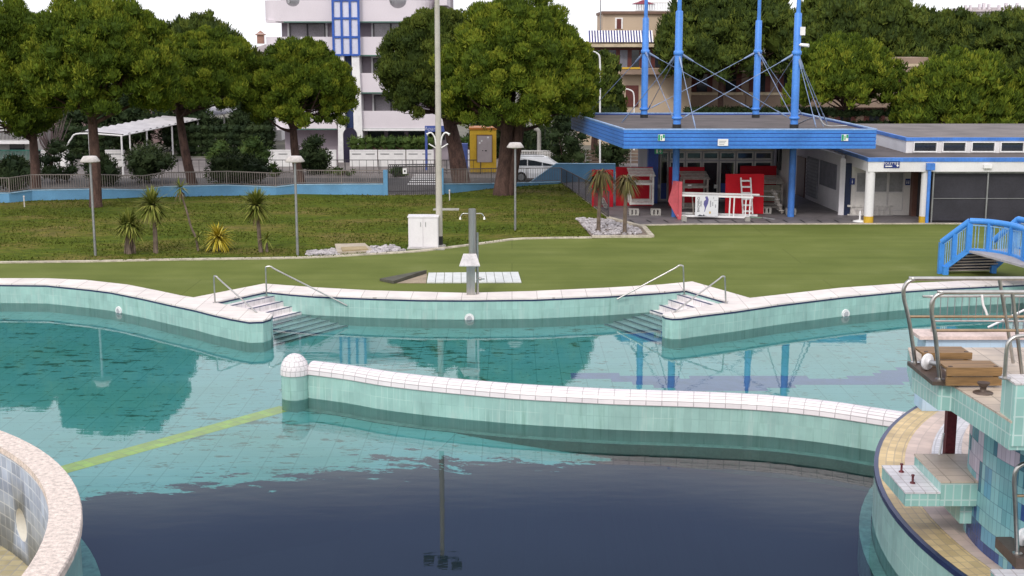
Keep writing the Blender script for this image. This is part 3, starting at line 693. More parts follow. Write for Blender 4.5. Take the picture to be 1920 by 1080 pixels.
# wooden slatted sides
def slats(x0, x1, y, z0, z1, n, label):
    root = empty('wooden_board_guard', ((x0 + x1) / 2, y, z0), label, 'board guard', 'slatted wooden board guards')
    h = (z1 - z0) / n
    for k in range(n):
        m = MB(); m.box(x0, x1, y - .03, y + .03, z0 + h * k + .008, z0 + h * (k + 1) - .008); m.build('slat', WOOD, root)
    for xx in (x0 + .08, x1 - .08):
        m = MB(); m.box(xx - .03, xx + .03, y + .031, y + .08, 3.42, z1); m.build('bracket', mat('brown_steel', (.12, .085, .07)), root)
    m = MB(); m.box(x0, x1 - .02, y + .031, y + .5, z1 - .05, z1 - .015); m.build('top_board', WOOD, root)
slats(7.16, 8.07, 21.36, 3.43, 3.75, 2, 'slatted brown wooden guard in front, its end at the near guard rail')
slats(7.12, 7.98, 22.55, 3.46, 3.72, 2, 'slatted brown wooden guard just behind, next to the white wheel')
c = P(1843, 737, 3.402); m = MB(); m.lathe(c, [(.16, 0), (.16, .015), (.05, .02), (.05, .10), (.10, .16), (.10, .18)], 14)
tag(m.build('pedestal', mat('brown_steel', (.12, .085, .07)), loc=c), 'small brown steel pedestal on the beige platform floor', 'pedestal')
# curved grab rail on the parapet
gx = QX(1884, 19.6, 4.0); m = MB(); m.tube(arc([(gx, 19.6, 4.0), (gx, 19.6, 4.45), (gx + .05, 19.6, 4.60), (gx + .2, 19.6, 4.66), (gx + .6, 19.6, 4.66)], 5), .032, 10); m.tube([(gx, 19.6, 4.0), (gx, 19.6, 4.02)], .09, 12)
tag(m.build('grab_rail', STEEL, loc=(gx, 19.6, 4.0)), 'bent steel grab rail standing on the teal parapet', 'grab rail')
# pale blue block and barred railing behind
bb = empty('tiled_block', (13, 31, IZ), 'pale blue block with a pinkish top behind the diving platform', 'block')
m = MB(); m.box(9.78, 17, 30.75, 31.4, IZ + .009, 2.12); m.build('block', tile('pale_blue_tiles', (.42, .55, .68), (.40, .52, .64), .29, .29, .01, 'UV', .05, .3, dirt=.1), bb)
m = MB(); m.box(9.60, 17, 30.65, 31.5, 2.12, 2.2); m.build('block_top', mat('pink_stone', (.62, .49, .45), .7), bb)
br_ = empty('barred_railing', (13, 31.2, 2.2), 'steel railing with thin upright bars on the pale blue block', 'railing')
m = MB(); x0 = 10.05; m.tube(arc([(x0, 31.2, 2.2), (x0, 31.2, 2.9), (x0 + .06, 31.2, 3.03), (x0 + .2, 31.2, 3.06), (16.5, 31.2, 3.06)], 4), .03, 8); m.build('top_rail', STEEL, br_)
m = MB(); m.tube([(x0, 31.2, 2.46), (16.5, 31.2, 2.46)], .025, 8); m.build('bottom_rail', STEEL, br_)
m = MB()
for k in range(38): m.tube([(x0 + .17 * (k + 1), 31.2, 2.46), (x0 + .17 * (k + 1), 31.2, 3.05)], .011, 5)
m.build('bars', GALV, br_)
rp = MB(); ra = Q(1841, 553, 31.1); rp.tube(arc([ra, Q(1843, 570, 31.1), Q(1847, 580, 31.1), Q(1851, 591, 31.1)], 4), .03, 6)
tag(rp.build('rope', WHITE, loc=ra), 'white rope tied to the barred railing and hanging down', 'rope')
sr = empty('stair_railing', (13.0, 32.6, 1.2), 'sloping white railing with upright bars behind the diving platform', 'railing')
a, e = Q(1852, 614, 32.4), Q(1990, 548, 32.4); m = MB(); m.tube([a, e], .03, 8); m.build('rail', WHITE, sr)
m = MB()
for k in range(1, 14):
    q = a.lerp(e, k / 14); m.tube([q, (q.x, q.y, IZ + .3)], .014, 5)
m.build('bars', GALV, sr)
# ------------------------------------------------------------------ blue entrance canopy with masts
CANB = mat('canopy_blue', (.07, .245, .70), .45, var=.2, scale=.8, stretch=(.6, .6, .8))
ROOFM = mat('roof_felt', (.115, .095, .092), .9, var=.35, scale=.7)
RT = 4.74
can = empty('entrance_canopy', (11.5, 73, 0), 'big blue clad canopy roof with four tall blue masts and stay rods over the entrance', 'canopy')
c0, c1, c2, c3 = Vector((QX(1171, 67, RT), 67, RT)), Vector((QX(1642.5, 67, RT), 67, RT)), Vector((QX(1503, 82.6, RT), 82.6, RT)), Vector((QX(1072, 82.6, RT), 82.6, RT))
m = MB(); inn = [(c0.x + .1, 67.1), (c1.x - .1, 67.1), (c2.x - .1, 82.5), (c3.x + .1, 82.5)]
m.poly([inn], RT - .10); m.poly([inn], 3.80, True); m.build('roof_deck', ROOFM, can)
corners = [c0, c1, c2, c3]
for i in range(4):
    a, b_ = corners[i], corners[(i + 1) % 4]; d = (b_ - a).normalized(); n_ = Vector((d.y, -d.x, 0))
    m = MB(); m.bar((a.x + n_.x * .0, a.y + n_.y * .0, RT - .0), (b_.x, b_.y, RT - .0), .12, .06)
    m.build('roof_edge', mat('pale_blue_trim', (.30, .45, .72), .4), can)
    m = MB(); h = (RT - .03 - 3.75) / 5
    for k in range(5):
        z0 = 3.75 + h * k + .03; h_ = h - .035
        m.hexa([a + n_ * .02 + Vector((0, 0, z0 - a.z)), b_ + n_ * .02 + Vector((0, 0, z0 - a.z)), b_ - n_ * .04 + Vector((0, 0, z0 - a.z)), a - n_ * .04 + Vector((0, 0, z0 - a.z)),
                a + n_ * .045 + Vector((0, 0, z0 + h_ - a.z)), b_ + n_ * .045 + Vector((0, 0, z0 + h_ - a.z)), b_ - n_ * .04 + Vector((0, 0, z0 + h_ - a.z)), a - n_ * .04 + Vector((0, 0, z0 + h_ - a.z))])
    cl_ = m.build('cladding', CANB, can); m = MB(); m.bar(a - n_ * .03 + Vector((0, 0, 3.75 - a.z + .48)), b_ - n_ * .03 + Vector((0, 0, 3.75 - a.z + .48)), .05, .92)
    m.build('backing', DKBLUE, cl_)
masts = {}
for nm, px, Y, yk, zb in (('A', 1208, 79.3, 33, RT - .1), ('B', 1269.5, 69.6, 20, 0), ('C', 1417.5, 79.3, 38, RT - .1), ('D', 1489.5, 69.6, 24, 0)):
    x = QX(px, Y, 5.2); zk = Q(px, yk, Y).z
    masts[nm] = Vector((x, Y, 0))
    m = MB()
    if zb == 0: m.tube([(x, Y, .0), (x, Y, 3.78)], .18, 14); m.build('pillar', BLUE, can); m = MB()
    m.tube([(x, Y, RT + .05), (x, Y, RT + 1.0), (x, Y, zk - .05), (x, Y, zk)], [.20, .20, .185, .15], 14); m.tube([(x, Y, zk), (x, Y, 12.2)], [.115, .10], 10)
    mo = m.build('mast', CANB, can)
    m = MB(); m.tube([(x, Y, RT - .12), (x, Y, RT + .10)], .23, 14); m.build('mast_foot', BLACK, mo)
    m = MB(); m.lathe((x, Y, RT + .35), [(.2, 0), (.27, .01), (.27, .13), (.2, .14)], 14); m.build('collar', CANB, mo); m = MB(); m.lathe((x, Y, 8.35), [(.18, 0), (.25, .05), (.25, .22), (.18, .26)], 14); m.build('collar', CANB, mo)
def rod(nm, tgt, z0=8.5):
    a = masts[nm] + Vector((0, 0, z0)); b_ = Vector(tgt); d = (b_ - a).normalized(); a = a + d * .15
    m = MB(); m.tube([a, a + d * .75], [.085, .045], 6); m.tube([a + d * .7, b_], .020, 6); m.tube([b_ - d * .7, b_ - d * .15], .04, 6); m.build('stay_rod', mat('rod_blue_grey', (.22, .29, .45), .4, metal=.3), can)
def base(nm, dx): return masts[nm] + Vector((dx, 0, RT + .42))
for nm, tg in (('A', (c3.x + .9, 81.5, RT)), ('A', base('B', -.2)), ('A', base('C', -.3)), ('B', (c0.x + .3, 72.5, RT)), ('B', (masts['B'].x + .7, 67.6, RT)), ('B', base('D', -.3)), ('B', base('A', .25)),
               ('C', base('A', .3)), ('C', base('D', -.1)), ('C', (c2.x - .5, 80, RT)), ('D', base('B', .3)), ('D', base('C', .25)), ('D', (c1.x - 1.5, 71.0, RT)), ('D', (c1.x - 2.1, 69.3, RT)), ('D', (masts['D'].x + .9, 68.5, RT))):
    rod(nm, tg)
m = MB(); m.tube(arc([(masts['D'].x + .3, 70, RT + .1), (masts['D'].x + 1.0, 69, RT + .5), (masts['D'].x + 1.4, 68.4, RT + .1), (c1.x - 1.2, 68, RT + .12)], 6), .035, 6); m.build('roof_cable', GALV, can)
D = masts['D']; m = MB(); z = Q(1497, 66, 69.4).z; m.box(D.x + .08, D.x + .34, D.y - .25, D.y - .05, z, z + .42); tag(m.build('aerial_box', WHITE, loc=(D.x + .2, D.y, z)), 'white box fixed to the right-hand front mast above the camera', 'aerial')
z = Q(1499, 84, 69.4).z; cr = empty('security_camera', (D.x + .3, D.y - .2, z), 'small white security camera on the right-hand front mast', 'camera')
m = MB(); m.tube([(D.x + .12, D.y - .2, z), (D.x + .5, D.y - .45, z - .04)], .09, 10); m.build('housing', WHITE, cr); m = MB(); m.bar((D.x, D.y - .1, z), (D.x + .2, D.y - .25, z), .06); m.build('bracket', WHITE, cr)
# signs on the cladding
GREEN = mat('sign_green', (.01, .28, .14), .4, var=.05)
def plate(name, cx, cz, Y, w_, h_, m_, label, cat):
    r_ = empty(name, (cx, Y, cz), label, cat); q = MB(); q.box(cx - w_ / 2, cx + w_ / 2, Y - .02, Y, cz - h_ / 2, cz + h_ / 2); q.build('plate', m_, r_); return r_
for px, lb in ((1240, 'green and white shower sign at the left end of the blue canopy'), (1584, 'green and white shower sign at the right end of the blue canopy')):
    p = Q(px, 258, 66.92); s = plate('sign', p.x, p.z, 66.92, .34, .32, WHITE, lb, 'sign')
    q = MB(); q.box(p.x - .16, p.x - .06, 66.89, 66.9, p.z - .15, p.z + .15); q.box(p.x + .07, p.x + .16, 66.89, 66.9, p.z - .02, p.z + .15); q.build('green_field', GREEN, s)
    q = MB(); q.box(p.x - .02, p.x + .03, 66.885, 66.895, p.z - .12, p.z + .05); q.lathe((p.x, 66.89, p.z + .07), [(.001, -.03), (.035, 0), (.001, .035)], 8, sy=.2); q.build('figure', GREEN, s)
p = Q(1355.5, 267, 66.92); s = plate('sign', p.x, p.z, 66.92, .52, .34, WHITE, 'small white sign with faint grey lines in the middle of the blue canopy', 'sign')
for k in range(3):
    q = MB(); q.box(p.x - .2, p.x + .16 - k * .05, 66.89, 66.9, p.z + .05 - k * .08, p.z + .075 - k * .08); q.build('line', GALV, s)
p = Q(1235, 283.5, 69.5); s = plate('exit_sign', p.x, p.z, 69.5, .42, .28, GREEN, 'green emergency exit sign hanging under the blue canopy', 'exit sign')
q = MB(); q.box(p.x - .21, p.x + .21, 69.44, 69.56, p.z + .145, p.z + .26); q.build('lamp_housing', WHITE, s)
q = MB(); q.box(p.x - .13, p.x - .04, 69.46, 69.475, p.z - .09, p.z + .09); q.box(p.x + .03, p.x + .15, 69.46, 69.475, p.z - .025, p.z + .025); q.box(p.x + .07, p.x + .11, 69.46, 69.475, p.z - .08, p.z + .08); q.build('pictogram', WHITE, s)

# ------------------------------------------------------------------ pool building (glazed hall and changing rooms)
pb = empty('pool_building', (20, 76, 0), 'low white pool building with blue roof edges, dark roller screens and a glazed hall', 'building')
WALLW = mat('white_render', (.70, .68, .69), .8, var=.12, scale=.6)
SHADEW = mat('grey_render', (.40, .38, .42), .8, var=.15, scale=.6)  # white render toned down, shade under the canopy put into its colour
YH = 76.0
xa, xb = QX(1213, YH, 2), QX(1452, YH, 2)
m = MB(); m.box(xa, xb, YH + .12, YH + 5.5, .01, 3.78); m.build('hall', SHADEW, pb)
m = MB(); m.box(xa, QX(1232, YH, 2), YH - .6, YH + .1, .01, 3.7); m.build('blue_corner', DKBLUE, pb)
zt = Q(1300, 283, YH).z
m = MB(); m.box(xa + 1.0, xb, YH + .02, YH + .11, zt, 3.75); m.build('lintel', mat('beige_render', (.60, .53, .46), .8), pb)
cols = [1236, 1254, 1285, 1316, 1348, 1379, 1413, 1448]
zmid = Q(1300, 301, YH).z
FRM = mat('window_frame', (.60, .56, .55), .5, var=.15)
for k, (a, b_) in enumerate(zip(cols, cols[1:])):
    x0, x1 = QX(a, YH, 1.8) + .04, QX(b_, YH, 1.8) - .04
    for z0, z1 in ((.12, zmid - .05), (zmid + .05, zt - .05)):
        if k == 0 and z0 > 1: continue
        if k == 0: z1 = zt - .05
        m = MB()
        for q in ((x0, x0 + .07, z0, z1), (x1 - .07, x1, z0, z1), (x0 + .072, x1 - .072, z0, z0 + .08), (x0 + .072, x1 - .072, z1 - .07, z1)): m.box(q[0], q[1], YH - .04, YH + .1, q[2], q[3])
        fo = m.build('window' if k else 'door', FRM, pb)
        m = MB(); m.box(x0 + .06, x1 - .06, YH + .02, YH + .06, z0 + .05, z1 - .05); m.build('pane', GLASS, fo)
        if k == 0 or (k in (4, 5, 6) and z0 < 1):
            m = MB(); m.box(x0 + .08, x1 - .08, YH - .01, YH + .015, .16, 1.1); m.build('blue_panel', DKBLUE if k in (0, 4) else FRM, fo)
# white wing wall to the right of the glazing
a, b_ = P(1452, 372, 0), P(1484, 396, 0)
m = MB(); d = (b_ - a).normalized(); nn = Vector((d.y, -d.x, 0)) * .1; m.hexa([a - nn, b_ - nn, b_ + nn, a + nn] + [p + Vector((0, 0, 3.74)) for p in (a - nn, b_ - nn, b_ + nn, a + nn)]); m.build('wing_wall', WHITE, pb)
f_ = lambda t: a.lerp(b_, t) - nn * (1.25 if (nn.x > 0) else -1.25)
m = MB()
for t0, t1 in ((.10, .20), (.36, .46)):
    p0, p1 = f_(t0), f_(t1); m = MB(); m.bar((p0.x, p0.y, 2.6), (p1.x, p1.y, 2.6), .06, 1.4); m.build('side_window', GLASS, pb)
# receding wall of the changing rooms
a, b_ = P(1497, 366, 0), P(1577, 399, 0); a.y += 1; d = (b_ - a).normalized(); nn = Vector((d.y, -d.x, 0)); 
if nn.x > 0: nn = -nn
m = MB(); t_ = nn * .08; m.hexa([a - t_, b_ - t_, b_ + t_, a + t_] + [p + Vector((0, 0, 3.1)) for p in (a - t_, b_ - t_, b_ + t_, a + t_)]); m.build('corridor_wall', mat('pale_grey_render', (.76, .73, .77), .8, var=.12, scale=.6), pb)
L_ = (b_ - a).length
def onwall(nm, px0, px1, z0, z1, mt, proud=.06, parent=pb):
    def tpx(px):
        best = min(range(401), key=lambda k: abs(a.lerp(b_, k / 400).x / (a.lerp(b_, k / 400).y * CP + (CZ - 1.5) * SP) * F + 960 - px)); return a.lerp(b_, best / 400)
    p0, p1 = tpx(px0) + nn * (.08 + proud / 2), tpx(px1) + nn * (.08 + proud / 2)
    q = MB(); q.bar((p0.x, p0.y, (z0 + z1) / 2), (p1.x, p1.y, (z0 + z1) / 2), proud, z1 - z0); return q.build(nm, mt, parent), p0, p1
onwall('brown_door', 1498, 1513, .02, 2.35, mat('brown_door_paint', (.13, .06, .045), .5, var=.2))
lv, p0, p1 = onwall('louvre_shutter', 1517, 1537, .25, 2.5, mat('grey_louvre', (.27, .27, .31), .6))
for k in range(11):
    q = MB(); z = .35 + k * .2; q.bar((p0 + nn * .05).to_tuple()[:2] + (z,), (p1 + nn * .05).to_tuple()[:2] + (z,), .04, .10); q.build('slat', mat('grey_louvre_slat', (.36, .36, .40), .6), lv)
onwall('shuttered_window', 1541, 1571, 1.15, 2.5, mat('grey_shutter', (.20, .20, .24), .6))
YR = 70.2
xr0, xr1 = QX(1577, YR, 1), QX(1706, YR, 1)
m = MB(); m.box(xr0 + .18, xr0 + .5, YR, YR + .15, .01, 2.75); m.build('dark_doorway', mat('navy_door', (.012, .02, .06), .4), pb); m = MB(); m.box(xr0 - .1, xr0 + .178, YR + .01, YR + .16, .01, 3.0); m.build('corridor_end', MATS['pale_grey_render'], pb)
m = MB(); m.box(xr0 + .52, xr1, YR, YR + 6, .01, 3.05); m.build('recess_wall', mat('cream_render', (.64, .60, .57), .8, var=.12, scale=.6), pb)
m = MB(); m.box(xr1 + .005, QX(1735, YR, 1) + .3, YR - .4, YR + 6, .01, 3.05); m.build('brown_door', MATS['brown_door_paint'], pb)
for px0, px1 in ((1604, 1635), (1637, 1664), (1665, 1694)):
    x0, x1 = QX(px0, YR, 1.5), QX(px1, YR, 1.5)
    m = MB()
    for q in ((x0, x0 + .05, .25, 2.3), (x1 - .05, x1, .25, 2.3), (x0 + .051, x1 - .051, .25, .3), (x0 + .051, x1 - .051, 2.25, 2.3), (x0 + .051, x1 - .051, 1.18, 1.26)): m.box(q[0], q[1], YR - .05, YR - .002, q[2], q[3])
    w_ = m.build('window', FRM, pb); m = MB(); m.box(x0 + .04, x1 - .04, YR - .03, YR - .004, 1.25, 2.26); m.build('pane', mat('grey_blind', (.26, .25, .26), .5), w_)
    m = MB(); m.box(x0 + .04, x1 - .04, YR - .03, YR - .004, .29, 1.19); m.build('panel', MATS['cream_render'], w_)
YB = 67.0
x0 = QX(1628, YB, 3)
zb, zt_ = Q(1700, 322, YB).z, 3.12
m = MB(); m.box(x0, 60, YB, YB + .3, zb, zt_); m.build('front_beam', WALLW, pb)
m = MB(); m.box(x0 - .03, 60, YB - .04, YB + .3, zt_ + .002, zt_ + .19); m.build('blue_roof_edge', BLUE, pb)
m = MB(); m.box(x0 - .02, x0 + .12, YB + .302, 78, zt_ + .002, zt_ + .19); m.build('blue_roof_edge', BLUE, pb)
m = MB(); m.box(x0, x0 + .1, YB + .302, 78, zb, zt_); m.build('side_beam', WALLW, pb)
m = MB(); m.box(x0 + .12, 60, YB + .302, 78, zt_ - .1, zt_ + .10); m.build('low_roof', ROOFM, pb)
YC = 71.2; xc = QX(1699, YC, 3.6)
zc = 3.86
m = MB(); m.box(xc, 60, YC, 84, zt_ + .1, zc); m.build('clerestory_wall', WALLW, pb)
m = MB(); m.box(xc - .05, 60, YC - .06, YC + .1, zc + .002, zc + .18); m.build('blue_roof_edge', BLUE, pb)
m = MB(); m.box(xc - .05, xc + .1, YC + .102, 84, zc + .002, zc + .18); m.build('blue_roof_edge', BLUE, pb)
m = MB(); m.box(xc + .1, 60, YC + .102, 84.2, zc, zc + .14); m.build('upper_roof', mat('upper_roof_felt', (.19, .165, .16), .9, var=.35, scale=.5), pb)
for k in range(12):
    px = 1713.5 + k * 54.3; xa_, xb_ = QX(px, YC, 3.5), QX(px + 41, YC, 3.5)
    z0, z1 = Q(px, 283, YC).z, Q(px, 267.5, YC).z
    m = MB()
    for q in ((xa_ - .06, xa_, z0, z1), (xb_, xb_ + .06, z0, z1), (xa_ - .06, xb_ + .06, z0 - .07, z0 - .002), (xa_ - .06, xb_ + .06, z1 + .002, z1 + .05)): m.box(q[0], q[1], YC - .12, YC - .002, q[2], q[3])
    w_ = m.build('window', WHITE, pb); m = MB(); m.box(xa_, xb_, YC - .03, YC - .004, z0, z1); m.build('pane', GLASS, w_)
for px in (1630, 1734):
    x = QX(px, 67.25, 1.2); m = MB(); m.tube([(x, 67.25, .34), (x, 67.25, zb - .002)], .235, 20); co_ = m.build('column', WALLW, pb)
    m = MB(); m.tube([(x, 67.25, .007), (x, 67.25, .34)], .245, 20); m.build('yellow_foot', YELLOW, co_)
xd = QX(1741, 66.9, 1.5)
m = MB(); m.box(xd - .2, xd + .2, 66.72, 66.95, 2.72, 3.06); m.tube([(xd - .03, 66.84, 2.72), (xd - .03, 66.84, .05)], .085, 10); m.build('downpipe', BLUE, pb)
xs = QX(1748, 67.3, 1.3); NETM = mat('roller_screen', (.035, .033, .043), .8, var=.3, scale=.8)
for k in range(4):
    xa_, xb_ = xs + k * 2.75, xs + (k + 1) * 2.75
    m = MB(); m.box(xa_ + .04, xb_ - .04, 67.3, 67.34, .1, zb - .08); s_ = m.build('roller_screen', NETM, pb)
    m = MB(); m.box(xa_ - .03, xa_ + .04, 67.25, 67.36, .007, zb - .002); m.box(xa_ + .042, xb_ - .032, 67.26, 67.298, 1.22, 1.25); m.box(xa_ + .042, xb_ - .032, 67.26, 67.298, zb - .1, zb - .05); m.build('frame', GALV, s_)
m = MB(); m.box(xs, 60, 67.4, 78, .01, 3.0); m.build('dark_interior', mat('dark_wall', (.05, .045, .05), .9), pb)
m = MB(); q = Q(1851, 312, YB); m.box(q.x - .2, q.x + .2, YB - .13, YB - .002, q.z - .09, q.z + .1); m.build('wall_lamp', WHITE, pb)
# signs
p = Q(1672, 308.5, 66.98); s = plate('sign', p.x, p.z, 66.98, .78, .33, mat('sign_navy', (.01, .025, .16), .4, var=.05), 'dark blue toilet sign with white lettering and an arrow on the white beam', 'sign')
lettering('TOILETTE', (p.x - .10, 66.95, p.z + .05), .155, WHITE, s); q = MB(); q.box(p.x - .33, p.x + .02, 66.945, 66.958, p.z - .11, p.z - .06); q.build('text_line', WHITE, s)
q = MB(); q.box(p.x + .27, p.x + .31, 66.945, 66.958, p.z - .04, p.z + .12); q.face([(p.x + .21, 66.95, p.z - .03), (p.x + .29, 66.95, p.z - .12), (p.x + .37, 66.95, p.z - .03)]); q.build('arrow', WHITE, s)
for px, py, lb in ((1598, 340, 'small dark blue door sign with a white figure left of the windows'), (1702, 341, 'small dark blue door sign with two white figures beside the brown door')):
    p = Q(px, py, YR - .07); s = plate('door_sign', p.x, p.z, YR - .07, .26, .34, MATS['sign_navy'], lb, 'sign')
    for k in ((0,) if px < 1650 else (-.05, .05)):
        q = MB(); q.box(p.x + k - .02, p.x + k + .02, YR - .105, YR - .095, p.z - .1, p.z + .03); q.box(p.x + k - .015, p.x + k + .015, YR - .105, YR - .095, p.z + .05, p.z + .085); q.build('figure', WHITE, s)

# ------------------------------------------------------------------ apartment house with round balconies
YA = 108.0
ap = empty('apartment_building', (-6, YA, ROAD), 'white apartment house with curved balconies and a blue glazed stair tower', 'building')
PINKW = mat('pale_pink_render', (.66, .60, .64), .8, var=.08, scale=.3)
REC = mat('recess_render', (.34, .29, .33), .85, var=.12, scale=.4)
U = lambda px, py=0, Y=YA: Q(px, py, Y)
xl, xm0, xm1, xr = U(520).x, U(627).x, U(672).x, U(836).x
ztop = U(0, -75).z
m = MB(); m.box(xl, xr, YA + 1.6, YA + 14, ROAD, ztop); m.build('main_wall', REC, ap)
rails = [(-64, -30), (0, 40), (69, 103), (137, 173), (208, 241)]
def parapet(pts, z0, z1, cut=None):
    m = MB(); inn_ = offset(pts, .16); segs = list(zip(pts, pts[1:], inn_, inn_[1:]))
    for a, b_, c_, d_ in segs:
        m.hexa([(a.x, a.y, z0), (b_.x, b_.y, z0), (d_.x, d_.y, z0), (c_.x, c_.y, z0), (a.x, a.y, z1), (b_.x, b_.y, z1), (d_.x, d_.y, z1), (c_.x, c_.y, z1)])
    return m
def panel_with_notch(m, x0, x1, y0, y1, z0, z1, cx, r_):       # straight parapet with a half-round opening in its top edge
    m.box(x0, cx - r_, y0, y1, z0, z1); m.box(cx + r_, x1, y0, y1, z0, z1); n_ = 14
    xs_ = [cx - r_ + 2 * r_ * k / n_ for k in range(n_ + 1)]; zs_ = [z1 - math.sqrt(max(0, r_ * r_ - (x - cx) ** 2)) * .92 for x in xs_]
    for k in range(n_): m.hexa([(xs_[k], y0, z0), (xs_[k + 1], y0, z0), (xs_[k + 1], y1, z0), (xs_[k], y1, z0), (xs_[k], y0, zs_[k]), (xs_[k + 1], y0, zs_[k + 1]), (xs_[k + 1], y1, zs_[k + 1]), (xs_[k], y1, zs_[k])])
for i, (yt, yb) in enumerate(rails):
    zt2, zb2 = U(0, yt).z, U(0, yb).z
    for side in (0, 1):
        if side == 0:
            xe = U(490 if i < 3 else 503).x; x0, x1 = xe + 1.7, xm0 - .05; cxn = U(549).x
            crv = [Vector((xe + 1.7 - 1.7 * math.sin(t), YA + 1.7 - 1.7 * math.cos(t), 0)) for t in [math.pi / 2 * k / 7 for k in range(8)]][::-1]
        else:
            xe = U(812 if i < 3 else 845).x; x0, x1 = xm1 + .05, xe - 1.7; cxn = U(746).x
            crv = [Vector((xe - 1.7 + 1.7 * math.sin(t), YA + 1.7 - 1.7 * math.cos(t), 0)) for t in [math.pi / 2 * k / 7 for k in range(8)]]
        m = MB()
        if i in (1, 2) : panel_with_notch(m, x0, x1, YA, YA + .16, zb2, zt2, cxn, .70 if side else .55)
        else: m.box(x0, x1, YA, YA + .16, zb2, zt2)
        m.v += []; q = parapet(crv, zb2, zt2); o_ = len(m.v); m.v += q.v; m.f += [tuple(k + o_ for k in f) for f in q.f]; m.uv += q.uv; m.sm += q.sm
        bo = m.build('balcony', PINKW, ap)
        m = MB(); m.box(min(x0, xe + .3), max(x1, xe - .3), YA + .17, YA + 1.598, zb2 - .12, zb2 + .12); m.build('balcony_floor', PINKW, bo)
        m = MB(); m.box(x0, x1, YA - .02, YA + .18, zb2 - .10, zb2 - .002); m.build('drip_edge', mat('green_trim', (.07, .16, .13), .6), bo)
        if i in (1, 2):
            m = MB(); r_ = .70 if side else .55
            for k in range(-6, 7):
                xx = cxn + k * r_ / 7; dz = math.sqrt(r_ * r_ - (xx - cxn) ** 2) * .92; m.box(xx - .018, xx + .018, YA + .07, YA + .1, zt2 - dz, zt2)
            m.box(cxn - r_, cxn + r_, YA + .06, YA + .11, zt2 - .04, zt2); m.build('railing', GALV, bo)
for px0, px1, yt, yb in ((543, 610, 43, 76), (700, 766, 42, 76), (700, 765, 109, 145), (702, 765, 178, 215), (545, 600, 180, 215), (545, 610, 110, 145), (700, 765, -26, 6), (543, 610, -26, 6)):
    a, b_ = U(px0, yb, YA + 1.5), U(px1, yt, YA + 1.5); m = MB(); t_ = .09; xm_ = (a.x + b_.x) / 2
    for q in ((a.x, a.x + t_, a.z, b_.z), (b_.x - t_, b_.x, a.z, b_.z), (xm_ - .06, xm_ + .06, a.z, b_.z - t_), (a.x + t_ + .002, b_.x - t_ - .002, b_.z - t_ + .002, b_.z)): m.box(q[0], q[1], YA + 1.48, YA + 1.598, q[2], q[3])
    w_ = m.build('window', DARKMETAL, ap); m = MB(); m.box(a.x - .16, a.x - .003, YA + 1.5, YA + 1.598, a.z, b_.z); m.box(b_.x + .003, b_.x + .16, YA + 1.5, YA + 1.598, a.z, b_.z); m.box(a.x - .16, b_.x + .16, YA + 1.5, YA + 1.598, b_.z + .003, b_.z + .15); m.build('surround', WHITE, w_); m = MB(); m.box(a.x + .05, b_.x - .05, YA + 1.56, YA + 1.59, a.z, b_.z - .05); m.build('pane', mat('curtained_glass', (.34, .31, .34), .1, var=.35, scale=.5, spec=.7), w_)  # pane colour lightened to stand in for sky reflected in the glass
# stair tower
xa_, xb_ = U(625).x, U(673).x; zt2, zm, zg = ztop + .5, U(0, 104).z, ROAD
m = MB(); m.box(xa_ + .1, xb_ - .1, YA - .45, YA + 1.59, zm, zt2); m.build('glazed_stair', mat('lilac_glass', (.62, .62, .74), .25, var=.12, scale=.5), ap)
m = MB(); cols_ = [xa_ + (xb_ - xa_) * k / 3 for k in range(4)]
for x in cols_: m.box(x - .09, x + .09, YA - .56, YA - .452, zm, zt2)
for y in (-32, 1, 34.5, 69.5, 103):
    for x, x2_ in zip(cols_, cols_[1:]): m.box(x + .092, x2_ - .092, YA - .55, YA - .453, U(0, y).z - .08, U(0, y).z + .08)
m.build('blue_window_grid', mat('tower_blue', (.03, .10, .42), .4), ap)
m = MB(); zl = U(0, 290).z
m.hexa([(U(628).x, YA - .4, ROAD), (U(643).x, YA - .4, ROAD), (U(643).x, YA + 1.5, ROAD), (U(628).x, YA + 1.5, ROAD), (U(632).x, YA - .4, zm), (U(643.5).x, YA - .4, zm), (U(643.5).x, YA + 1.5, zm), (U(632).x, YA + 1.5, zm)])
m.hexa([(U(660).x, YA - .4, ROAD), (U(677).x, YA - .4, ROAD), (U(677).x, YA + 1.5, ROAD), (U(660).x, YA + 1.5, ROAD), (U(658).x, YA - .4, zm), (U(672).x, YA - .4, zm), (U(672).x, YA + 1.5, zm), (U(658).x, YA + 1.5, zm)])
m.build('white_pylon', WHITE, ap)
m = MB(); m.box(U(644).x, U(658).x, YA + .3, YA + .5, U(0, 240).z, zm - .05); m.build('stair_window', mat('navy_glass', (.03, .05, .14), .15, spec=.7), ap)
m = MB(); ax, rx_ = U(652).x, .56; zt3 = U(0, 252).z
arch_ = [(ax - rx_, ROAD), (ax + rx_, ROAD)] + [(ax + rx_ * math.cos(t), zt3 + rx_ * math.sin(t)) for t in [math.pi * k / 10 for k in range(11)]]
m.face([(x, YA - .42, z) for x, z in arch_]); m.face([(x, YA - .1, z) for x, z in arch_][::-1])
for (p0, z0), (p1, z1) in zip(arch_, arch_[1:] + arch_[:1]): m.face([(p0, YA - .1, z0), (p1, YA - .1, z1), (p1, YA - .42, z1), (p0, YA - .42, z0)])
m.build('arched_door', mat('dark_door', (.03, .025, .05), .3), ap)
m = MB(); m.box(U(815).x, U(838).x, YA - .2, YA + 6, U(0, 10).z, U(0, -5).z); m.build('roof_slab', PINKW, ap)
m = MB(); m.box(xl - .5, xr + .2, YA - .1, YA + 14.2, ztop + .002, ztop + .5); m.build('roof', PINKW, ap)
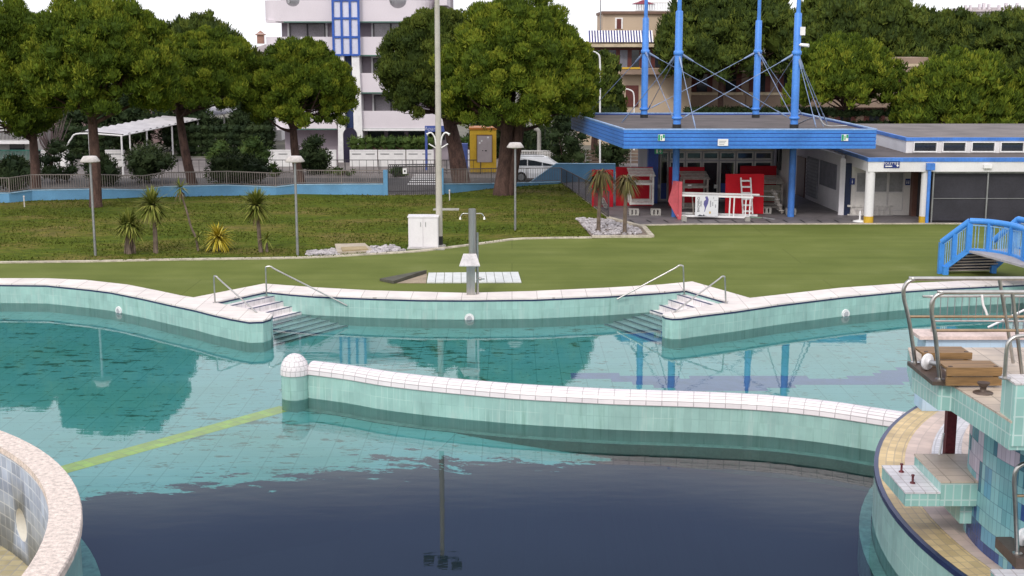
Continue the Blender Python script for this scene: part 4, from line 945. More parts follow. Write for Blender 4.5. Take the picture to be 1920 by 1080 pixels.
for k in range(4):
    a, b_ = U(690 + k * 38, 262, YA + 1.55), U(720 + k * 38, 244, YA + 1.55); m = MB(); m.box(a.x, b_.x, YA + 1.5, YA + 1.598, a.z, b_.z); m.build('ground_floor_window', GLASS, ap)
m = MB(); m.box(U(676).x, U(840).x, YA - .15, YA + .2, U(0, 245).z, U(0, 241.5).z); m.build('awning_rail', WHITE, ap)

# ------------------------------------------------------------------ other houses
def house(label, Y, x0, x1, yt, m_, depth=12, cat='building'):
    h = empty('house', ((x0 + x1) / 2, Y, ROAD), label, cat); q = MB(); q.box(x0, x1, Y, Y + depth, ROAD, Q(0, yt, Y).z); q.build('wall', m_, h); return h
BEI = mat('beige_plaster', (.50, .39, .29), .85, var=.12, scale=.3); BEID = mat('tan_plaster', (.30, .215, .165), .85, var=.2, scale=.4)
SHUT = mat('red_brown_shutter', (.12, .03, .025), .6, var=.25)
Y1 = 126.0; V1 = lambda px, py: Q(px, py, Y1)
h1 = house('beige house with a blue and white striped awning and red-brown shutters', Y1, V1(1096, 0).x, V1(1300, 0).x, 78, BEI, 14)
q = MB(); q.box(V1(1134, 0).x, V1(1290, 0).x, Y1 + 2.5, Y1 + 11, V1(0, 78).z + .002, Q(0, 26, Y1 + 2.5).z); q.build('top_floor', BEI, h1)
q = MB(); q.box(V1(1132, 0).x, V1(1295, 0).x, Y1 + 2.2, Y1 + 11.3, Q(0, 26, Y1 + 2.5).z + .002, Q(0, 21, Y1 + 2.5).z); q.build('roof', mat('roof_edge_brown', (.20, .12, .09), .7), h1)
a, b_ = Q(1153, 54, Y1 + 2.45), Q(1168, 33, Y1 + 2.45); q = MB(); q.box(a.x, b_.x, Y1 + 2.4, Y1 + 2.498, a.z, b_.z); w_ = q.build('window', WHITE, h1); q = MB(); q.box(a.x + .16, b_.x - .16, Y1 + 2.38, Y1 + 2.397, a.z, b_.z - .12); q.build('pane', SHUT, w_)
aw = empty('awning', (V1(1160, 0).x, Y1 - .6, V1(0, 79).z), 'blue and white striped awning on the beige house', 'awning')
n_ = 46; x0_, x1_ = V1(1104, 0).x, V1(1224, 0).x
for k in range(n_):
    a = x0_ + (x1_ - x0_) * k / n_; c_ = x0_ + (x1_ - x0_) * (k + 1) / n_; z0, z1 = V1(0, 79).z, V1(0, 57).z
    if k == 0: mw, mbl = MB(), MB()
    (mw if k % 2 else mbl).hexa([(a, Y1 - 1.3, z0), (c_, Y1 - 1.3, z0), (c_, Y1 - 1.25, z0), (a, Y1 - 1.25, z0), (a, Y1 - .1, z1), (c_, Y1 - .1, z1), (c_, Y1 - .04, z1), (a, Y1 - .04, z1)])
mw.build('white_stripes', WHITE, aw); mbl.build('blue_stripes', mat('awning_blue', (.03, .03, .16), .7), aw)
q = MB(); q.box(V1(1104, 0).x, V1(1226, 0).x, Y1 - 1.2, Y1 - .05, V1(0, 88).z, V1(0, 82).z); q.build('balcony', mat('cream_plaster', (.58, .47, .33), .8), h1)
q = MB(); q.box(V1(1108, 0).x, V1(1280, 0).x, Y1 - .04, Y1 - .003, V1(0, 127).z, V1(0, 90).z); q.build('shutter_wall', SHUT, h1)
for k in range(6):
    px = 1120 + k * 22; q = MB(); q.box(V1(px, 0).x, V1(px + 14, 0).x, Y1 - .08, Y1 - .043, V1(0, 126).z, V1(0, 94).z); q.build('window', GLASS if k % 2 else mat('grey_shutter', (.2, .2, .24)), h1)
q = MB(); q.box(V1(1165, 0).x, V1(1285, 0).x, Y1 - 1.2, Y1 - .045, V1(0, 139).z, V1(0, 129).z); q.build('balcony', BEID, h1)
q = MB(); q.box(V1(1166, 0).x, V1(1200, 0).x, Y1 - 1.26, Y1 - 1.203, V1(0, 129).z, V1(0, 125.5).z); q.build('flower_box', YELLOW, h1)
q = MB(); q.box(V1(1176, 0).x, V1(1200, 0).x, Y1 - .1, Y1 - .003, V1(0, 200).z, V1(0, 160).z); q.build('door', SHUT, h1)
q = MB(); q.tube([V1(1126, 88), V1(1126, -40)], .05, 6); q.build('aerial', GALV, h1)
Y2 = 134.0; V2 = lambda px, py: Q(px, py, Y2)
h2 = house('long tan house with deep dark balconies behind the pines on the right', Y2, V2(1235, 0).x, V2(1760, 0).x, 108, BEID, 12)
for yt, yb in ((125, 134), (178, 200)):
    for a, b_ in ((1236, 1275), (1277, 1398), (1400, 1500), (1502, 1590), (1592, 1740)):
        q = MB(); q.box(V2(a, 0).x, V2(b_, 0).x, Y2 - 1.5, Y2 - 1.3, V2(0, yb).z, V2(0, yt).z); bo = q.build('balcony', BEID, h2)
        q = MB(); q.box(V2(a, 0).x, V2(b_, 0).x, Y2 - 1.29, Y2 - .004, V2(0, yb).z - .1, V2(0, yb).z + .1); q.build('balcony_floor', BEID, bo)
        q = MB(); q.box(V2(a + 4, 0).x, V2(b_ - 4, 0).x, Y2 - 1.6, Y2 - 1.55, V2(0, yt).z + .05, V2(0, yt).z + .3); q.build('rail', mat('cream_plaster', (.58, .47, .33)), bo)
for yt, yb in ((137, 172), (203, 235)):
    for k in range(9):
        px = 1245 + k * 55; q = MB(); q.box(V2(px, 0).x, V2(px + 40, 0).x, Y2 - .06, Y2 - .003, V2(0, yb).z, V2(0, yt).z); w_ = q.build('window', SHUT, h2)
        q = MB(); q.box(V2(px + 10, 0).x, V2(px + 30, 0).x, Y2 - .08, Y2 - .062, V2(0, yb).z, V2(0, yt).z - .1); q.build('pane', GLASS, w_)
Y3 = 175.0; V3 = lambda px, py: Q(px, py, Y3)
h3 = house('distant white block with a roof terrace balustrade above the beige house', Y3, V3(1185, 0).x, V3(1310, 0).x, 24, WALLW, 14)
for k in range(26):
    q = MB() if k == 0 else q; x = V3(1193 + k * 3, 0).x; q.box(x, x + .1, Y3 - .3, Y3 - .2, V3(0, 19).z, V3(0, 6).z)
q.box(V3(1190, 0).x, V3(1275, 0).x, Y3 - .35, Y3 - .15, V3(0, 5.9).z, V3(0, 3).z); q.box(V3(1190, 0).x, V3(1275, 0).x, Y3 - .35, Y3 - .15, V3(0, 23).z, V3(0, 19.2).z); q.build('balustrade', WHITE, h3)
q = MB(); q.tube([V3(1206, 20), V3(1206, 4)], .06, 6); q.lathe(V3(1206, 8), [(1.6, 0), (.05, .55)], 8); q.build('parasol', mat('maroon_cloth', (.2, .03, .05), .8), h3)
Y4 = 190.0; V4 = lambda px, py: Q(px, py, Y4)
h4 = house('distant white building with many chimneys at the upper right', Y4, V4(1812, 0).x, V4(1990, 0).x, 22, WALLW, 14)
q = MB(); q.hexa([(V4(1805, 0).x, Y4 - 1, V4(0, 22).z + .01), (V4(2000, 0).x, Y4 - 1, V4(0, 22).z + .01), (V4(2000, 0).x, Y4 + 15, V4(0, 22).z + .01), (V4(1805, 0).x, Y4 + 15, V4(0, 22).z + .01), (V4(1832, 0).x, Y4 + 3, V4(0, 12.5).z), (V4(1990, 0).x, Y4 + 3, V4(0, 12.5).z), (V4(1990, 0).x, Y4 + 10, V4(0, 12.5).z), (V4(1832, 0).x, Y4 + 10, V4(0, 12.5).z)]); rf = q.build('roof', mat('grey_tiles', (.40, .34, .34), .8), h4)
for px, w_ in ((1817, 5), (1826, 4), (1851, 6), (1861, 5), (1880, 5), (1893, 6), (1901, 6), (1914, 5), (1843, 4)):
    q = MB(); x = V4(px, 0).x; q.box(x - w_ * .03, x + w_ * .03, Y4 + 1, Y4 + 1.6, V4(0, 20).z, V4(0, 5 + (px % 3) * 2).z); q.build('chimney', PINKW, rf)
for k in range(3):
    q = MB(); x = V4(1904 + 14 * k, 0).x; q.box(x, x + .6, Y4 - .05, Y4 - .003, V4(0, 33).z, V4(0, 26).z); q.build('window', GLASS, h4)
Y5 = 132.0; V5 = lambda px, py: Q(px, py, Y5)
h5 = house('small pale house with a sloping roof and brick chimney left of the apartment house', Y5, V5(462, 0).x, V5(520, 0).x, 98, WALLW, 9)
q = MB(); q.hexa([(V5(458, 0).x, Y5 - .5, V5(0, 97).z), (V5(525, 0).x, Y5 - .5, V5(0, 97).z), (V5(525, 0).x, Y5 + 9, V5(0, 97).z), (V5(458, 0).x, Y5 + 9, V5(0, 97).z), (V5(459, 0).x, Y5 - .4, V5(0, 94).z), (V5(525, 0).x, Y5 - .4, V5(0, 74).z), (V5(525, 0).x, Y5 + 9, V5(0, 74).z), (V5(459, 0).x, Y5 + 9, V5(0, 94).z)]); rf = q.build('roof', mat('pale_roof_tiles', (.52, .46, .48), .8, var=.2), h5)
q = MB(); a = V5(489, 82); q.box(a.x - .3, a.x + .3, Y5 - .3, Y5 + .4, a.z, V5(0, 66).z); q.box(a.x - .42, a.x + .42, Y5 - .42, Y5 + .52, V5(0, 66).z + .002, V5(0, 63.5).z); q.lathe((a.x, Y5, V5(0, 63).z), [(.4, 0), (.01, .3)], 4); q.build('chimney', mat('chimney_brick', (.40, .22, .17), .8), rf)
h6 = house('white and grey house with a green balcony rail at the far left', 104.0, -48, Q(58, 0, 104).x, 225, mat('shabby_white_plaster', (.42, .40, .39), .85, var=.2, scale=.4), 3)
for yt, yb in ((248, 262), (283, 300)):
    q = MB()
    for k in range(34): x = Q(-30 + k * 2.6, 0, 103.5).x; q.box(x, x + .04, 103.1, 103.15, Q(0, yb, 103).z, Q(0, yt, 103).z)
    q.box(-46, Q(57, 0, 103).x, 103.08, 103.17, Q(0, yt, 103).z, Q(0, yt, 103).z + .08); q.build('balcony_rail', mat('green_rail', (.03, .14, .11), .5) if yt > 260 else DARKMETAL, h6)
q = MB(); q.box(-46, Q(50, 0, 104).x, 102.9, 103.99, Q(0, 268, 104).z, Q(0, 263, 104).z); q.build('balcony', WALLW, h6)
q = MB(); q.box(Q(0, 0, 104).x, Q(28, 0, 104).x, 103.9, 103.997, Q(0, 283, 104).z, Q(0, 270, 104).z); q.build('window', GLASS, h6)
h7 = house('pinkish plastered house behind the pines on the left', 128.0, Q(60, 0, 128).x, Q(330, 0, 128).x, 175, mat('dusky_pink_plaster', (.27, .19, .19), .9, var=.25, scale=.3), 10)
for k in range(6):
    q = MB(); x = Q(85 + k * 38, 0, 128).x; q.box(x, x + .9, 127.9, 127.997, Q(0, 228, 128).z, Q(0, 200, 128).z); q.build('window', GLASS, h7)
# ------------------------------------------------------------------ pines, bushes, garden plants
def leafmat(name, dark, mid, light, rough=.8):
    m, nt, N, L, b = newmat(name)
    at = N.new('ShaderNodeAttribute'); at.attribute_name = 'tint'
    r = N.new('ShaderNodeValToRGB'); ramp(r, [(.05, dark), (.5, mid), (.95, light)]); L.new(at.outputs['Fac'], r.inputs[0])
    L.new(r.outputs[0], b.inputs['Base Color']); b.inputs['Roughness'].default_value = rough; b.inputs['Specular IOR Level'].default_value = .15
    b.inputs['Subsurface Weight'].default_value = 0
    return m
PINE = leafmat('pine_needles', (.040, .066, .006), (.092, .132, .010), (.20, .215, .020))
PINED = leafmat('distant_pine_needles', (.030, .048, .010), (.062, .088, .013), (.115, .135, .020))
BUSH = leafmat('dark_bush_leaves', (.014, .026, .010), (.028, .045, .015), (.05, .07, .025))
HEDGE = leafmat('hedge_leaves', (.03, .055, .012), (.055, .09, .02), (.10, .13, .03))
ico = None
def icos():
    global ico
    if ico is None:
        import bmesh
        bm = bmesh.new(); bmesh.ops.create_icosphere(bm, subdivisions=2, radius=1)
        bm.verts.ensure_lookup_table(); ico = (np.array([v.co[:] for v in bm.verts]), np.array([[v.index for v in f.verts] for f in bm.faces])); bm.free()
    return ico
def foliage(name, clumps, per, leaf, m, parent, rng, core=.64, upbias=.95, flat=.85, width=.38):
    """clumps: (x, y, z, radius). Each is a knot of needle tufts (small pointed blades) round a dense middle."""
    iv, if_ = icos(); V = []; Fc = []; T = []; nv = 0
    for (x, y, z, r) in clumps:
        tint = rng.random() * .75 + .05
        n = max(12, int(per * (r ** 1.3)))
        d = rng.normal(size=(n, 3)); d[:, 2] += upbias * .6; d /= np.linalg.norm(d, axis=1)[:, None]
        rad = r * (.78 + .3 * rng.random(n))[:, None]
        c = np.array([x, y, z]) + d * rad * np.array([1, 1, flat])
        ax = d * .75 + np.array([0, 0, upbias]) + rng.normal(size=(n, 3)) * .35; ax /= np.linalg.norm(ax, axis=1)[:, None]
        side = np.cross(ax, rng.normal(size=(n, 3))); side /= np.linalg.norm(side, axis=1)[:, None]
        ln = leaf * (.6 + .8 * rng.random(n))[:, None]; w = ln * width * .5
        base = c - ax * ln * .4; p0 = base - side * w; p1 = base + side * w; p2 = base + ax * ln + side * w * .35; p3 = base + ax * ln - side * w * .35
        V.append(np.stack([p0, p1, p2, p3], 1).reshape(-1, 3)); k = np.arange(n) * 4 + nv
        Fc.append(np.stack([k, k + 1, k + 2, k + 3], 1)); nv += 4 * n
        T.append(np.repeat(np.clip(tint + rng.normal(size=n) * .17, 0, 1), 4))
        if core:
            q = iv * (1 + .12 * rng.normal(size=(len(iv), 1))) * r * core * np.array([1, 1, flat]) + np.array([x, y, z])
            V.append(q); f = if_ + nv; Fc.append(np.concatenate([f, f[:, 2:3]], 1)); nv += len(q); T.append(np.full(len(q), max(.02, tint - .2)))  # cores tinted darker than the leaves, inner shade put into the colour
    V = np.concatenate(V); Fc = np.concatenate(Fc); T = np.concatenate(T)
    off = WL[parent.name] if parent else Vector((0, 0, 0)); V = V - np.array(off)
    tri = Fc[:, 2] == Fc[:, 3]
    faces = [tuple(f[:3]) if t else tuple(f) for f, t in zip(Fc.tolist(), tri.tolist())]
    me = bpy.data.meshes.new(name); me.from_pydata(V.tolist(), [], faces)
    a = me.attributes.new('tint', 'FLOAT', 'POINT'); a.data.foreach_set('value', T.astype(np.float32))
    me.materials.append(m); me.update()
    o = bpy.data.objects.new(name, me); COL.objects.link(o)
    if parent: o.parent = parent
    WL[o.name] = off.copy() if parent else Vector((0, 0, 0)); return o
def pine(seed, x0, x1, yt, yb, Y, bx, tx, label, gz=0., by=None, m=None, n=95, r=.19, leaf=.165, per=680, fork=True, thick=.29, double=False, group='umbrella pines'):
    rng = np.random.default_rng(seed); rn = random.Random(seed)
    c = Q((x0 + x1) / 2, yb, Y); X = (x1 - x0) / 2 / F * Y; zt = Q(0, yt, Y).z; zb = Q(0, yb, Y).z; H = zt - zb
    base = Vector((QX(bx, Y, gz), Y, gz)); root = empty('pine_tree', base, label, 'pine tree', group)
    cc = np.array([c.x, Y, zb + .36 * H]); ry = min(X, H * 1.25) * .95; cl = []
    n = int(n * 2.3); R0 = r * (X + H) * .50
    cc[2] = zb + .26 * H; npad = max(9, int(n / 9.5)); sz = (X + H) * .5
    for k in range(npad):                         # the crown is a dome of separate needle pads, one per branch
        u_ = 1 - (k + .5) / npad * 1.16; ph = k * 2.39996 + rn.uniform(-.25, .25); s_ = math.sqrt(max(0, 1 - u_ * u_)); PR = sz * rn.uniform(.24, .40) * (1.0 if u_ > .1 else .82)
        q = rn.uniform(.90, 1.08); hz = (.74 * H - PR * .62) if u_ > 0 else .22 * H
        cp_ = cc + np.array([(X - PR * .85) * s_ * math.cos(ph) * q, (ry - PR * .8) * s_ * math.sin(ph) * q, hz * u_ * q])
        ax = Vector((s_ * math.cos(ph) * .8, s_ * math.sin(ph) * .8, max(u_, 0) + .55)).normalized(); cl.append((*cp_, PR * .80))
        for j in range(17):
            d_ = Vector(rng.normal(size=3)).normalized(); 
            if d_.dot(ax) < -.25: d_ = d_ - ax * 2 * d_.dot(ax)
            e = d_ * PR * rn.uniform(.72, 1.06); e -= ax * .22 * e.dot(ax); rr = PR * rn.uniform(.20, .36)
            cl.append((cp_[0] + e.x, cp_[1] + e.y, cp_[2] + e.z, rr))
    for k in range(n // 8):                       # loose tufts low on the rim
        ph = rn.uniform(0, 6.283); q = rn.uniform(.6, 1.02); cl.append((*(cc + np.array([X * .93 * q * math.cos(ph), ry * .93 * q * math.sin(ph), -rn.uniform(.02, .22) * H])), sz * rn.uniform(.06, .11)))
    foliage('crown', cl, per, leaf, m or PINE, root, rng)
    top = Vector((QX(tx, Y, zb), Y, zb + .10 * H)); t = MB()
    mid = base.lerp(top, .5) + Vector((rn.uniform(-.15, .15), 0, 0))
    t.tube(arc([base - Vector((0, 0, .1)), base + Vector((0, 0, .25)), base.lerp(mid, .5), mid, mid.lerp(top, .6), top], 3), [thick * 1.35] * 1 + [thick * (1.25 - .6 * k / 15) for k in range(15)], 12)
    if double:
        t2_ = top + Vector((.9, .2, .5)); t.tube(arc([base + Vector((.30, .1, -.1)), base.lerp(t2_, .3) + Vector((.25, 0, 0)), base.lerp(t2_, .7) + Vector((.12, 0, 0)), t2_], 4), [thick * (1.0 - .5 * k / 13) for k in range(13)], 10)
    for (lx, ly, lz, lr) in rn.sample(cl, min(26, len(cl))):
        s0 = base.lerp(mid, 1).lerp(top, rn.uniform(.55, 1.0)); e = Vector((lx, ly, lz)); e = s0.lerp(e, .88); mm = s0.lerp(e, .5) + Vector((0, 0, -.10 * (e - s0).length * rn.uniform(-.2, 1.2))); tk = thick * rn.uniform(.26, .46)
        t.tube(arc([s0, mm, e], 4), [tk * (1 - .095 * k) for k in range(9)], 7)
    if fork:                                     # bare twigs under the crown
        for k in range(22):
            lx, ly, lz, lr = rn.choice(cl); s0 = top + Vector((rn.uniform(-.5, .5), rn.uniform(-.5, .5), rn.uniform(-.3, .5))); e = Vector((lx, ly, zb + rn.uniform(.02, .45) * H)); e = s0.lerp(e, rn.uniform(.6, .9))
            t.tube([s0, s0.lerp(e, .5) + Vector((0, 0, rn.uniform(-.35, .1))), e], [.07, .05, .018], 5)
    t.build('trunk', BARK, root); return root
pine(1, -75, 108, 10, 262, 78.5, 68, 62, 'pine tree at the left edge, its crown hanging lowest beside the dark bushes', ROAD, n=110)
pine(2, 55, 338, 4, 208, 73.6, 180, 172, 'big pine tree standing on the lawn in front of the blue wall', 0, n=125, thick=.30)
pine(3, 262, 492, 60, 204, 85, 364, 333, 'pine tree with a leaning forked trunk in front of the corrugated carport roof', ROAD, n=100)
pine(4, 466, 668, 80, 232, 86, 566, 548, 'smaller pine tree with a curved trunk before the left half of the apartment house', ROAD, n=90)
pine(5, 826, 1118, 10, 236, 79.5, 941, 952, 'biggest pine tree with a thick double trunk right of the yellow kiosk', 0, n=135, thick=.46, double=True)
pine(6, 712, 925, 22, 226, 88, 866, 838, 'pine tree with a leaning trunk beside the yellow kiosk', ROAD, m=PINED, n=95, thick=.55)
pine(7, 268, 470, 29, 170, 124, 372, 372, 'dark pine tree far back above the left crowns', ROAD, m=PINED, n=70, leaf=.38, per=110, fork=False)
pine(8, 400, 520, 92, 190, 128, 470, 470, 'far pine tree behind the small house with the brick chimney', ROAD, m=PINED, n=50, leaf=.38, per=110, fork=False)
pine(9, 1222, 1512, -24, 142, 124, 1352, 1352, 'large dark pine tree behind the left masts, before the tan house', ROAD, m=PINED, n=120, leaf=.36, per=120)
pine(10, 1440, 1770, -8, 165, 150, 1600, 1600, 'tall far pine tree reaching the top edge right of the right-hand masts', ROAD, m=PINED, n=130, leaf=.42, per=90, fork=False)
pine(11, 1660, 1860, 27, 165, 152, 1760, 1760, 'far pine tree right of the tallest one, below the white sky gap', ROAD, m=PINED, n=100, leaf=.42, per=90, fork=False)
pine(12, 1785, 2010, 24, 165, 148, 1890, 1890, 'far pine tree at the right edge in front of the building with chimneys', ROAD, m=PINED, n=100, leaf=.42, per=90, fork=False)
pine(13, 1468, 1690, 76, 196, 114, 1590, 1588, 'flat-topped lighter pine tree just right of the right-hand front mast', ROAD, m=PINE, n=100, leaf=.32, per=170, thick=.3)
pine(14, 1672, 1900, 104, 250, 110, 1722, 1738, 'rounded lighter pine tree above the long low roof at the right', ROAD, m=PINE, n=110, leaf=.32, per=170)
pine(15, 1868, 2030, 128, 250, 112, 1940, 1940, 'lighter pine tree cut off by the right edge', ROAD, m=PINE, n=70, leaf=.32, per=170)
pine(16, 1062, 1172, 100, 240, 104, 1118, 1118, 'dark bushy tree behind the left corner of the blue canopy', ROAD, m=PINED, n=70, leaf=.32, per=170, fork=False)
pine(17, -190, -40, 0, 240, 84, -110, -110, 'pine tree just outside the left edge behind the fence', ROAD, n=70)
def bush(name, seed, px, pyb, w, h, Y, label, m=None, gz=ROAD, cat='bush', stems=True, per=170, leaf=.22, nc=22):
    rng = np.random.default_rng(seed); rn = random.Random(seed); c = Vector((QX(px, Y, gz), Y, gz)); W_ = w / 2 / F * Y; H_ = h / F * Y
    root = empty(name, c, label, cat); cl = []
    for k in range(nc):
        t = rn.random(); a = rn.uniform(0, 6.28); q = math.sqrt(rn.random()); rr = min(W_, H_) * rn.uniform(.24, .42)
        s_ = math.sin(math.pi * (.2 + .75 * t)) ; cl.append((c.x + math.cos(a) * q * s_ * (W_ - rr * .8), c.y + math.sin(a) * q * s_ * min(W_, 1.3), gz + rr * .6 + t * (H_ - rr * 1.4), rr))
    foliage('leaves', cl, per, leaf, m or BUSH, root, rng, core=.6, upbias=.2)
    t = MB()
    for k in range(4): t.tube([c + Vector((rn.uniform(-.1, .1), 0, -.05)), c + Vector((rn.uniform(-.3, .3) * W_, rn.uniform(-.2, .2), H_ * .45))], [.06, .03], 6)
    t.build('stems', BARK, root); return root
bush('bush', 21, 108, 332, 78, 88, 92, 'dark round bush with a bare stem between the two leftmost pines', nc=18)
bush('bush', 22, 30, 345, 120, 70, 86, 'dark bush low at the far left edge behind the fence', nc=24)
bush('bush', 23, 190, 330, 100, 62, 90, 'spreading dark bush behind the big lawn pine', nc=22)
bush('bush', 24, 280, 332, 112, 82, 92, 'dense dark bush under the corrugated carport roof', nc=26)
bush('bush', 25, 445, 328, 150, 66, 91, 'wide dark bush left of the smaller pine', nc=30)
bush('bush', 26, 478, 290, 80, 70, 98, 'tall green bush behind the wide dark bush', HEDGE, nc=20)
bush('flowering_bush', 27, 412, 272, 66, 48, 104, 'yellowish green flowering bush beside the carport end', HEDGE, nc=16)
bush('bush', 28, 590, 305, 95, 76, 98, 'dark shrub with bare reddish twigs behind the smaller pine', nc=24)
bush('bush', 29, 1060, 285, 105, 150, 99, 'tall dark bush between the biggest pine and the blue canopy', nc=34)
bush('bush', 30, 1150, 290, 100, 120, 101, 'dark bush under the left corner of the blue canopy', nc=28)
bush('bush', 31, 745, 328, 46, 20, 96, 'small clipped bush on the pavement behind the gate', HEDGE, nc=12)
bush('bush', 32, 515, 328, 34, 26, 96, 'small round bush right of the wide dark bush', HEDGE, nc=10)
bush('bush', 33, 640, 318, 90, 16, 97, 'low flat bush in front of the white boundary wall', HEDGE, nc=14)
def hedge(seed, px0, px1, yt, yb, Y, label, m, gz=ROAD):
    rng = np.random.default_rng(seed); rn = random.Random(seed); a, b_ = Q(px0, yb, Y), Q(px1, yt, Y); root = empty('hedge', ((a.x + b_.x) / 2, Y, a.z), label, 'hedge'); cl = []
    nx = max(3, int((b_.x - a.x) / .55))
    for k in range(nx + 1):
        for j in range(max(2, int((b_.z - a.z) / .5))):
            cl.append((a.x + (b_.x - a.x) * k / nx, Y + rn.uniform(-.2, .2), a.z + .3 + (b_.z - a.z - .55) * j / max(1, int((b_.z - a.z) / .5) - 1), rn.uniform(.38, .52)))
    foliage('leaves', cl, 190, .2, m, root, rng, core=.75, upbias=.2)
    t = MB(); t.box(a.x + .3, b_.x - .3, Y - .1, Y + .1, gz, a.z + .3); t.build('stems', BARK, root)
hedge(41, 664, 806, 258, 282, 105.5, 'clipped green hedge in front of the apartment house ground floor', HEDGE)
hedge(42, 1560, 1730, 207, 240, 112, 'dark hedge behind the right end of the blue canopy', BUSH)
hedge(43, 1730, 1930, 215, 240, 113, 'dark hedge behind the long low roof at the right edge', BUSH)
hedge(46, 50, 200, 238, 300, 111, 'dark hedge behind the two leftmost pines', BUSH)
hedge(47, 338, 505, 236, 300, 114, 'dark hedge behind the wide dark bush and carport end', BUSH)
hedge(48, 205, 430, 222, 288, 141, 'tall dark hedge far behind the carport', BUSH)
hedge(44, 860, 900, 256, 275, 106, 'short hedge piece between blue gate and yellow kiosk', HEDGE)
hedge(45, 1290, 1560, 204, 214, 121, 'low dark hedge in front of the tan house', BUSH)
for k_, (px, pb_, w_, h_, Y_, lb) in enumerate(((240, 275, 140, 125, 116, 'dark leafy tree mass behind the near end of the carport roof'), (345, 275, 130, 125, 119, 'dark leafy tree mass behind the middle of the carport roof'), (470, 285, 120, 120, 121, 'dark leafy tree mass behind the far end of the carport roof'), (150, 280, 110, 100, 118, 'dark leafy tree mass before the pinkish house'), (935, 285, 150, 90, 112, 'dark leafy tree mass behind the yellow kiosk and biggest pine'), (1010, 262, 90, 55, 116, 'dark leafy tree mass behind the curved concrete post'))):
    bush('leafy_tree', 61 + k_, px, pb_, w_, h_, Y_, lb, cat='tree', nc=34, per=120, leaf=.3)
# bare shrub
bs = empty('bare_tree', (QX(95, 100, ROAD), 100, ROAD), 'leafless twiggy tree between the two leftmost pine trunks', 'bare tree'); rn = random.Random(5); q = MB(); c = Vector((QX(95, 100, ROAD), 100, ROAD))
q.tube([c, c + Vector((0, 0, 1.6))], [.10, .08], 7); tw_ = MB()
for k in range(46):
    a = rn.uniform(0, 6.28); e = c + Vector((math.cos(a) * rn.uniform(.4, 1.9), math.sin(a) * rn.uniform(.3, 1.2), rn.uniform(3.0, 4.9))); s0 = c + Vector((0, 0, rn.uniform(1.0, 1.6)))
    tw_.tube([s0, s0.lerp(e, .5) + Vector((math.cos(a) * .2, 0, -.1)), e], [.04, .03, .012], 4)
q.build('trunk', BARK, bs); tw_.build('branches', mat('grey_twig', (.15, .11, .11), .9), bs)

# spiky cabbage palms on the lawn
YUC = leafmat('palm_leaves', (.07, .09, .012), (.13, .15, .025), (.25, .25, .06)); YUCY = leafmat('yellow_palm_leaves', (.26, .20, .01), (.42, .33, .03), (.5, .42, .08)); YUCD = leafmat('dry_palm_leaves', (.055, .042, .02), (.10, .08, .035), (.13, .12, .04))
YUCB = leafmat('dead_palm_leaves', (.13, .09, .04), (.20, .15, .08), (.28, .22, .12))
def spiky(rng, c, n, ln, w, el0=-.5, el1=1.35, droop=.35):
    V = []; Fc = []; T = []
    for k in range(n):
        a = rng.random() * 6.283; el = el0 + (el1 - el0) * rng.random(); L_ = ln * (.75 + .4 * rng.random())
        d = np.array([math.cos(a) * math.cos(el), math.sin(a) * math.cos(el), math.sin(el)]); s_ = np.array([-math.sin(a), math.cos(a), 0]) * w / 2
        dr = np.array([0, 0, -droop * L_ * math.cos(el)]); p = [c + d * .02, c + d * L_ * .5 + dr * .2, c + d * L_ + dr]; i = len(V)
        V += [p[0] - s_ * .6, p[0] + s_ * .6, p[1] - s_, p[1] + s_, p[2]]; Fc += [(i, i + 1, i + 3, i + 2), (i + 2, i + 3, i + 4)]; t = rng.random(); T += [t] * 5
    return V, Fc, T
def palm(seed, pts, heads, label, m=YUC, gz=.03, cat='palm', group='spiky palms on the lawn', thick=.07, skirt=None):
    rng = np.random.default_rng(seed); base = pts[0]; root = empty('palm_tree', base, label, cat, group); V = []; Fc = []; T = []
    for (c, n, ln, w) in heads:
        v, f, t = spiky(rng, np.array(c), n, ln, w, *( (-.75, 1.3, .32) if skirt is None else skirt)); o_ = len(V); V += v; Fc += [tuple(k + o_ for k in q) for q in f]; T += t
    me = bpy.data.meshes.new('leaves'); me.from_pydata([tuple(np.array(v) - np.array(base)) for v in V], [], Fc); a = me.attributes.new('tint', 'FLOAT', 'POINT'); a.data.foreach_set('value', T); me.materials.append(m)
    o = bpy.data.objects.new('leaves', me); COL.objects.link(o); o.parent = root; WL[o.name] = Vector(base)
    if skirt is None and len(pts) > 2:
        V = []; Fc = []; T = []; c = heads[0][0]
        v, f, t = spiky(rng, np.array(c) - np.array([0, 0, .12]), 34, heads[0][2] * .75, .05, -1.45, -.5, .5)
        me = bpy.data.meshes.new('dead_leaves'); me.from_pydata([tuple(np.array(k) - np.array(base)) for k in v], [], f); a = me.attributes.new('tint', 'FLOAT', 'POINT'); a.data.foreach_set('value', t); me.materials.append(YUCB)
        o = bpy.data.objects.new('dead_leaves', me); COL.objects.link(o); o.parent = root; WL[o.name] = Vector(base)
    if len(pts) > 1:
        q = MB(); sm_ = arc(pts, 4); q.tube(sm_, [thick * (1.25 - .5 * k / len(sm_)) for k in range(len(sm_))], 8); q.build('trunk', mat('palm_trunk', (.17, .125, .095), .9, var=.45, scale=8, stretch=(1, 1, .4), bmp=.02), root)
    return root
b = P(242, 476, .03); h = lambda px, py, b=None: Q(px, py, b.y)
r_ = palm(51, [b, h(240, 450, b), h(243, 425, b)], [(h(243, 420, b), 200, .85, .08), (h(232, 424, b), 90, .75, .07), (h(254, 430, b), 70, .7, .07)], 'stocky spiky palm with several stems, leftmost on the lawn', thick=.10)
q = MB()
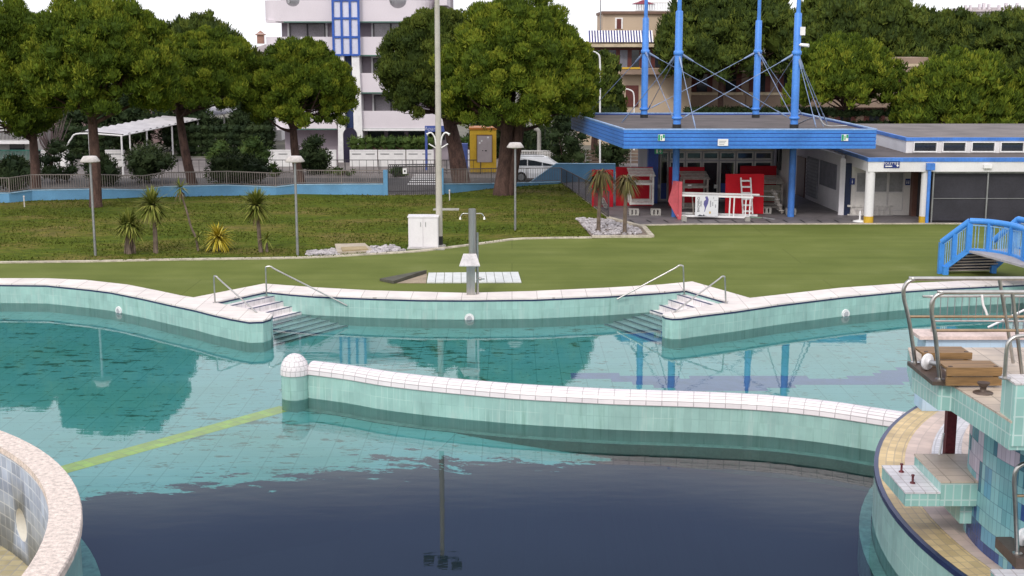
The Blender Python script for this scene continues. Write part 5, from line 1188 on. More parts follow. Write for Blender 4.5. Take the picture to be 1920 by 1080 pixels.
for dx in (-7, 6, 11): q.tube([P(242 + dx, 475, .03), Q(242 + dx * .8, 450, b.y), Q(242 + dx * .5, 430, b.y)], [.06, .05, .045], 7)
q.build('side_trunks', MATS['palm_trunk'], r_)
b = P(292, 475, .03); palm(52, [b, h(291, 440, b), h(288, 405, b), h(286, 388, b)], [(h(285, 384, b), 300, .95, .08), (h(298, 415, b), 30, .4, .05)], 'spiky palm with a green crown on a straight trunk, second from the left', thick=.09)
b = P(372, 471, .03); palm(53, [b, h(367, 445, b), h(358, 425, b), h(350, 395, b), h(341, 368, b), h(339, 355, b)], [(h(338, 352, b), 60, .55, .05), (h(372, 444, b), 40, .4, .05)], 'thin leaning palm with a tiny tuft in front of the blue wall', thick=.045)
b = P(409, 470, .03); palm(54, [b, h(409, 450, b)], [(h(409, 445, b), 190, .85, .075)], 'bushy yellow spiky palm with almost no trunk', m=YUCY, thick=.09)
b = P(489, 473, .03); palm(55, [b, h(486, 440, b), h(483, 410, b), h(480, 388, b)], [(h(480, 386, b), 300, .95, .08)], 'tall spiky palm with a full green crown beside the middle lamp post', thick=.08)
b = P(501, 473, .03); palm(56, [b, h(500, 455, b)], [(h(500, 447, b), 45, .5, .05)], 'small spiky palm shoot at the foot of the tall one', thick=.05)
b = P(1122, 434, .03); palm(57, [b, h(1123, 400, b), h(1126, 350, b), h(1127, 328, b)], [(h(1127, 322, b), 240, 1.0, .06)], 'dry drooping palm at the left side of the white gravel bed', m=YUCD, group='dry palms in the gravel bed', thick=.085, skirt=(-1.2, .5, .7))
b = P(1171, 438, .03); palm(58, [b, h(1172, 400, b), h(1174, 355, b), h(1175, 338, b)], [(h(1175, 334, b), 200, .85, .06)], 'dry drooping palm at the right side of the white gravel bed', m=YUCD, group='dry palms in the gravel bed', thick=.085, skirt=(-1.2, .6, .7))
# ------------------------------------------------------------------ blue wall and railing along the street
def polyline_wall(pts, name, z0, ztops, th, m_, label, cat='wall'):
    root = empty(name, (pts[0].x, pts[0].y, z0), label, cat); q = MB(); bk = offset(pts, th)
    for i in range(len(pts) - 1):
        a, b_, c_, d_ = pts[i], pts[i + 1], bk[i], bk[i + 1]; za, zb_ = ztops[i], ztops[i + 1]
        q.hexa([(a.x, a.y, z0), (b_.x, b_.y, z0), (d_.x, d_.y, z0), (c_.x, c_.y, z0), (a.x, a.y, za), (b_.x, b_.y, zb_), (d_.x, d_.y, zb_), (c_.x, c_.y, za)])
    q.build('wall', m_, root); q = MB()
    for i in range(len(pts) - 1):
        a, b_ = pts[i].lerp(bk[i], .5), pts[i + 1].lerp(bk[i + 1], .5); q.bar((a.x, a.y, ztops[i] + .022), (b_.x, b_.y, ztops[i + 1] + .022), th + .05, .04)
    q.build('coping', mat('wall_coping', (.30, .48, .62), .6), root); return root
def railing(pts, zb, zt, label, step=.135, m_=None, name='metal_railing'):
    m_ = m_ or mat('railing_beige', (.20, .17, .155), .5); root = empty(name, (pts[0].x, pts[0].y, zb[0]), label, 'railing')
    lt = m_ if m_ is not DARKMETAL or name == 'dark' else m_
    lt = m_
    for i in range(len(pts) - 1):
        a, b_ = pts[i], pts[i + 1]; l = (b_ - a).length; q = MB(); n = max(2, int(l / step))
        if l < .3: continue
        for k in range(1, n):
            p = a.lerp(b_, k / n); z0 = zb[i] + (zb[i + 1] - zb[i]) * k / n; z1 = zt[i] + (zt[i + 1] - zt[i]) * k / n; q.box(p.x - .014, p.x + .014, p.y - .014, p.y + .014, z0 + .10, z1 - .03)
        q.build('bars', lt, root); q = MB()
        q.bar((a.x, a.y, zt[i]), (b_.x, b_.y, zt[i + 1]), .05, .05); q.bar((a.x, a.y, zb[i] + .09), (b_.x, b_.y, zb[i + 1] + .09), .04, .035); q.build('rail', lt, root)
        m_n = max(1, round(l / 2.6))
        for k in range(m_n + (1 if i == len(pts) - 2 else 0)):
            p = a.lerp(b_, k / m_n); z0 = zb[i] + (zb[i + 1] - zb[i]) * k / m_n; z1 = zt[i] + (zt[i + 1] - zt[i]) * k / m_n; q = MB(); q.box(p.x - .03, p.x + .03, p.y - .03, p.y + .03, z0, z1 + .03); q.build('post', lt, root)
    return root
tops = [364, 363, 357.5, 355.5, 357, 351, 348, 351.5, 347, 346.5, 346]
ft = [Q(px, y, p.y).z for (px, _), y, p in zip(fence_px, tops, FENCE)]; ft[0] = ft[1]
polyline_wall(FENCE, 'blue_wall', -.55, ft, .22, SKYBLUE, 'long low light blue wall with kinks along the back of the lawn')
rt = [335, 334, 328, 327.5, 330, 324, 321.5, 325, 319.5, 320, 320]
fc = offset(FENCE, .12); frt = [Q(px, y, p.y).z for (px, _), y, p in zip(fence_px, rt, FENCE)]; frt[0] = frt[1]
railing(fc, [z + .03 for z in ft], frt, 'long metal railing on the low blue wall left of the gate')
p = FENCE[-1]; q = MB(); q.box(p.x - .02, p.x + .24, p.y - .12, p.y + .18, -.5, Q(0, 319, p.y).z); tag(q.build('gate_post', SKYBLUE, loc=(p.x, p.y, -.5)), 'light blue gate post at the right end of the long blue wall', 'gate post')
gp = FENCE2[0]; q = MB(); q.box(gp.x - .22, gp.x + .06, gp.y - .12, gp.y + .2, -.5, Q(0, 316, gp.y).z); tag(q.build('gate_post', SKYBLUE, loc=(gp.x, gp.y, -.5)), 'light blue gate post just right of the tall white pole', 'gate post')
ga, gb = Vector((p.x + .3, p.y + .05, 0)), Vector((gp.x - .3, gp.y + .05, 0))
gt = empty('metal_gate', (ga.x, ga.y, -.3), 'wide dark metal gate of upright bars between the two blue posts', 'gate')
zt_ = Q(770, 309, ga.y).z; q = MB(); n = 24
for k in range(n + 1): s_ = ga.lerp(gb, k / n); q.box(s_.x - .017, s_.x + .017, s_.y - .017, s_.y + .017, -.25, zt_)
q.build('bars', DARKMETAL, gt); q = MB()
for z in (-.25, .25, zt_ - .12, zt_): q.bar((ga.x, ga.y, z), (gb.x, gb.y, z), .05, .06)
q.build('frame', DARKMETAL, gt); s_ = ga.lerp(gb, .33)
q = MB(); q.box(s_.x - .12, s_.x + .12, s_.y - .06, s_.y - .03, zt_ - .55, zt_ - .22); sg = q.build('sign_plate', WHITE, gt); q = MB(); q.box(s_.x - .05, s_.x + .05, s_.y - .066, s_.y - .061, zt_ - .45, zt_ - .32); q.build('symbol', BLACK, sg)
t2 = [Q(px, y, p_.y).z for (px, _), y, p_ in zip(fence2_px, (346, 345, 342), FENCE2)]
polyline_wall(FENCE2, 'blue_wall', -.55, t2, .22, SKYBLUE, 'short low light blue wall right of the gate, behind the biggest pine')
railing(offset(FENCE2, .12), [z + .03 for z in t2], [Q(0, y, p_.y).z for y, p_ in zip((318, 316, 315), FENCE2)], 'metal railing on the short blue wall right of the gate')
# ramp wall and its railing
YW = 87.5; w0 = [Q(993, 343, YW), Q(1032, 315, YW), Q(1043, 307.5, YW), Q(1154, 308, YW)]
root = empty('ramp_wall', (w0[0].x, YW, ROAD), 'tall light blue ramp wall with a sloping end below the white car', 'wall'); q = MB()
for a, b_ in zip(w0, w0[1:]): q.hexa([(a.x, YW, -.6), (b_.x, YW, -.6), (b_.x, YW + .2, -.6), (a.x, YW + .2, -.6), (a.x, YW, a.z), (b_.x, YW, b_.z), (b_.x, YW + .2, b_.z), (a.x, YW + .2, a.z)])
q.build('wall', SKYBLUE, root); q = MB()
for a, b_ in zip(w0, w0[1:]): q.bar((a.x, YW + .1, a.z + .02), (b_.x, YW + .1, b_.z + .02), .26, .04)
q.build('coping', MATS['wall_coping'], root)
ra = [P(1052, 343.5), P(1141, 409)]; zt0 = Q(1052, 315, ra[0].y).z; zt1 = Q(1139, 360, ra[1].y).z
railing(ra, [0, 0], [zt0, max(zt1, 1.0)], 'dark railing running down the edge of the paved terrace', step=.3, m_=DARKMETAL)
bk = MB(); o1 = offset(ra, -.02); bk.prism([ra[0], ra[1], offset(ra, .14)[1], offset(ra, .14)[0]], -.02, .06); tag(bk.build('terrace_kerb', MATS['kerb_stone']), kind='structure')

# ---- street side: white boundary wall panels, white fence, kiosk, gate arch, car, carport
YWW = 104.0
for px0, px1, lb in ((60, 128, 'white boundary wall panel between the two leftmost pines'), (198, 232, 'white boundary wall panel under the carport'), (498, 630, 'white boundary wall panel left of the apartment door'), (656, 707, 'white boundary wall panel just right of the apartment door'), (709, 760, 'white boundary wall panel in the middle, below the hedge'), (762, 813, 'white boundary wall panel left of the tall white pole'), (854, 880, 'white boundary wall panel beside the yellow kiosk')):
    a, b_ = Q(px0, 306, YWW), Q(px1, 283, YWW); r_ = empty('boundary_wall', ((a.x + b_.x) / 2, YWW, ROAD), lb, 'wall'); q = MB(); q.box(a.x, b_.x, YWW, YWW + .2, ROAD, b_.z); q.build('panel', WHITE, r_)
    q = MB(); q.box(a.x, b_.x, YWW - .03, YWW + .23, b_.z + .002, b_.z + .07); q.build('coping', WHITE, r_); q = MB()
    for k in range(2): xx = a.x + (b_.x - a.x) * (.25 + .5 * k); q.box(xx - .35, xx + .35, YWW - .012, YWW - .002, b_.z - .28, b_.z - .20)
    q.build('recess', GALV, r_)
r2 = [Vector((Q(200, 0, 98).x, 98, 0)), Vector((Q(640, 0, 98).x, 98, 0)), Vector((Q(900, 0, 98).x, 98, 0))]
railing(r2, [ROAD] * 3, [Q(0, 300, 98).z] * 3, 'thin dark street railing in front of the white boundary wall', step=.5, m_=DARKMETAL, name='street_railing')
ap_ = empty('stone_border', (Q(640, 0, 96).x, 96, ROAD), 'low pale stone border along the street behind the fence', 'border'); q = MB()
for k in range(9): x = Q(60 + k * 62, 0, 82).x; q.box(x, x + 1.85, 82.0, 82.35, ROAD, ROAD + .42)
q.build('stones', mat('pale_stone', (.42, .36, .34), .85, var=.2), ap_)
# white picket fence
wf = empty('picket_fence', (Q(1000, 0, 101).x, 101, ROAD), 'white picket fence behind the white car', 'fence'); q = MB(); x0_, x1_ = Q(968, 0, 101).x, Q(1072, 0, 101).x; zt_ = Q(0, 282, 101).z
for k in range(34): x = x0_ + (x1_ - x0_) * k / 33; q.box(x - .03, x + .03, 101, 101.04, ROAD, zt_ - .08)
q.build('pickets', WHITE, wf); q = MB(); q.box(x0_, x1_, 100.96, 101.08, zt_ - .08, zt_); q.box(x0_, x1_, 100.97, 101.07, ROAD + .3, ROAD + .4); q.build('rail', WHITE, wf); x = Q(1040, 0, 101).x; q = MB(); q.box(x - .18, x + .18, 100.85, 101.15, ROAD, zt_ + .06); q.build('post', WHITE, wf)
kf = empty('board_fence', (Q(1120, 0, 103).x, 103, ROAD), 'beige board fence behind the ramp wall, left of the glazed hall', 'fence'); x0_, x1_ = Q(1072, 0, 103).x, Q(1216, 0, 103).x
for k in range(4):
    q = MB(); z = Q(0, 306 - k * 6.4, 103).z; q.box(x0_, x1_, 103, 103.05, z, z + .20); q.build('board', BEID, kf)
for k in range(6):
    q = MB(); x = x0_ + (x1_ - x0_) * k / 5; q.box(x - .04, x + .04, 102.94, 102.998, ROAD, Q(0, 280, 103).z); q.build('post', OFFWHITE, kf)
# yellow kiosk
YK = 98.0; a, b_ = Q(881, 305, YK), Q(930, 243, YK); kk = empty('kiosk', ((a.x + b_.x) / 2, YK, ROAD), 'yellow prefabricated kiosk with a grey-pink door left of the biggest pine', 'kiosk')
q = MB(); q.box(a.x, b_.x, YK, YK + 2.2, ROAD + .12, b_.z); q.build('body', YELLOW, kk, bevel=.03); q = MB(); q.box(a.x - .06, b_.x + .06, YK - .08, YK + 2.3, b_.z + .002, b_.z + .14); q.build('roof', mat('orange_trim', (.45, .16, .03), .5), kk); q = MB(); q.box(a.x + .05, b_.x - .05, YK + .05, YK + 2.1, ROAD, ROAD + .118); q.build('plinth', CONCRETE, kk)
d0, d1 = Q(895, 304, YK), Q(922, 254, YK); q = MB(); q.box(d0.x, d1.x, YK - .05, YK - .002, d0.z, d1.z); dr = q.build('door', mat('grey_pink_door', (.40, .34, .34), .6, var=.1), kk); q = MB(); q.box(d0.x - .05, d0.x - .002, YK - .07, YK - .003, d0.z, d1.z); q.box(d1.x + .002, d1.x + .05, YK - .07, YK - .003, d0.z, d1.z); q.box(d0.x - .05, d1.x + .05, YK - .07, YK - .003, d1.z + .002, d1.z + .06); q.build('frame', mat('brown_frame', (.18, .10, .04), .6), dr)
for dx, dz, w_ in ((.12, 1.35, .12), (.28, 1.5, .1), (.72, 1.75, .14)):
    q = MB(); q.box(d0.x + dx, d0.x + dx + w_, YK - .06, YK - .051, d0.z + dz, d0.z + dz + .12); q.build('notice', WHITE, dr)
q = MB(); q.box(d0.x + .36, d0.x + .44, YK - .06, YK - .051, d0.z + .82, d0.z + .88); q.box(d0.x + .56, d0.x + .70, YK - .06, YK - .051, d0.z + .80, d0.z + .88); q.build('warning_mark', BLACK, dr)
# blue sign arch
YG = 101.0; GBL = mat('gate_blue', (.06, .10, .36), .5); g0, g1 = Q(797, 280, YG), Q(857, 236, YG)
ga_ = empty('sign_arch', ((g0.x + g1.x) / 2, YG, ROAD), 'blue gate arch with faded white lettering behind the tall white pole', 'sign arch'); q = MB(); zl = Q(0, 247, YG).z
q.box(g0.x, g1.x, YG, YG + .2, zl, g1.z); q.build('beam', GBL, ga_); 
for x in (g0.x, g1.x - .18):
    q = MB(); q.box(x, x + .18, YG, YG + .2, ROAD, zl - .002); q.build('post', GBL, ga_)
PALE = mat('faded_white', (.42, .44, .62), .6)
for body, px in (('Apart', 808), ('rine', 849.5)): pt = Q(px, 241.5, YG - .02); lettering(body, pt, .42, PALE, ga_)
a, b_ = Q(857, 281, YG), Q(877, 269, YG); q = MB(); q.box(a.x, b_.x, YG - .4, YG + .3, ROAD, b_.z); tag(q.build('letter_box', GBL, loc=(a.x, YG, ROAD), bevel=.02), 'low blue box right of the blue gate arch', 'box')
# steps and wall piece behind the car
q = MB(); a, b_ = Q(1005, 283, 106), Q(1012, 241, 106); q.tube(arc([(a.x + .2, 106, ROAD), (a.x + .25, 106, a.z + .8), (a.x + .2, 106, b_.z - .2), (a.x - .15, 106, b_.z)], 4), .16, 8); tag(q.build('curved_post', CONCRETE, loc=(a.x, 106, ROAD)), 'curved concrete post on the yard behind the white picket fence', 'post')
ss = empty('garden_steps', (Q(1030, 0, 107).x, 107, ROAD), 'grey steps with a dark handrail beside the white picket fence', 'steps')
for k in range(4):
    q = MB(); x = Q(1012, 0, 107).x; q.box(x, x + 2.0, 106.4 + .35 * k, 109, ROAD + .18 * k, ROAD + .18 * k + .178); q.build('step', CONCRETE, ss)
q = MB(); a, b_ = Q(1022, 238, 106), Q(1046, 262, 106); q.tube([a, b_], .05, 6)
for t in (0, .5, 1): s_ = a.lerp(b_, t); q.tube([s_, (s_.x, s_.y, s_.z - 1.0)], .03, 5)
q.build('handrail', DARKMETAL, ss)
# yard ground slope left grey
# carport
zr = 2.35; c_a, c_b = P(150, 254.5, zr), P(229, 254.5, zr); c_c = P(456, 206.5, zr); dirv = (c_c - c_b); far = dirv
cpt = empty('carport', (c_b.x, c_b.y, ROAD), 'long carport with a white corrugated roof behind the pines on the left', 'carport'); q = MB(); wv = c_b - c_a; n = 44
for k in range(n):
    t0, t1 = k / n, (k + 1) / n; zz_ = .10 if k % 2 else 0.0
    a, b_ = c_a + far * t0, c_b + far * t0; c2_, d2_ = c_b + far * t1, c_a + far * t1; z1_, z2_ = (0, .12) if k % 2 else (.12, 0)
    up = lambda p, z: Vector((p.x, p.y, zr + z))
    q.face([up(b_, z1_), up(c2_, z2_), up(d2_, z2_ + .25), up(a, z1_ + .25)]); q.face([up(b_, z1_ - .05), up(a, z1_ + .2), up(d2_, z2_ + .2), up(c2_, z2_ - .05)])
q.build('corrugated_roof', mat('carport_white', (.50, .47, .48), .5, var=.2, scale=1.2), cpt)
q = MB(); q.tube(arc([c_a - wv * .32 + Vector((0, 0, -.75)), c_a - wv * .22 + Vector((0, 0, -.25)), c_a + Vector((0, 0, .16)), c_b], 5), .06, 8); q.tube([c_b, c_b + far], .05, 6); q.build('frame', WHITE, cpt)
for t in (0, .16, .34, .55, .8):
    s_ = c_b + far * t + wv * -.02; q = MB(); q.tube([(s_.x, s_.y, ROAD), (s_.x, s_.y, zr - .02)], .07, 8); q.build('post', WHITE, cpt)
for t in (.05, .3, .6):
    s_ = c_a + far * t; q = MB(); q.tube([(s_.x, s_.y, ROAD), (s_.x, s_.y, zr + .2)], .07, 8); q.build('post', WHITE, cpt)
# white car
def car(c, L_=4.4, W_=1.8):
    root = empty('parked_car', c, 'white estate car parked behind the ramp wall, its rear to the left', 'car'); cx_, cy_, z0 = c
    prof = [(-2.2, .45), (-2.22, .75), (-2.15, 1.0), (-2.05, 1.05), (-1.75, 1.48), (-1.5, 1.56), (.1, 1.55), (.35, 1.5), (1.1, 1.02), (1.9, .9), (2.15, .75), (2.2, .45), (2.1, .28), (-2.1, .28)]
    q = MB(); ys = [(-.9, 1.0), (.9, 1.0)]
    def sec(y, inset): return [Vector((cx_ + x * (1 if z < 1 else 1), cy_ + y * (1 if z < 1.03 else .82), z0 + z)) for x, z in prof]
    A, B_ = sec(-.9, 0), sec(.9, 0); k_ = len(prof)
    q.face(A); q.face(B_[::-1])
    for i in range(k_): j = (i + 1) % k_; q.face([A[j], A[i], B_[i], B_[j]])
    q.build('body', mat('car_white', (.76, .76, .79), .18, var=.03, spec=.6), root, bevel=.05)
    for s_ in (-1, 1):
        q = MB(); y = cy_ + s_ * .80
        for x0_, x1_, t0, t1 in ((-1.72, -.98, -1.55, -.98), (-.92, -.05, -.92, -.05), (.02, .92, .02, .40)):
            f = [(cx_ + x0_, y + s_ * .075, z0 + 1.06), (cx_ + x1_, y + s_ * .075, z0 + 1.06), (cx_ + t1, y - s_ * .052, z0 + 1.45), (cx_ + t0, y - s_ * .052, z0 + 1.45)]
            q.face(f if s_ < 0 else f[::-1])
        q.build('side_windows', GLASS, root)
        for wx in (-1.35, 1.35):
            q = MB(); q.tube([(cx_ + wx, cy_ + s_ * .70, z0 + .33), (cx_ + wx, cy_ + s_ * .93, z0 + .33)], .33, 20); wo = q.build('wheel', BLACK, root); q = MB(); q.tube([(cx_ + wx, cy_ + s_ * .925, z0 + .33), (cx_ + wx, cy_ + s_ * .945, z0 + .33)], [.21, .2], 10); q.build('rim', GALV, wo)
        q = MB(); q.box(cx_ - 2.2, cx_ - 2.0, y + s_ * .02 - .08, y + s_ * .02 + .09, z0 + .8, z0 + .98); q.build('tail_light', RED, root)
        q = MB(); q.bar((cx_ - 1.5, cy_ + s_ * .6, z0 + 1.61), (cx_ + .1, cy_ + s_ * .6, z0 + 1.60), .04, .05); q.build('roof_rail', GALV, root)
    root.scale = (1.1, 1.1, 1.1)
car((QX(951, 93, 0) + 2.45, 93.0, ROAD + .0))
# street lamps far off
def street_lamp(px, py, Y, yt, label, flip=1):
    b_ = Vector((QX(px, Y, ROAD), Y, ROAD)); t = Q(px, yt, Y); r_ = empty('street_lamp', b_, label, 'street lamp'); q = MB(); q.tube(arc([b_, t.lerp(b_, .3), t + Vector((0, 0, -.6)), t + Vector((-.15 * flip, 0, -.15)), t + Vector((-.6 * flip, 0, .05))], 5), .06, 8); q.build('pole', WHITE, r_); q = MB(); q.bar(t + Vector((-.5 * flip, 0, .05)), t + Vector((-1.1 * flip, 0, .1)), .22, .1); q.build('lamp_head', WHITE, r_)
street_lamp(1125, 260, 94, 97, 'tall white street lamp in front of the dark bushy tree by the canopy')
street_lamp(1189, 220, 118, 168, 'small street lamp between the two left masts, before the beige house')
b_ = Vector((QX(104, 98, ROAD) + .0, 98, ROAD))

# ------------------------------------------------------------------ lamps, tall pole, cabinet, shower
first = None
for (px, pb_, pt_, hx), lb in (((179, 479, 303, 167), 'slim lamp post with a flat hat-shaped head at the left of the lawn'), ((558, 479, 293, 553), 'slim lamp post with a flat hat-shaped head in the middle of the lawn'), ((966, 432, 275, 966), 'slim lamp post with a flat hat-shaped head before the biggest pine')):
    b_ = P(px, pb_, .03); h_ = 4.15
    if first is None:
        r_ = empty('lamp_post', b_, lb, 'lamp post', 'lamp posts on the lawn'); q = MB(); q.tube([b_, b_ + Vector((0, 0, 1.0)), b_ + Vector((0, 0, h_ - .1))], [.06, .055, .05], 10); q.build('pole', GALV, r_)
        q = MB(); q.lathe(b_ + Vector((0, 0, h_ - .14)), [(.05, -.06), (.16, -.02), (.40, .0), (.42, .03), (.30, .20), (.27, .24), (.001, .26)], 20); q.build('lamp_head', mat('lamp_shade', (.55, .50, .48), .5), r_); first = r_
    else: r_ = copy_tree(first); r_.location = b_; r_['label'] = lb
b_ = P(824, 461, .03); tp = empty('floodlight_pole', b_, 'tall off-white floodlight pole beside the white cabinet', 'floodlight pole'); q = MB(); POLE = mat('pole_cream', (.44, .41, .36), .5, var=.12)
q.tube([b_ + Vector((0, 0, .45)), b_ + Vector((0, 0, 5)), b_ + Vector((0, 0, 13.4))], [.15, .13, .10], 16); q.build('pole', POLE, tp); q = MB(); q.tube([b_, b_ + Vector((0, 0, .45))], .155, 16); q.build('black_sleeve', BLACK, tp); q = MB(); q.tube([b_ - Vector((0, 0, .02)), b_ + Vector((0, 0, .06))], .24, 16); q.build('foot', CONCRETE, tp)
q = MB(); q.bar(b_ + Vector((-.75, -.2, 13.15)), b_ + Vector((.75, .2, 13.42)), .10, .10); q.build('crossbar', DARKMETAL, tp)
for dx, dz in ((-.62, -.08), (.02, .10), (.68, .20)):
    q = MB(); q.bar(b_ + Vector((dx - .22, -.35, 13.35 + dz)), b_ + Vector((dx + .22, -.25, 13.38 + dz)), .22, .30); q.build('floodlight', DARKMETAL, tp)
for s_ in (-1, 1):
    z = Q(818, 258, b_.y).z; q = MB(); q.tube(arc([b_ + Vector((s_ * .1, -.05, z - .35)), b_ + Vector((s_ * .16, -.1, z)), b_ + Vector((s_ * .32, -.15, z + .2)), b_ + Vector((s_ * .5, -.2, z + .12))], 4), [.035] * 12 + [.075], 8); q.tube([b_ + Vector((s_ * .1, 0, z - .5)), b_ + Vector((s_ * .42, -.1, z - .3))], .03, 6); q.build('side_lamp', WHITE, tp)
cb = P(766, 465.5, .03); ce = P(820, 463, .03); W_ = (ce - cb).length; q = empty('electric_cabinet', cb, 'white two-door electric cabinet beside the tall pole on the lawn', 'cabinet'); hh = Q(0, 408, cb.y).z
CABW = mat('cabinet_white', (.72, .69, .71), .45, var=.07, scale=.8)
m = MB(); m.box(cb.x, cb.x + W_, cb.y, cb.y + .75, .03, hh); m.build('body', CABW, q, bevel=.015); m = MB(); m.box(cb.x - .03, cb.x + W_ + .03, cb.y - .04, cb.y + .8, hh + .002, hh + .05); m.build('top', CABW, q)
for k in range(2):
    m = MB(); m.box(cb.x + .04 + k * W_ / 2, cb.x + W_ / 2 - .02 + k * W_ / 2, cb.y - .03, cb.y - .002, .10, hh - .04); d_ = m.build('door', CABW, q); m = MB(); x = cb.x + W_ / 2 + (-.12 if k == 0 else .1); m.box(x, x + .025, cb.y - .045, cb.y - .031, 1.0, 1.2); m.build('handle', GALV, d_)
m = MB(); m.box(cb.x - .05, cb.x + W_ + .3, cb.y - .35, cb.y + .9, .0, .05); tag(m.build('cabinet_slab', CONCRETE), kind='structure')
# tall shower
sb_ = P(883, 552, .05); sh = empty('outdoor_shower', sb_, 'tall stainless steel shower column with a sloping tray on the pool edge', 'shower'); q = MB(); zt_ = Q(0, 393, sb_.y).z + .0; ST2 = mat('brushed_steel', (.40, .385, .37), .35, metal=.85, var=.18, stretch=(4, 4, .5))
wq = .155
q.box(sb_.x - wq, sb_.x + wq, sb_.y - .10, sb_.y + .10, .05, 1.35); q.build('lower_post', ST2, sh); q = MB(); q.tube([(sb_.x + .07, sb_.y + .06, 1.0), (sb_.x + .06, sb_.y + .06, zt_)], .14, 18); q.tube([(sb_.x + .06, sb_.y + .06, zt_), (sb_.x + .06, sb_.y + .06, zt_ + .02)], .125, 18); q.build('upper_tube', ST2, sh)
q = MB(); q.tube([(sb_.x + .24, sb_.y + .05, .05), (sb_.x + .24, sb_.y + .05, 2.3)], .05, 10); q.build('feed_pipe', STEEL, sh)
a = Q(870, 475, sb_.y - .05); c_ = Q(859, 498, sb_.y - .55); q = MB(); q.hexa([(a.x - .02, sb_.y - .12, a.z - .03), (a.x + .44, sb_.y - .12, a.z - .03), (c_.x + .78, c_.y, c_.z - .03), (c_.x + .04, c_.y, c_.z - .03), (a.x - .02, sb_.y - .12, a.z), (a.x + .44, sb_.y - .12, a.z), (c_.x + .78, c_.y, c_.z), (c_.x + .04, c_.y, c_.z)][:4][::-1] + [(a.x - .02, sb_.y - .12, a.z), (a.x + .44, sb_.y - .12, a.z), (c_.x + .78, c_.y, c_.z), (c_.x + .04, c_.y, c_.z)][::-1]); q.build('spout_tray', mat('pale_steel', (.62, .58, .58), .4, metal=.3), sh)
for s_ in (-1, 1):
    z = zt_ - .16; q = MB(); q.tube(arc([(sb_.x + .06 + s_ * .12, sb_.y + .1, z), (sb_.x + .06 + s_ * .34, sb_.y + .1, z), (sb_.x + .06 + s_ * .42, sb_.y + .1, z - .12)], 4), .018, 6); q.lathe((sb_.x + .06 + s_ * .43, sb_.y + .1, z - .2), [(.055, 0), (.03, .06), (.015, .1)], 10); q.build('shower_arm', STEEL, sh)
q = MB(); q.lathe((sb_.x + .34, sb_.y + .05, .55), [(.03, 0), (.06, .03), (.06, .09), (.03, .12)], 10); q.bar((sb_.x + .2, sb_.y, .6), (sb_.x + .5, sb_.y - .02, .62), .04); q.build('tap', STEEL, sh)
# duckboards and the flipped mat
db = empty('duckboard', P(890, 522), 'long pale plastic duckboard lying on the turf under the shower', 'duckboard'); t0, t1, t2_, t3 = P(800, 531, .01), P(978, 530.5, .01), P(972, 511.5, .01), P(803, 513, .01)
n = 11
for k in range(n):
    a, b_ = t0.lerp(t1, (k + .03) / n), t0.lerp(t1, (k + .97) / n); d_, c_ = t3.lerp(t2_, (k + .03) / n), t3.lerp(t2_, (k + .97) / n); q = MB(); q.prism([a, b_, c_, d_], .008, .05); q.build('plank', mat('duckboard_grey', (.60, .61, .60), .6, var=.12), db)
q = MB(); q.prism([P(744, 531.5), P(799, 531.5), P(801, 513.5)], .004, .02); tag(q.build('sand_patch', mat('sandy_base', (.33, .26, .19), .95, var=.3, bmp=.01)), kind='structure')
q = MB(); a, b_, c_ = P(712, 526, .02), P(738, 531.5, .02), P(800, 512.5, .02); d_ = c_ + Vector((-.55, .1, 0))
pts_ = [a, b_, c_, d_]; up_ = [Vector((p.x, p.y, z)) for p, z in zip(pts_, (.10, .12, .16, .05))]
q.prism([(p.x, p.y) for p in pts_], .006, .03); q.hexa([Vector((p.x, p.y, .031)) for p in pts_] + up_); tag(q.build('rubber_mat', mat('mat_underside', (.085, .08, .06), .85, var=.3), loc=a), 'dark turf mat folded back over itself left of the duckboard', 'mat')
# gravel beds
def stones(name, poly_, n, seed, label, m_, r0=.045, r1=.11, z=.03):
    rn = random.Random(seed); iv, if_ = icos(); V = []; Fc = []; xs_ = [p.x for p in poly_]; ys_ = [p.y for p in poly_]; k = 0
    while k < n:
        x, y = rn.uniform(min(xs_), max(xs_)), rn.uniform(min(ys_), max(ys_))
        if not inside(x, y, poly_): continue
        r_ = rn.uniform(r0, r1); A = np.array([r_ * rn.uniform(.8, 1.4), r_ * rn.uniform(.8, 1.4), r_ * rn.uniform(.5, .9)]); o_ = len(V)
        V += ((iv * (1 + .15 * np.random.default_rng(k).normal(size=(len(iv), 1)))) * A + np.array([x, y, z + r_ * .3])).tolist(); Fc += (if_ + o_).tolist(); k += 1
    me = bpy.data.meshes.new(name); me.from_pydata(V, [], Fc); me.materials.append(m_); o = bpy.data.objects.new(name, me); COL.objects.link(o); tag(o, label, 'gravel', kind='stuff')
STONE = mat('white_pebbles', (.46, .42, .43), .85, var=.5, scale=4)
stones('white_gravel', [P(1082, 412), P(1140, 412), P(1200, 432), P(1202, 440), P(1112, 442)], 420, 1, 'white pebbles in the triangular bed below the two dry palms', STONE)
q = MB(); bd = [P(1077, 409), P(1141, 410.5), P(1207, 428), P(1220, 444.5), P(1110, 444.5)]; q.poly([bd], .02); tag(q.build('bed_soil', mat('bed_soil', (.22, .17, .14), .95, var=.3)), kind='structure')
q = MB(); e_ = [P(1141, 410), P(1207, 427.5), P(1222, 445), P(1110, 445.5)]; 
for a, b_ in zip(e_, e_[1:]): q.bar((a.x, a.y, .05), (b_.x, b_.y, .05), .24, .10)
tag(q.build('bed_kerb', MATS['kerb_stone']), kind='structure')
stones('white_gravel', [P(576, 481), P(578, 474), P(630, 470), P(636, 479)], 150, 2, 'white pebbles left of the stone step at the lawn edge', STONE)
stones('white_gravel', [P(692, 477), P(690, 466), P(735, 463), P(760, 472)], 170, 3, 'white pebbles between the stone step and the white cabinet', STONE)
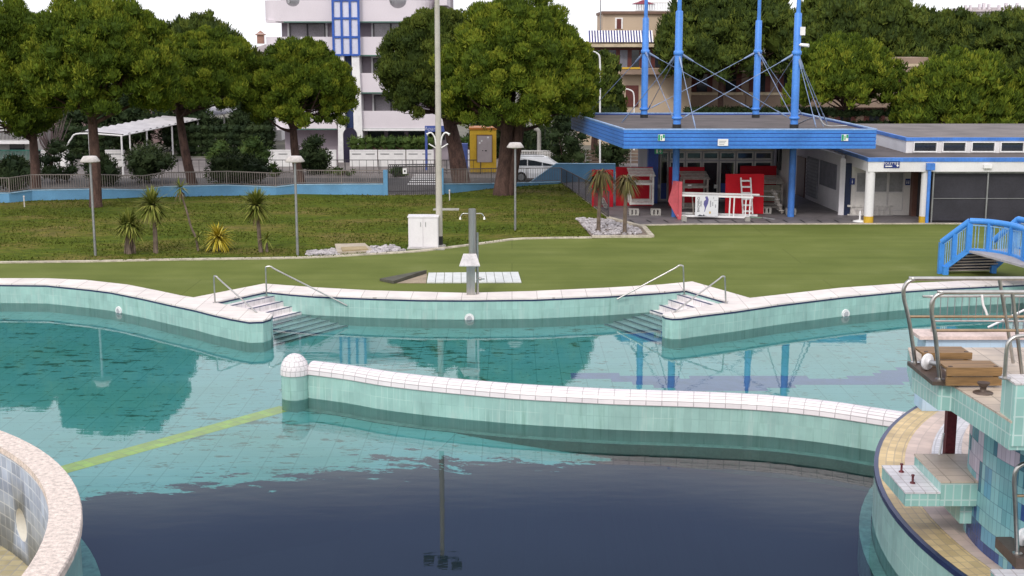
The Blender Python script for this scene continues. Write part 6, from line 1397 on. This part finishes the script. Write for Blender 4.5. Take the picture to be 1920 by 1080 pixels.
sk = empty('stone_steps', P(660, 476), 'low stone steps set into the lawn edge between the pebbles', 'steps'); q = MB(); q.prism([P(632, 478.5), P(700, 474.5), P(684, 460.5), P(628, 462)], .02, .12); q.build('slab', mat('tan_stone', (.44, .37, .29), .85, var=.25), sk); q = MB(); q.prism([P(642, 477), P(690, 474), P(686, 468.5), P(640, 470)], .121, .17); q.build('tread', mat('tan_tread', (.36, .28, .16), .85, var=.25), sk)
m = MB(); a = P(840, 393, .03); m.box(a.x - .8, a.x + .6, a.y - .4, a.y + .4, .02, .06); tag(m.build('manhole_slab', CONCRETE), kind='structure')
rn = random.Random(9)
for k, (px, py) in enumerate(((46, 388), (843, 376))):
    a = P(px, py, .03); m = MB(); m.tube([a, a + Vector((0, 0, .55))], .035, 8); m.lathe(a + Vector((0, 0, .55)), [(.05, 0), (.05, .06), (.001, .09)], 8); tag(m.build('garden_peg', OFFWHITE, loc=a), ('short pale peg in the lawn at the far left', 'short pale peg in the lawn below the gate')[k], 'peg')

# ------------------------------------------------------------------ things stored on the terrace
def panel(px0, px1, yt, yb, gy, label, lean=.25, m_=RED):
    b_ = P((px0 + px1) / 2, gy, .01); x0_, x1_ = QX(px0, b_.y, 1), QX(px1, b_.y, 1); z1 = Q(0, yt, b_.y + lean).z
    q = MB(); z0 = .02; q.hexa([(x0_, b_.y - .04, z0), (x1_, b_.y - .04, z0), (x1_, b_.y, z0), (x0_, b_.y, z0), (x0_, b_.y + lean - .04, z1), (x1_, b_.y + lean - .04, z1), (x1_, b_.y + lean, z1), (x0_, b_.y + lean, z1)])
    tag(q.build('red_board', m_, loc=((x0_ + x1_) / 2, b_.y, 0)), label, 'board', 'red boards on the terrace')
panel(1155, 1224, 313, 385, 386, 'large red board at the left, behind the wooden frame on blocks')
panel(1254, 1321, 313, 385, 386, 'large red board behind the blue pillar')
panel(1388, 1456, 311, 380, 382, 'dark red board against the hall beside the white wing wall')
panel(1360, 1432, 326, 400, 401, 'bright red upright board in front, with a white ladder leaning on it', .12, mat('bright_red_board', (.60, .010, .022), .6, var=.10, scale=.9, spec=.15))
panel(1110, 1150, 318, 385, 388, 'narrow dark red board behind the dry palms')
def wooden_stand(px0, px1, yt, yb, gy, label, m_=OFFWHITE, depth=1.3, feet=True):
    b_ = P((px0 + px1) / 2, gy, .01); x0_, x1_ = QX(px0, b_.y, 1), QX(px1, b_.y, 1); zt = Q(0, yt, b_.y + .5).z; z0 = .30 if feet else .02
    r_ = empty('lifeguard_stand', ((x0_ + x1_) / 2, b_.y, z0), label, 'lifeguard stand', 'wooden lifeguard stands on the terrace'); t_ = .10
    for x in (x0_ + t_ / 2, x1_ - t_ / 2):
        for y in (b_.y, b_.y + depth):
            q = MB(); q.box(x - t_ / 2, x + t_ / 2, y - t_ / 2, y + t_ / 2, z0, zt - .12); q.build('leg', m_, r_)
    def fr(z): 
        q = MB(); q.box(x0_ + t_ + .002, x1_ - t_ - .002, b_.y - .05, b_.y + .05, z - .06, z + .06); q.box(x0_ + t_ + .002, x1_ - t_ - .002, b_.y + depth - .05, b_.y + depth + .05, z - .06, z + .06)
        for x in (x0_ + t_ / 2, x1_ - t_ / 2): q.box(x - .045, x + .045, b_.y + t_ / 2 + .002, b_.y + depth - t_ / 2 - .002, z - .06, z + .06)
        q.build('cross_beam', m_, r_)
    fr(z0 + .08); fr(zt - .55)
    q = MB()
    for k in range(6): y = b_.y - .15 + k * (depth + .3) / 5; q.box(x0_ - .05, x1_ + .05, y - .08, y + .08, zt - .118 + k * .05, zt - .07 + k * .05)
    q.build('seat_slats', m_, r_); q = MB()
    for k in range(3): y = b_.y + .2 + k * .4; q.box(x0_ + .02, x1_ - .02, y - .07, y + .07, z0 + .16, z0 + .21)
    q.build('foot_slats', m_, r_); return x0_, x1_, b_
def block(px, py, label, grp='concrete blocks on the terrace'):
    b_ = P(px, py, .01); q = MB(); w_ = .27
    for dx in (-.2, 0, .2): q.box(b_.x + dx - .03 - .03, b_.x + dx + .03 + .03, b_.y - .2, b_.y + .2, .01, .30)
    q.box(b_.x - .26, b_.x + .26, b_.y - .2, b_.y + .2, .30, .34); q.box(b_.x - .26, b_.x + .26, b_.y - .199, b_.y + .199, .01, .05); tag(q.build('concrete_block', CONCRETE, loc=b_), label, 'concrete block', grp)
wooden_stand(1181, 1226, 324, 390, 394, 'white wooden lifeguard stand on concrete blocks in front of the left red board')
block(1188, 403, 'hollow concrete block under the left leg of the wooden stand'); block(1229, 403, 'hollow concrete block under the right leg of the wooden stand')
wooden_stand(1280, 1328, 330, 392, 392, 'greyish wooden stand right of the blue pillar', mat('grey_wood', (.36, .32, .29), .8, var=.3, scale=4), 1.2, False)
x0_, x1_, b_ = wooden_stand(1428, 1468, 338, 392, 391, 'greyish wooden stand behind the bright red board', MATS['grey_wood'], 1.2, False)
q = MB(); q.box(x0_ + .12, x1_ - .1, b_.y + .12, b_.y + .16, .4, 1.3); tag(q.build('grey_sheet', mat('olive_sheet', (.27, .25, .20), .8), loc=(x0_, b_.y, .4)), 'grey olive sheet inside the stand behind the bright red board', 'sheet')
def wood_steps(a, b_, w_, n, label):
    r_ = empty('wooden_steps', b_, label, 'steps'); a = Vector(a); b_ = Vector(b_); wv = Vector((.0, w_, 0))
    for s_ in (0, 1):
        q = MB(); q.bar(a + wv * s_, b_ + wv * s_, .05, .14); q.build('stringer', MATS['grey_wood'], r_)
    for k in range(n): p = a.lerp(b_, (k + .5) / n); q = MB(); q.box(p.x - .13, p.x + .13, p.y - .06, p.y + w_ + .06, p.z - .02, p.z + .02); q.build('tread', OFFWHITE, r_)
yb_ = P(1465, 400, 0).y
wood_steps(Q(1452, 358, yb_), Q(1467, 400, yb_ - .3), .75, 4, 'small wooden steps leaning down beside the right blue pillar')
wood_steps(Q(1128, 372, P(1130, 392).y), Q(1138, 391, P(1130, 392).y - .4), .7, 4, 'small pale wooden steps behind the left dry palm')
# lifeguard high chair lying on its side, with a poster
YL = P(1360, 412, 0).y + .1; lc = empty('lifeguard_chair', (QX(1360, YL, .6), YL, .15), 'white lifeguard high chair lying on its side with a printed poster', 'lifeguard chair')
for (pa, pb2, y_) in (((1272, 361.5), (1424, 365.5), .9), ((1273, 365.8), (1412, 370), 0), ((1271, 404), (1405, 407.5), 0), ((1274, 399), (1420, 404), .9)):
    a, e = Q(*pa, YL + y_), Q(*pb2, YL + y_); q = MB(); q.bar(a, e, .09, .10); q.build('leg', WHITE, lc)
for (pa, pb2, y_) in (((1410, 367), (1452, 369), .85), ((1404, 407), (1428, 408), .02), ((1430, 408), (1453, 411), .02)):
    a, e = Q(*pa, YL + y_), Q(*pb2, YL + y_); q = MB(); q.bar(a, e, .05, .05); q.build('metal_foot', GALV if pa[0] != 1404 else mat('green_foot', (.18, .27, .2), .6), lc)
for px in (1368, 1376, 1398, 1406):
    a, e = Q(px + 1, 369, YL + .02), Q(px - 1, 405, YL + .02); q = MB(); q.bar(a, e, .06, .07); q.build('rung', WHITE, lc)
a, e = Q(1298, 368, YL + .3), Q(1300, 402, YL + .3); q = MB(); q.bar(a, e, .05, .14); q.build('rung', MATS['grey_wood'], lc)
ps = Q(1303, 406, YL - .08); pe = Q(1347, 366, YL - .08); q = MB(); q.box(ps.x, pe.x, YL - .10, YL - .075, ps.z, pe.z); po = q.build('poster', mat('poster_white', (.68, .68, .70), .4, var=.06), lc)
INK = mat('poster_ink', (.035, .035, .05), .5); YF = YL - .105
lettering('BAGNINO', (ps.x + .17, YF, (ps.z + pe.z) / 2 + .08), .17, INK, po, rot=(R(90), R(-90), 0)); lettering('PRIMO', (ps.x + .30, YF, (ps.z + pe.z) / 2 + .12), .10, INK, po, rot=(R(90), R(-90), 0))
q = MB(); w_, h_ = pe.x - ps.x, pe.z - ps.z; sw = [(.42, .93), (.52, .95), (.58, .80), (.55, .60), (.47, .40), (.42, .22), (.40, .22), (.42, .42), (.36, .58), (.38, .72), (.46, .80)]
q.face([(ps.x + u * w_, YF, ps.z + v_ * h_) for u, v_ in sw]); q.build('swirl', mat('poster_violet', (.12, .11, .30), .5), po)
q = MB()
for u, v_, a, b2 in ((.64, .45, .05, .3), (.74, .5, .04, .18), (.86, .42, .05, .15), (.80, .75, .15, .015), (.78, .82, .02, .1)): q.box(ps.x + u * w_, ps.x + (u + a) * w_, YF - .004, YF, ps.z + v_ * h_, ps.z + (v_ + b2) * h_)
q.build('small_print', mat('poster_grey', (.35, .35, .38), .5), po); q = MB(); q.box(ps.x + .62 * w_, ps.x + .68 * w_, YF - .004, YF, ps.z + .14 * h_, ps.z + .24 * h_); q.build('yellow_mark', YELLOW, po)
q = MB(); q.face([(ps.x + u * w_, YF, ps.z + v_ * h_) for u, v_ in ((.1, .02), (.2, .10), (.34, .05), (.38, .12), (.42, .05), (.55, .02))]); q.build('dark_figures', INK, po)
for px in (1283, 1402):
    b_ = P(px, 415, .01); q = MB(); q.box(b_.x - .13, b_.x + .13, b_.y, b_.y + .3, .01, .16 if px > 1300 else .24); q.box(b_.x - .10, b_.x + .10, b_.y + .02, b_.y + .28, .16 if px > 1300 else .24, .2 if px > 1300 else .27); tag(q.build('brick', CONCRETE, loc=b_), 'small concrete brick under the %s end of the lying lifeguard chair' % ('left' if px < 1300 else 'right'), 'brick')
# white ladder on the red board
yl_ = P(1400, 402, 0).y - .12; ld = empty('ladder', (QX(1401, yl_, 0), yl_, 0), 'short white ladder leaning on the bright red board', 'ladder')
for pa, pb2 in (((1389, 333), (1393, 401)), ((1407, 333), (1411, 401))):
    q = MB(); q.bar(Q(*pa, yl_ + .02), Q(*pb2, yl_ - .2), .07, .09); q.build('side_rail', WHITE, ld)
for k in range(6):
    y = 339 + k * 11.4; f_ = k / 6; q = MB(); q.bar(Q(1390.5 + 3.5 * f_, y, yl_ - .02 - .18 * f_), Q(1407 + 3.5 * f_, y, yl_ - .02 - .18 * f_), .06, .085); q.build('rung', WHITE, ld)
# pink foam guard on the pillar
x = masts['B'].x; q = MB(); zt_ = 1.95
PINK = mat('pink_foam', (.55, .10, .12), .8, var=.2, scale=1.5); a = P(1254, 383, .01); q.hexa([(x - .45, 68.95, .9), (x + .02, 68.6, .01), (x + .12, 68.62, .01), (x - .36, 69.1, .9), (x - .16, 68.95, zt_), (x + .02, 68.6, 1.95), (x + .12, 68.62, 1.97), (x - .2, 69.1, zt_)])
q.box(x + .03, x + .2, 68.4, 68.59, .01, 1.97); tag(q.build('foam_guard', PINK, loc=(x, 68.6, 0)), 'faded pink foam guard wrapped round the foot of the left blue pillar', 'foam guard')
# ladder lying by the windows, broom, small bits
yb_ = P(1630, 404, 0).y; lb_ = empty('aluminium_ladder', (QX(1632, yb_, .3), yb_, 0), 'aluminium ladder lying on its side below the changing room windows', 'ladder')
for y in (386, 403):
    q = MB(); q.bar(Q(1589, y, yb_), Q(1675, y + .5, yb_), .06, .10); q.build('side_rail', OFFWHITE, lb_)
for k in range(8):
    q = MB(); px = 1596 + k * 10.3; q.bar(Q(px, 387, yb_), Q(px, 402, yb_), .05, .12); q.build('rung', OFFWHITE, lb_)
b_ = P(1612, 415.5, .01); m = MB(); m.lathe(b_, [(.36, 0), (.36, .04), (.1, .1), (.05, .11), (.04, .55), (.001, .56)], 18); tag(m.build('parasol_base', WHITE, loc=b_), 'small white parasol base left of the first white column', 'parasol base')
b_ = P(1853, 412, .01); m = empty('broom', b_, 'yellow and black broom standing against the dark screens', 'broom'); q = MB(); q.tube([b_, Q(1851, 388, b_.y)], .03, 8); q.build('handle', BLACK, m); q = MB(); q.bar(Q(1851, 388, b_.y), Q(1851, 369, b_.y + .1), .12, .10); q.build('head', YELLOW, m)
for px, py, lb in ((1482, 402, 'grey concrete foot beside the right blue pillar'), (1436, 400, 'pale concrete block right of the bright red board')): block(px, py, lb)
for px, lb in ((1234, 'small white notice on the blue door panel under the canopy'), (1293, 'small white notice on the grey stand'), (1342, 'small white notice on the blue panel of the glazed hall')):
    y_ = 75.85 if px != 1293 else P(1304, 392).y - .08; a, e = Q(px - 3.5, 353, y_), Q(px + 3.5, 346, y_); q = MB(); q.box(a.x, e.x, y_ - .02, y_, a.z, e.z); tag(q.build('notice', WHITE, loc=a), lb, 'notice')

# ------------------------------------------------------------------ blue footbridge at the right
bg_ = empty('footbridge', P(1765, 514), 'light blue footbridge with slatted railings and open steps at the right edge', 'footbridge')
BB = mat('bridge_blue', (.055, .25, .66), .42, var=.14, scale=1.2)
dz = 1.02; A = P(1765, 513, .0); A2 = P(1859, 503, .0)
T0 = P(1815, 470, dz); path = arc([T0, P(1853, 472.5, dz), P(1895, 480, dz), P(1920, 490, dz), P(1965, 512, dz)], 3)
h_ = 1.17
def brail(pts_lo, h1, parent, n_bars):
    for a, b_ in zip(pts_lo, pts_lo[1:]):
        u_ = Vector((0, 0, h1)); q = MB(); n = max(2, round((b_ - a).length / .115))
        for k in range(1, n): p = a.lerp(b_, k / n); q.bar(p + Vector((0, 0, .08)), p + Vector((0, 0, h1 - .16)), .028)
        q.build('balusters', mat('baluster_blue', (.22, .42, .66), .45), parent)
        q = MB(); q.bar(a + u_ * .86, b_ + u_ * .86, .05, .04); q.build('inner_rail', MATS['baluster_blue'], parent)
def rails_for(pts_lo, nm):
    q = MB(); 
    for a, b_ in zip(pts_lo, pts_lo[1:]): q.bar(a, b_, .16, .20)
    q.build('lower_beam', BB, bg_); q = MB(); q.tube([p + Vector((0, 0, h_)) for p in pts_lo], .115, 10); q.build('handrail', BB, bg_)
s0 = A + Vector((-.05, 0, .10)); s1 = Vector((T0.x, T0.y, dz))
rails_for([s0, s1], 's'); brail([s0, s0.lerp(s1, .5), s1], h_, bg_, 8)
q = MB(); q.box(s0.x - .1, s0.x + .1, s0.y - .09, s0.y + .09, .0, h_ + .08); q.build('post', BB, bg_); s_ = s0.lerp(s1, .48); q = MB(); q.box(s_.x - .09, s_.x + .09, s_.y - .08, s_.y + .08, s_.z, s_.z + h_); q.build('post', BB, bg_)
rails_for(path, 'd'); brail(path[::2] if len(path) % 2 else path, h_, bg_, 10)
for k in (0, 3, 6, 9):
    s_ = path[k]; q = MB(); q.box(s_.x - .10, s_.x + .10, s_.y - .08, s_.y + .08, dz, dz + h_); q.build('post', BB, bg_)
r0, r1 = P(1859, 506, .1), P(1905, 466, dz); path2 = arc([r1, r1 + (path[-1] - path[0]) * .45, r1 + (path[-1] - path[0]) * .9], 4); rails_for(path2, 'f'); brail(path2[::2], h_, bg_, 10)
rails_for([r0, r1], 'g'); brail([r0, r0.lerp(r1, .5), r1], h_, bg_, 8)
for k in (0, 3, 6):
    s_ = path2[k]; q = MB(); q.box(s_.x - .10, s_.x + .10, s_.y - .08, s_.y + .08, dz, dz + h_); q.build('post', BB, bg_)
q = MB()
path_n = [path[0].lerp(path[-1], k / 8) for k in range(9)]
for a, b_, c_, d_ in zip(path_n, path_n[1:], path2, path2[1:]): q.hexa([(a.x, a.y, dz - .06), (b_.x, b_.y, dz - .06), (d_.x, d_.y, dz - .06), (c_.x, c_.y, dz - .06), (a.x, a.y, dz + .02), (b_.x, b_.y, dz + .02), (d_.x, d_.y, dz + .02), (c_.x, c_.y, dz + .02)])
q.build('deck', mat('deck_boards', (.36, .33, .34), .7, var=.2), bg_)
for k in range(7):
    t = (k + .3) / 7; a, e = s0.lerp(s1, t), r0.lerp(r1, t) - Vector((.1, .1, 0)); z = .08 + t * (dz - .1); q = MB(); a = Vector((a.x + .12, a.y + .1, z)); e = Vector((e.x, e.y + .1, z)); q.bar(a, e, .15, .05); q.build('tread', mat('tread_wood', (.50, .42, .38), .7, var=.2), bg_)
q = MB(); a0, a1, b0, b1 = [Vector(k) + Vector((.1, .25, -.07)) for k in (s0, s1, r0, r1)]; q.hexa([a0, b0 - Vector((.2, 0, 0)), b1 - Vector((.25, .1, 0)), a1] + [k + Vector((0, 0, .02)) for k in (a0, b0 - Vector((.2, 0, 0)), b1 - Vector((.25, .1, 0)), a1)]); q.build('stair_tray', mat('navy_stringer', (.03, .05, .14), .5), bg_)  # dark panel added below the treads, stands in for shade in the gaps
q = MB(); q.bar(r0 + Vector((.05, .1, .05)), r1 + Vector((.05, .1, -.05)), .07, .16); q.build('stringer', mat('navy_stringer', (.03, .05, .14), .5), bg_)
for s_ in (P(1772, 515, 0), P(1862, 512, 0)):
    q = MB(); q.box(s_.x - .1, s_.x + .1, s_.y - .1, s_.y + .1, -.0, .32); q.build('foot', BB, bg_)
# dead leaves and scraps
# ------------------------------------------------------------------ camera, world, light
cam = bpy.data.cameras.new('camera'); cam.sensor_width = 36; cam.lens = 36 * F / 1920; cam.clip_start = .1; cam.clip_end = 4000
co = bpy.data.objects.new('camera', cam); COL.objects.link(co); co.location = (0, 0, CZ); co.rotation_euler = (math.pi / 2 - PITCH, 0, 0)
SC.camera = co
W = bpy.data.worlds.new('World'); SC.world = W; W.use_nodes = True
nt = W.node_tree; N = nt.nodes; L = nt.links; bg = N['Background']
sky = N.new('ShaderNodeTexSky'); sky.sky_type = 'NISHITA'; sky.sun_disc = False
SUN_EL, SUN_AZ = 42, 200                       # degrees; azimuth clockwise from +Y
sky.sun_elevation = R(SUN_EL); sky.sun_rotation = R(SUN_AZ); sky.air_density = 1.2; sky.dust_density = 4
hs = N.new('ShaderNodeHueSaturation'); hs.inputs['Saturation'].default_value = .22; L.new(sky.outputs[0], hs.inputs['Color'])
tc = N.new('ShaderNodeTexCoord'); sx = N.new('ShaderNodeSeparateXYZ'); L.new(tc.outputs['Generated'], sx.inputs[0])
cn = N.new('ShaderNodeTexNoise'); cn.inputs['Scale'].default_value = 3.2; cn.inputs['Detail'].default_value = 5; L.new(tc.outputs['Generated'], cn.inputs['Vector'])
def mr(src, a, b_, c=0., d=1.):
    n = N.new('ShaderNodeMapRange'); n.interpolation_type = 'SMOOTHSTEP'
    for k, val in (('From Min', a), ('From Max', b_), ('To Min', c), ('To Max', d)): n.inputs[k].default_value = val
    L.new(src, n.inputs['Value']); return n.outputs[0]
def mth(op, a, b_):
    n = N.new('ShaderNodeMath'); n.operation = op
    for s, val in zip(n.inputs, (a, b_)):
        if isinstance(val, (int, float)): s.default_value = val
        else: L.new(val, s)
    return n.outputs[0]
el = mth('ADD', sx.outputs[2], mth('MULTIPLY', mth('SUBTRACT', cn.outputs['Fac'], .5), .05))
cl = mth('MULTIPLY', mth('MULTIPLY', mr(el, .275, .35), mr(el, .75, .50)), mr(sx.outputs[1], .35, .75))     # a slate cloud bank above the trees
flat = mixc(N, L, .62, hs.outputs[0], (14.2, 14.3, 14.9))        # overcast veil over the clear sky
c = mixc(N, L, cl, flat, (2.5, 2.9, 5.4))
L.new(c, bg.inputs['Color']); bg.inputs['Strength'].default_value = .13
sl = bpy.data.lights.new('sun', 'SUN'); sl.energy = 1.35; sl.angle = R(10); sl.color = (1, .95, .88)
so = bpy.data.objects.new('sun', sl); COL.objects.link(so)
az, elv = R(SUN_AZ), R(SUN_EL)
dv = Vector((math.sin(az) * math.cos(elv), math.cos(az) * math.cos(elv), math.sin(elv)))
so.rotation_euler = dv.to_track_quat('Z', 'Y').to_euler(); so.location = dv * 200
vs_ = SC.view_settings; vs_.view_transform = 'Standard'; vs_.look = 'None'; vs_.gamma = 1; vs_.exposure = 0.0
SC.cycles.max_bounces = 6; SC.cycles.transparent_max_bounces = 12; SC.cycles.caustics_reflective = False; SC.cycles.caustics_refractive = False
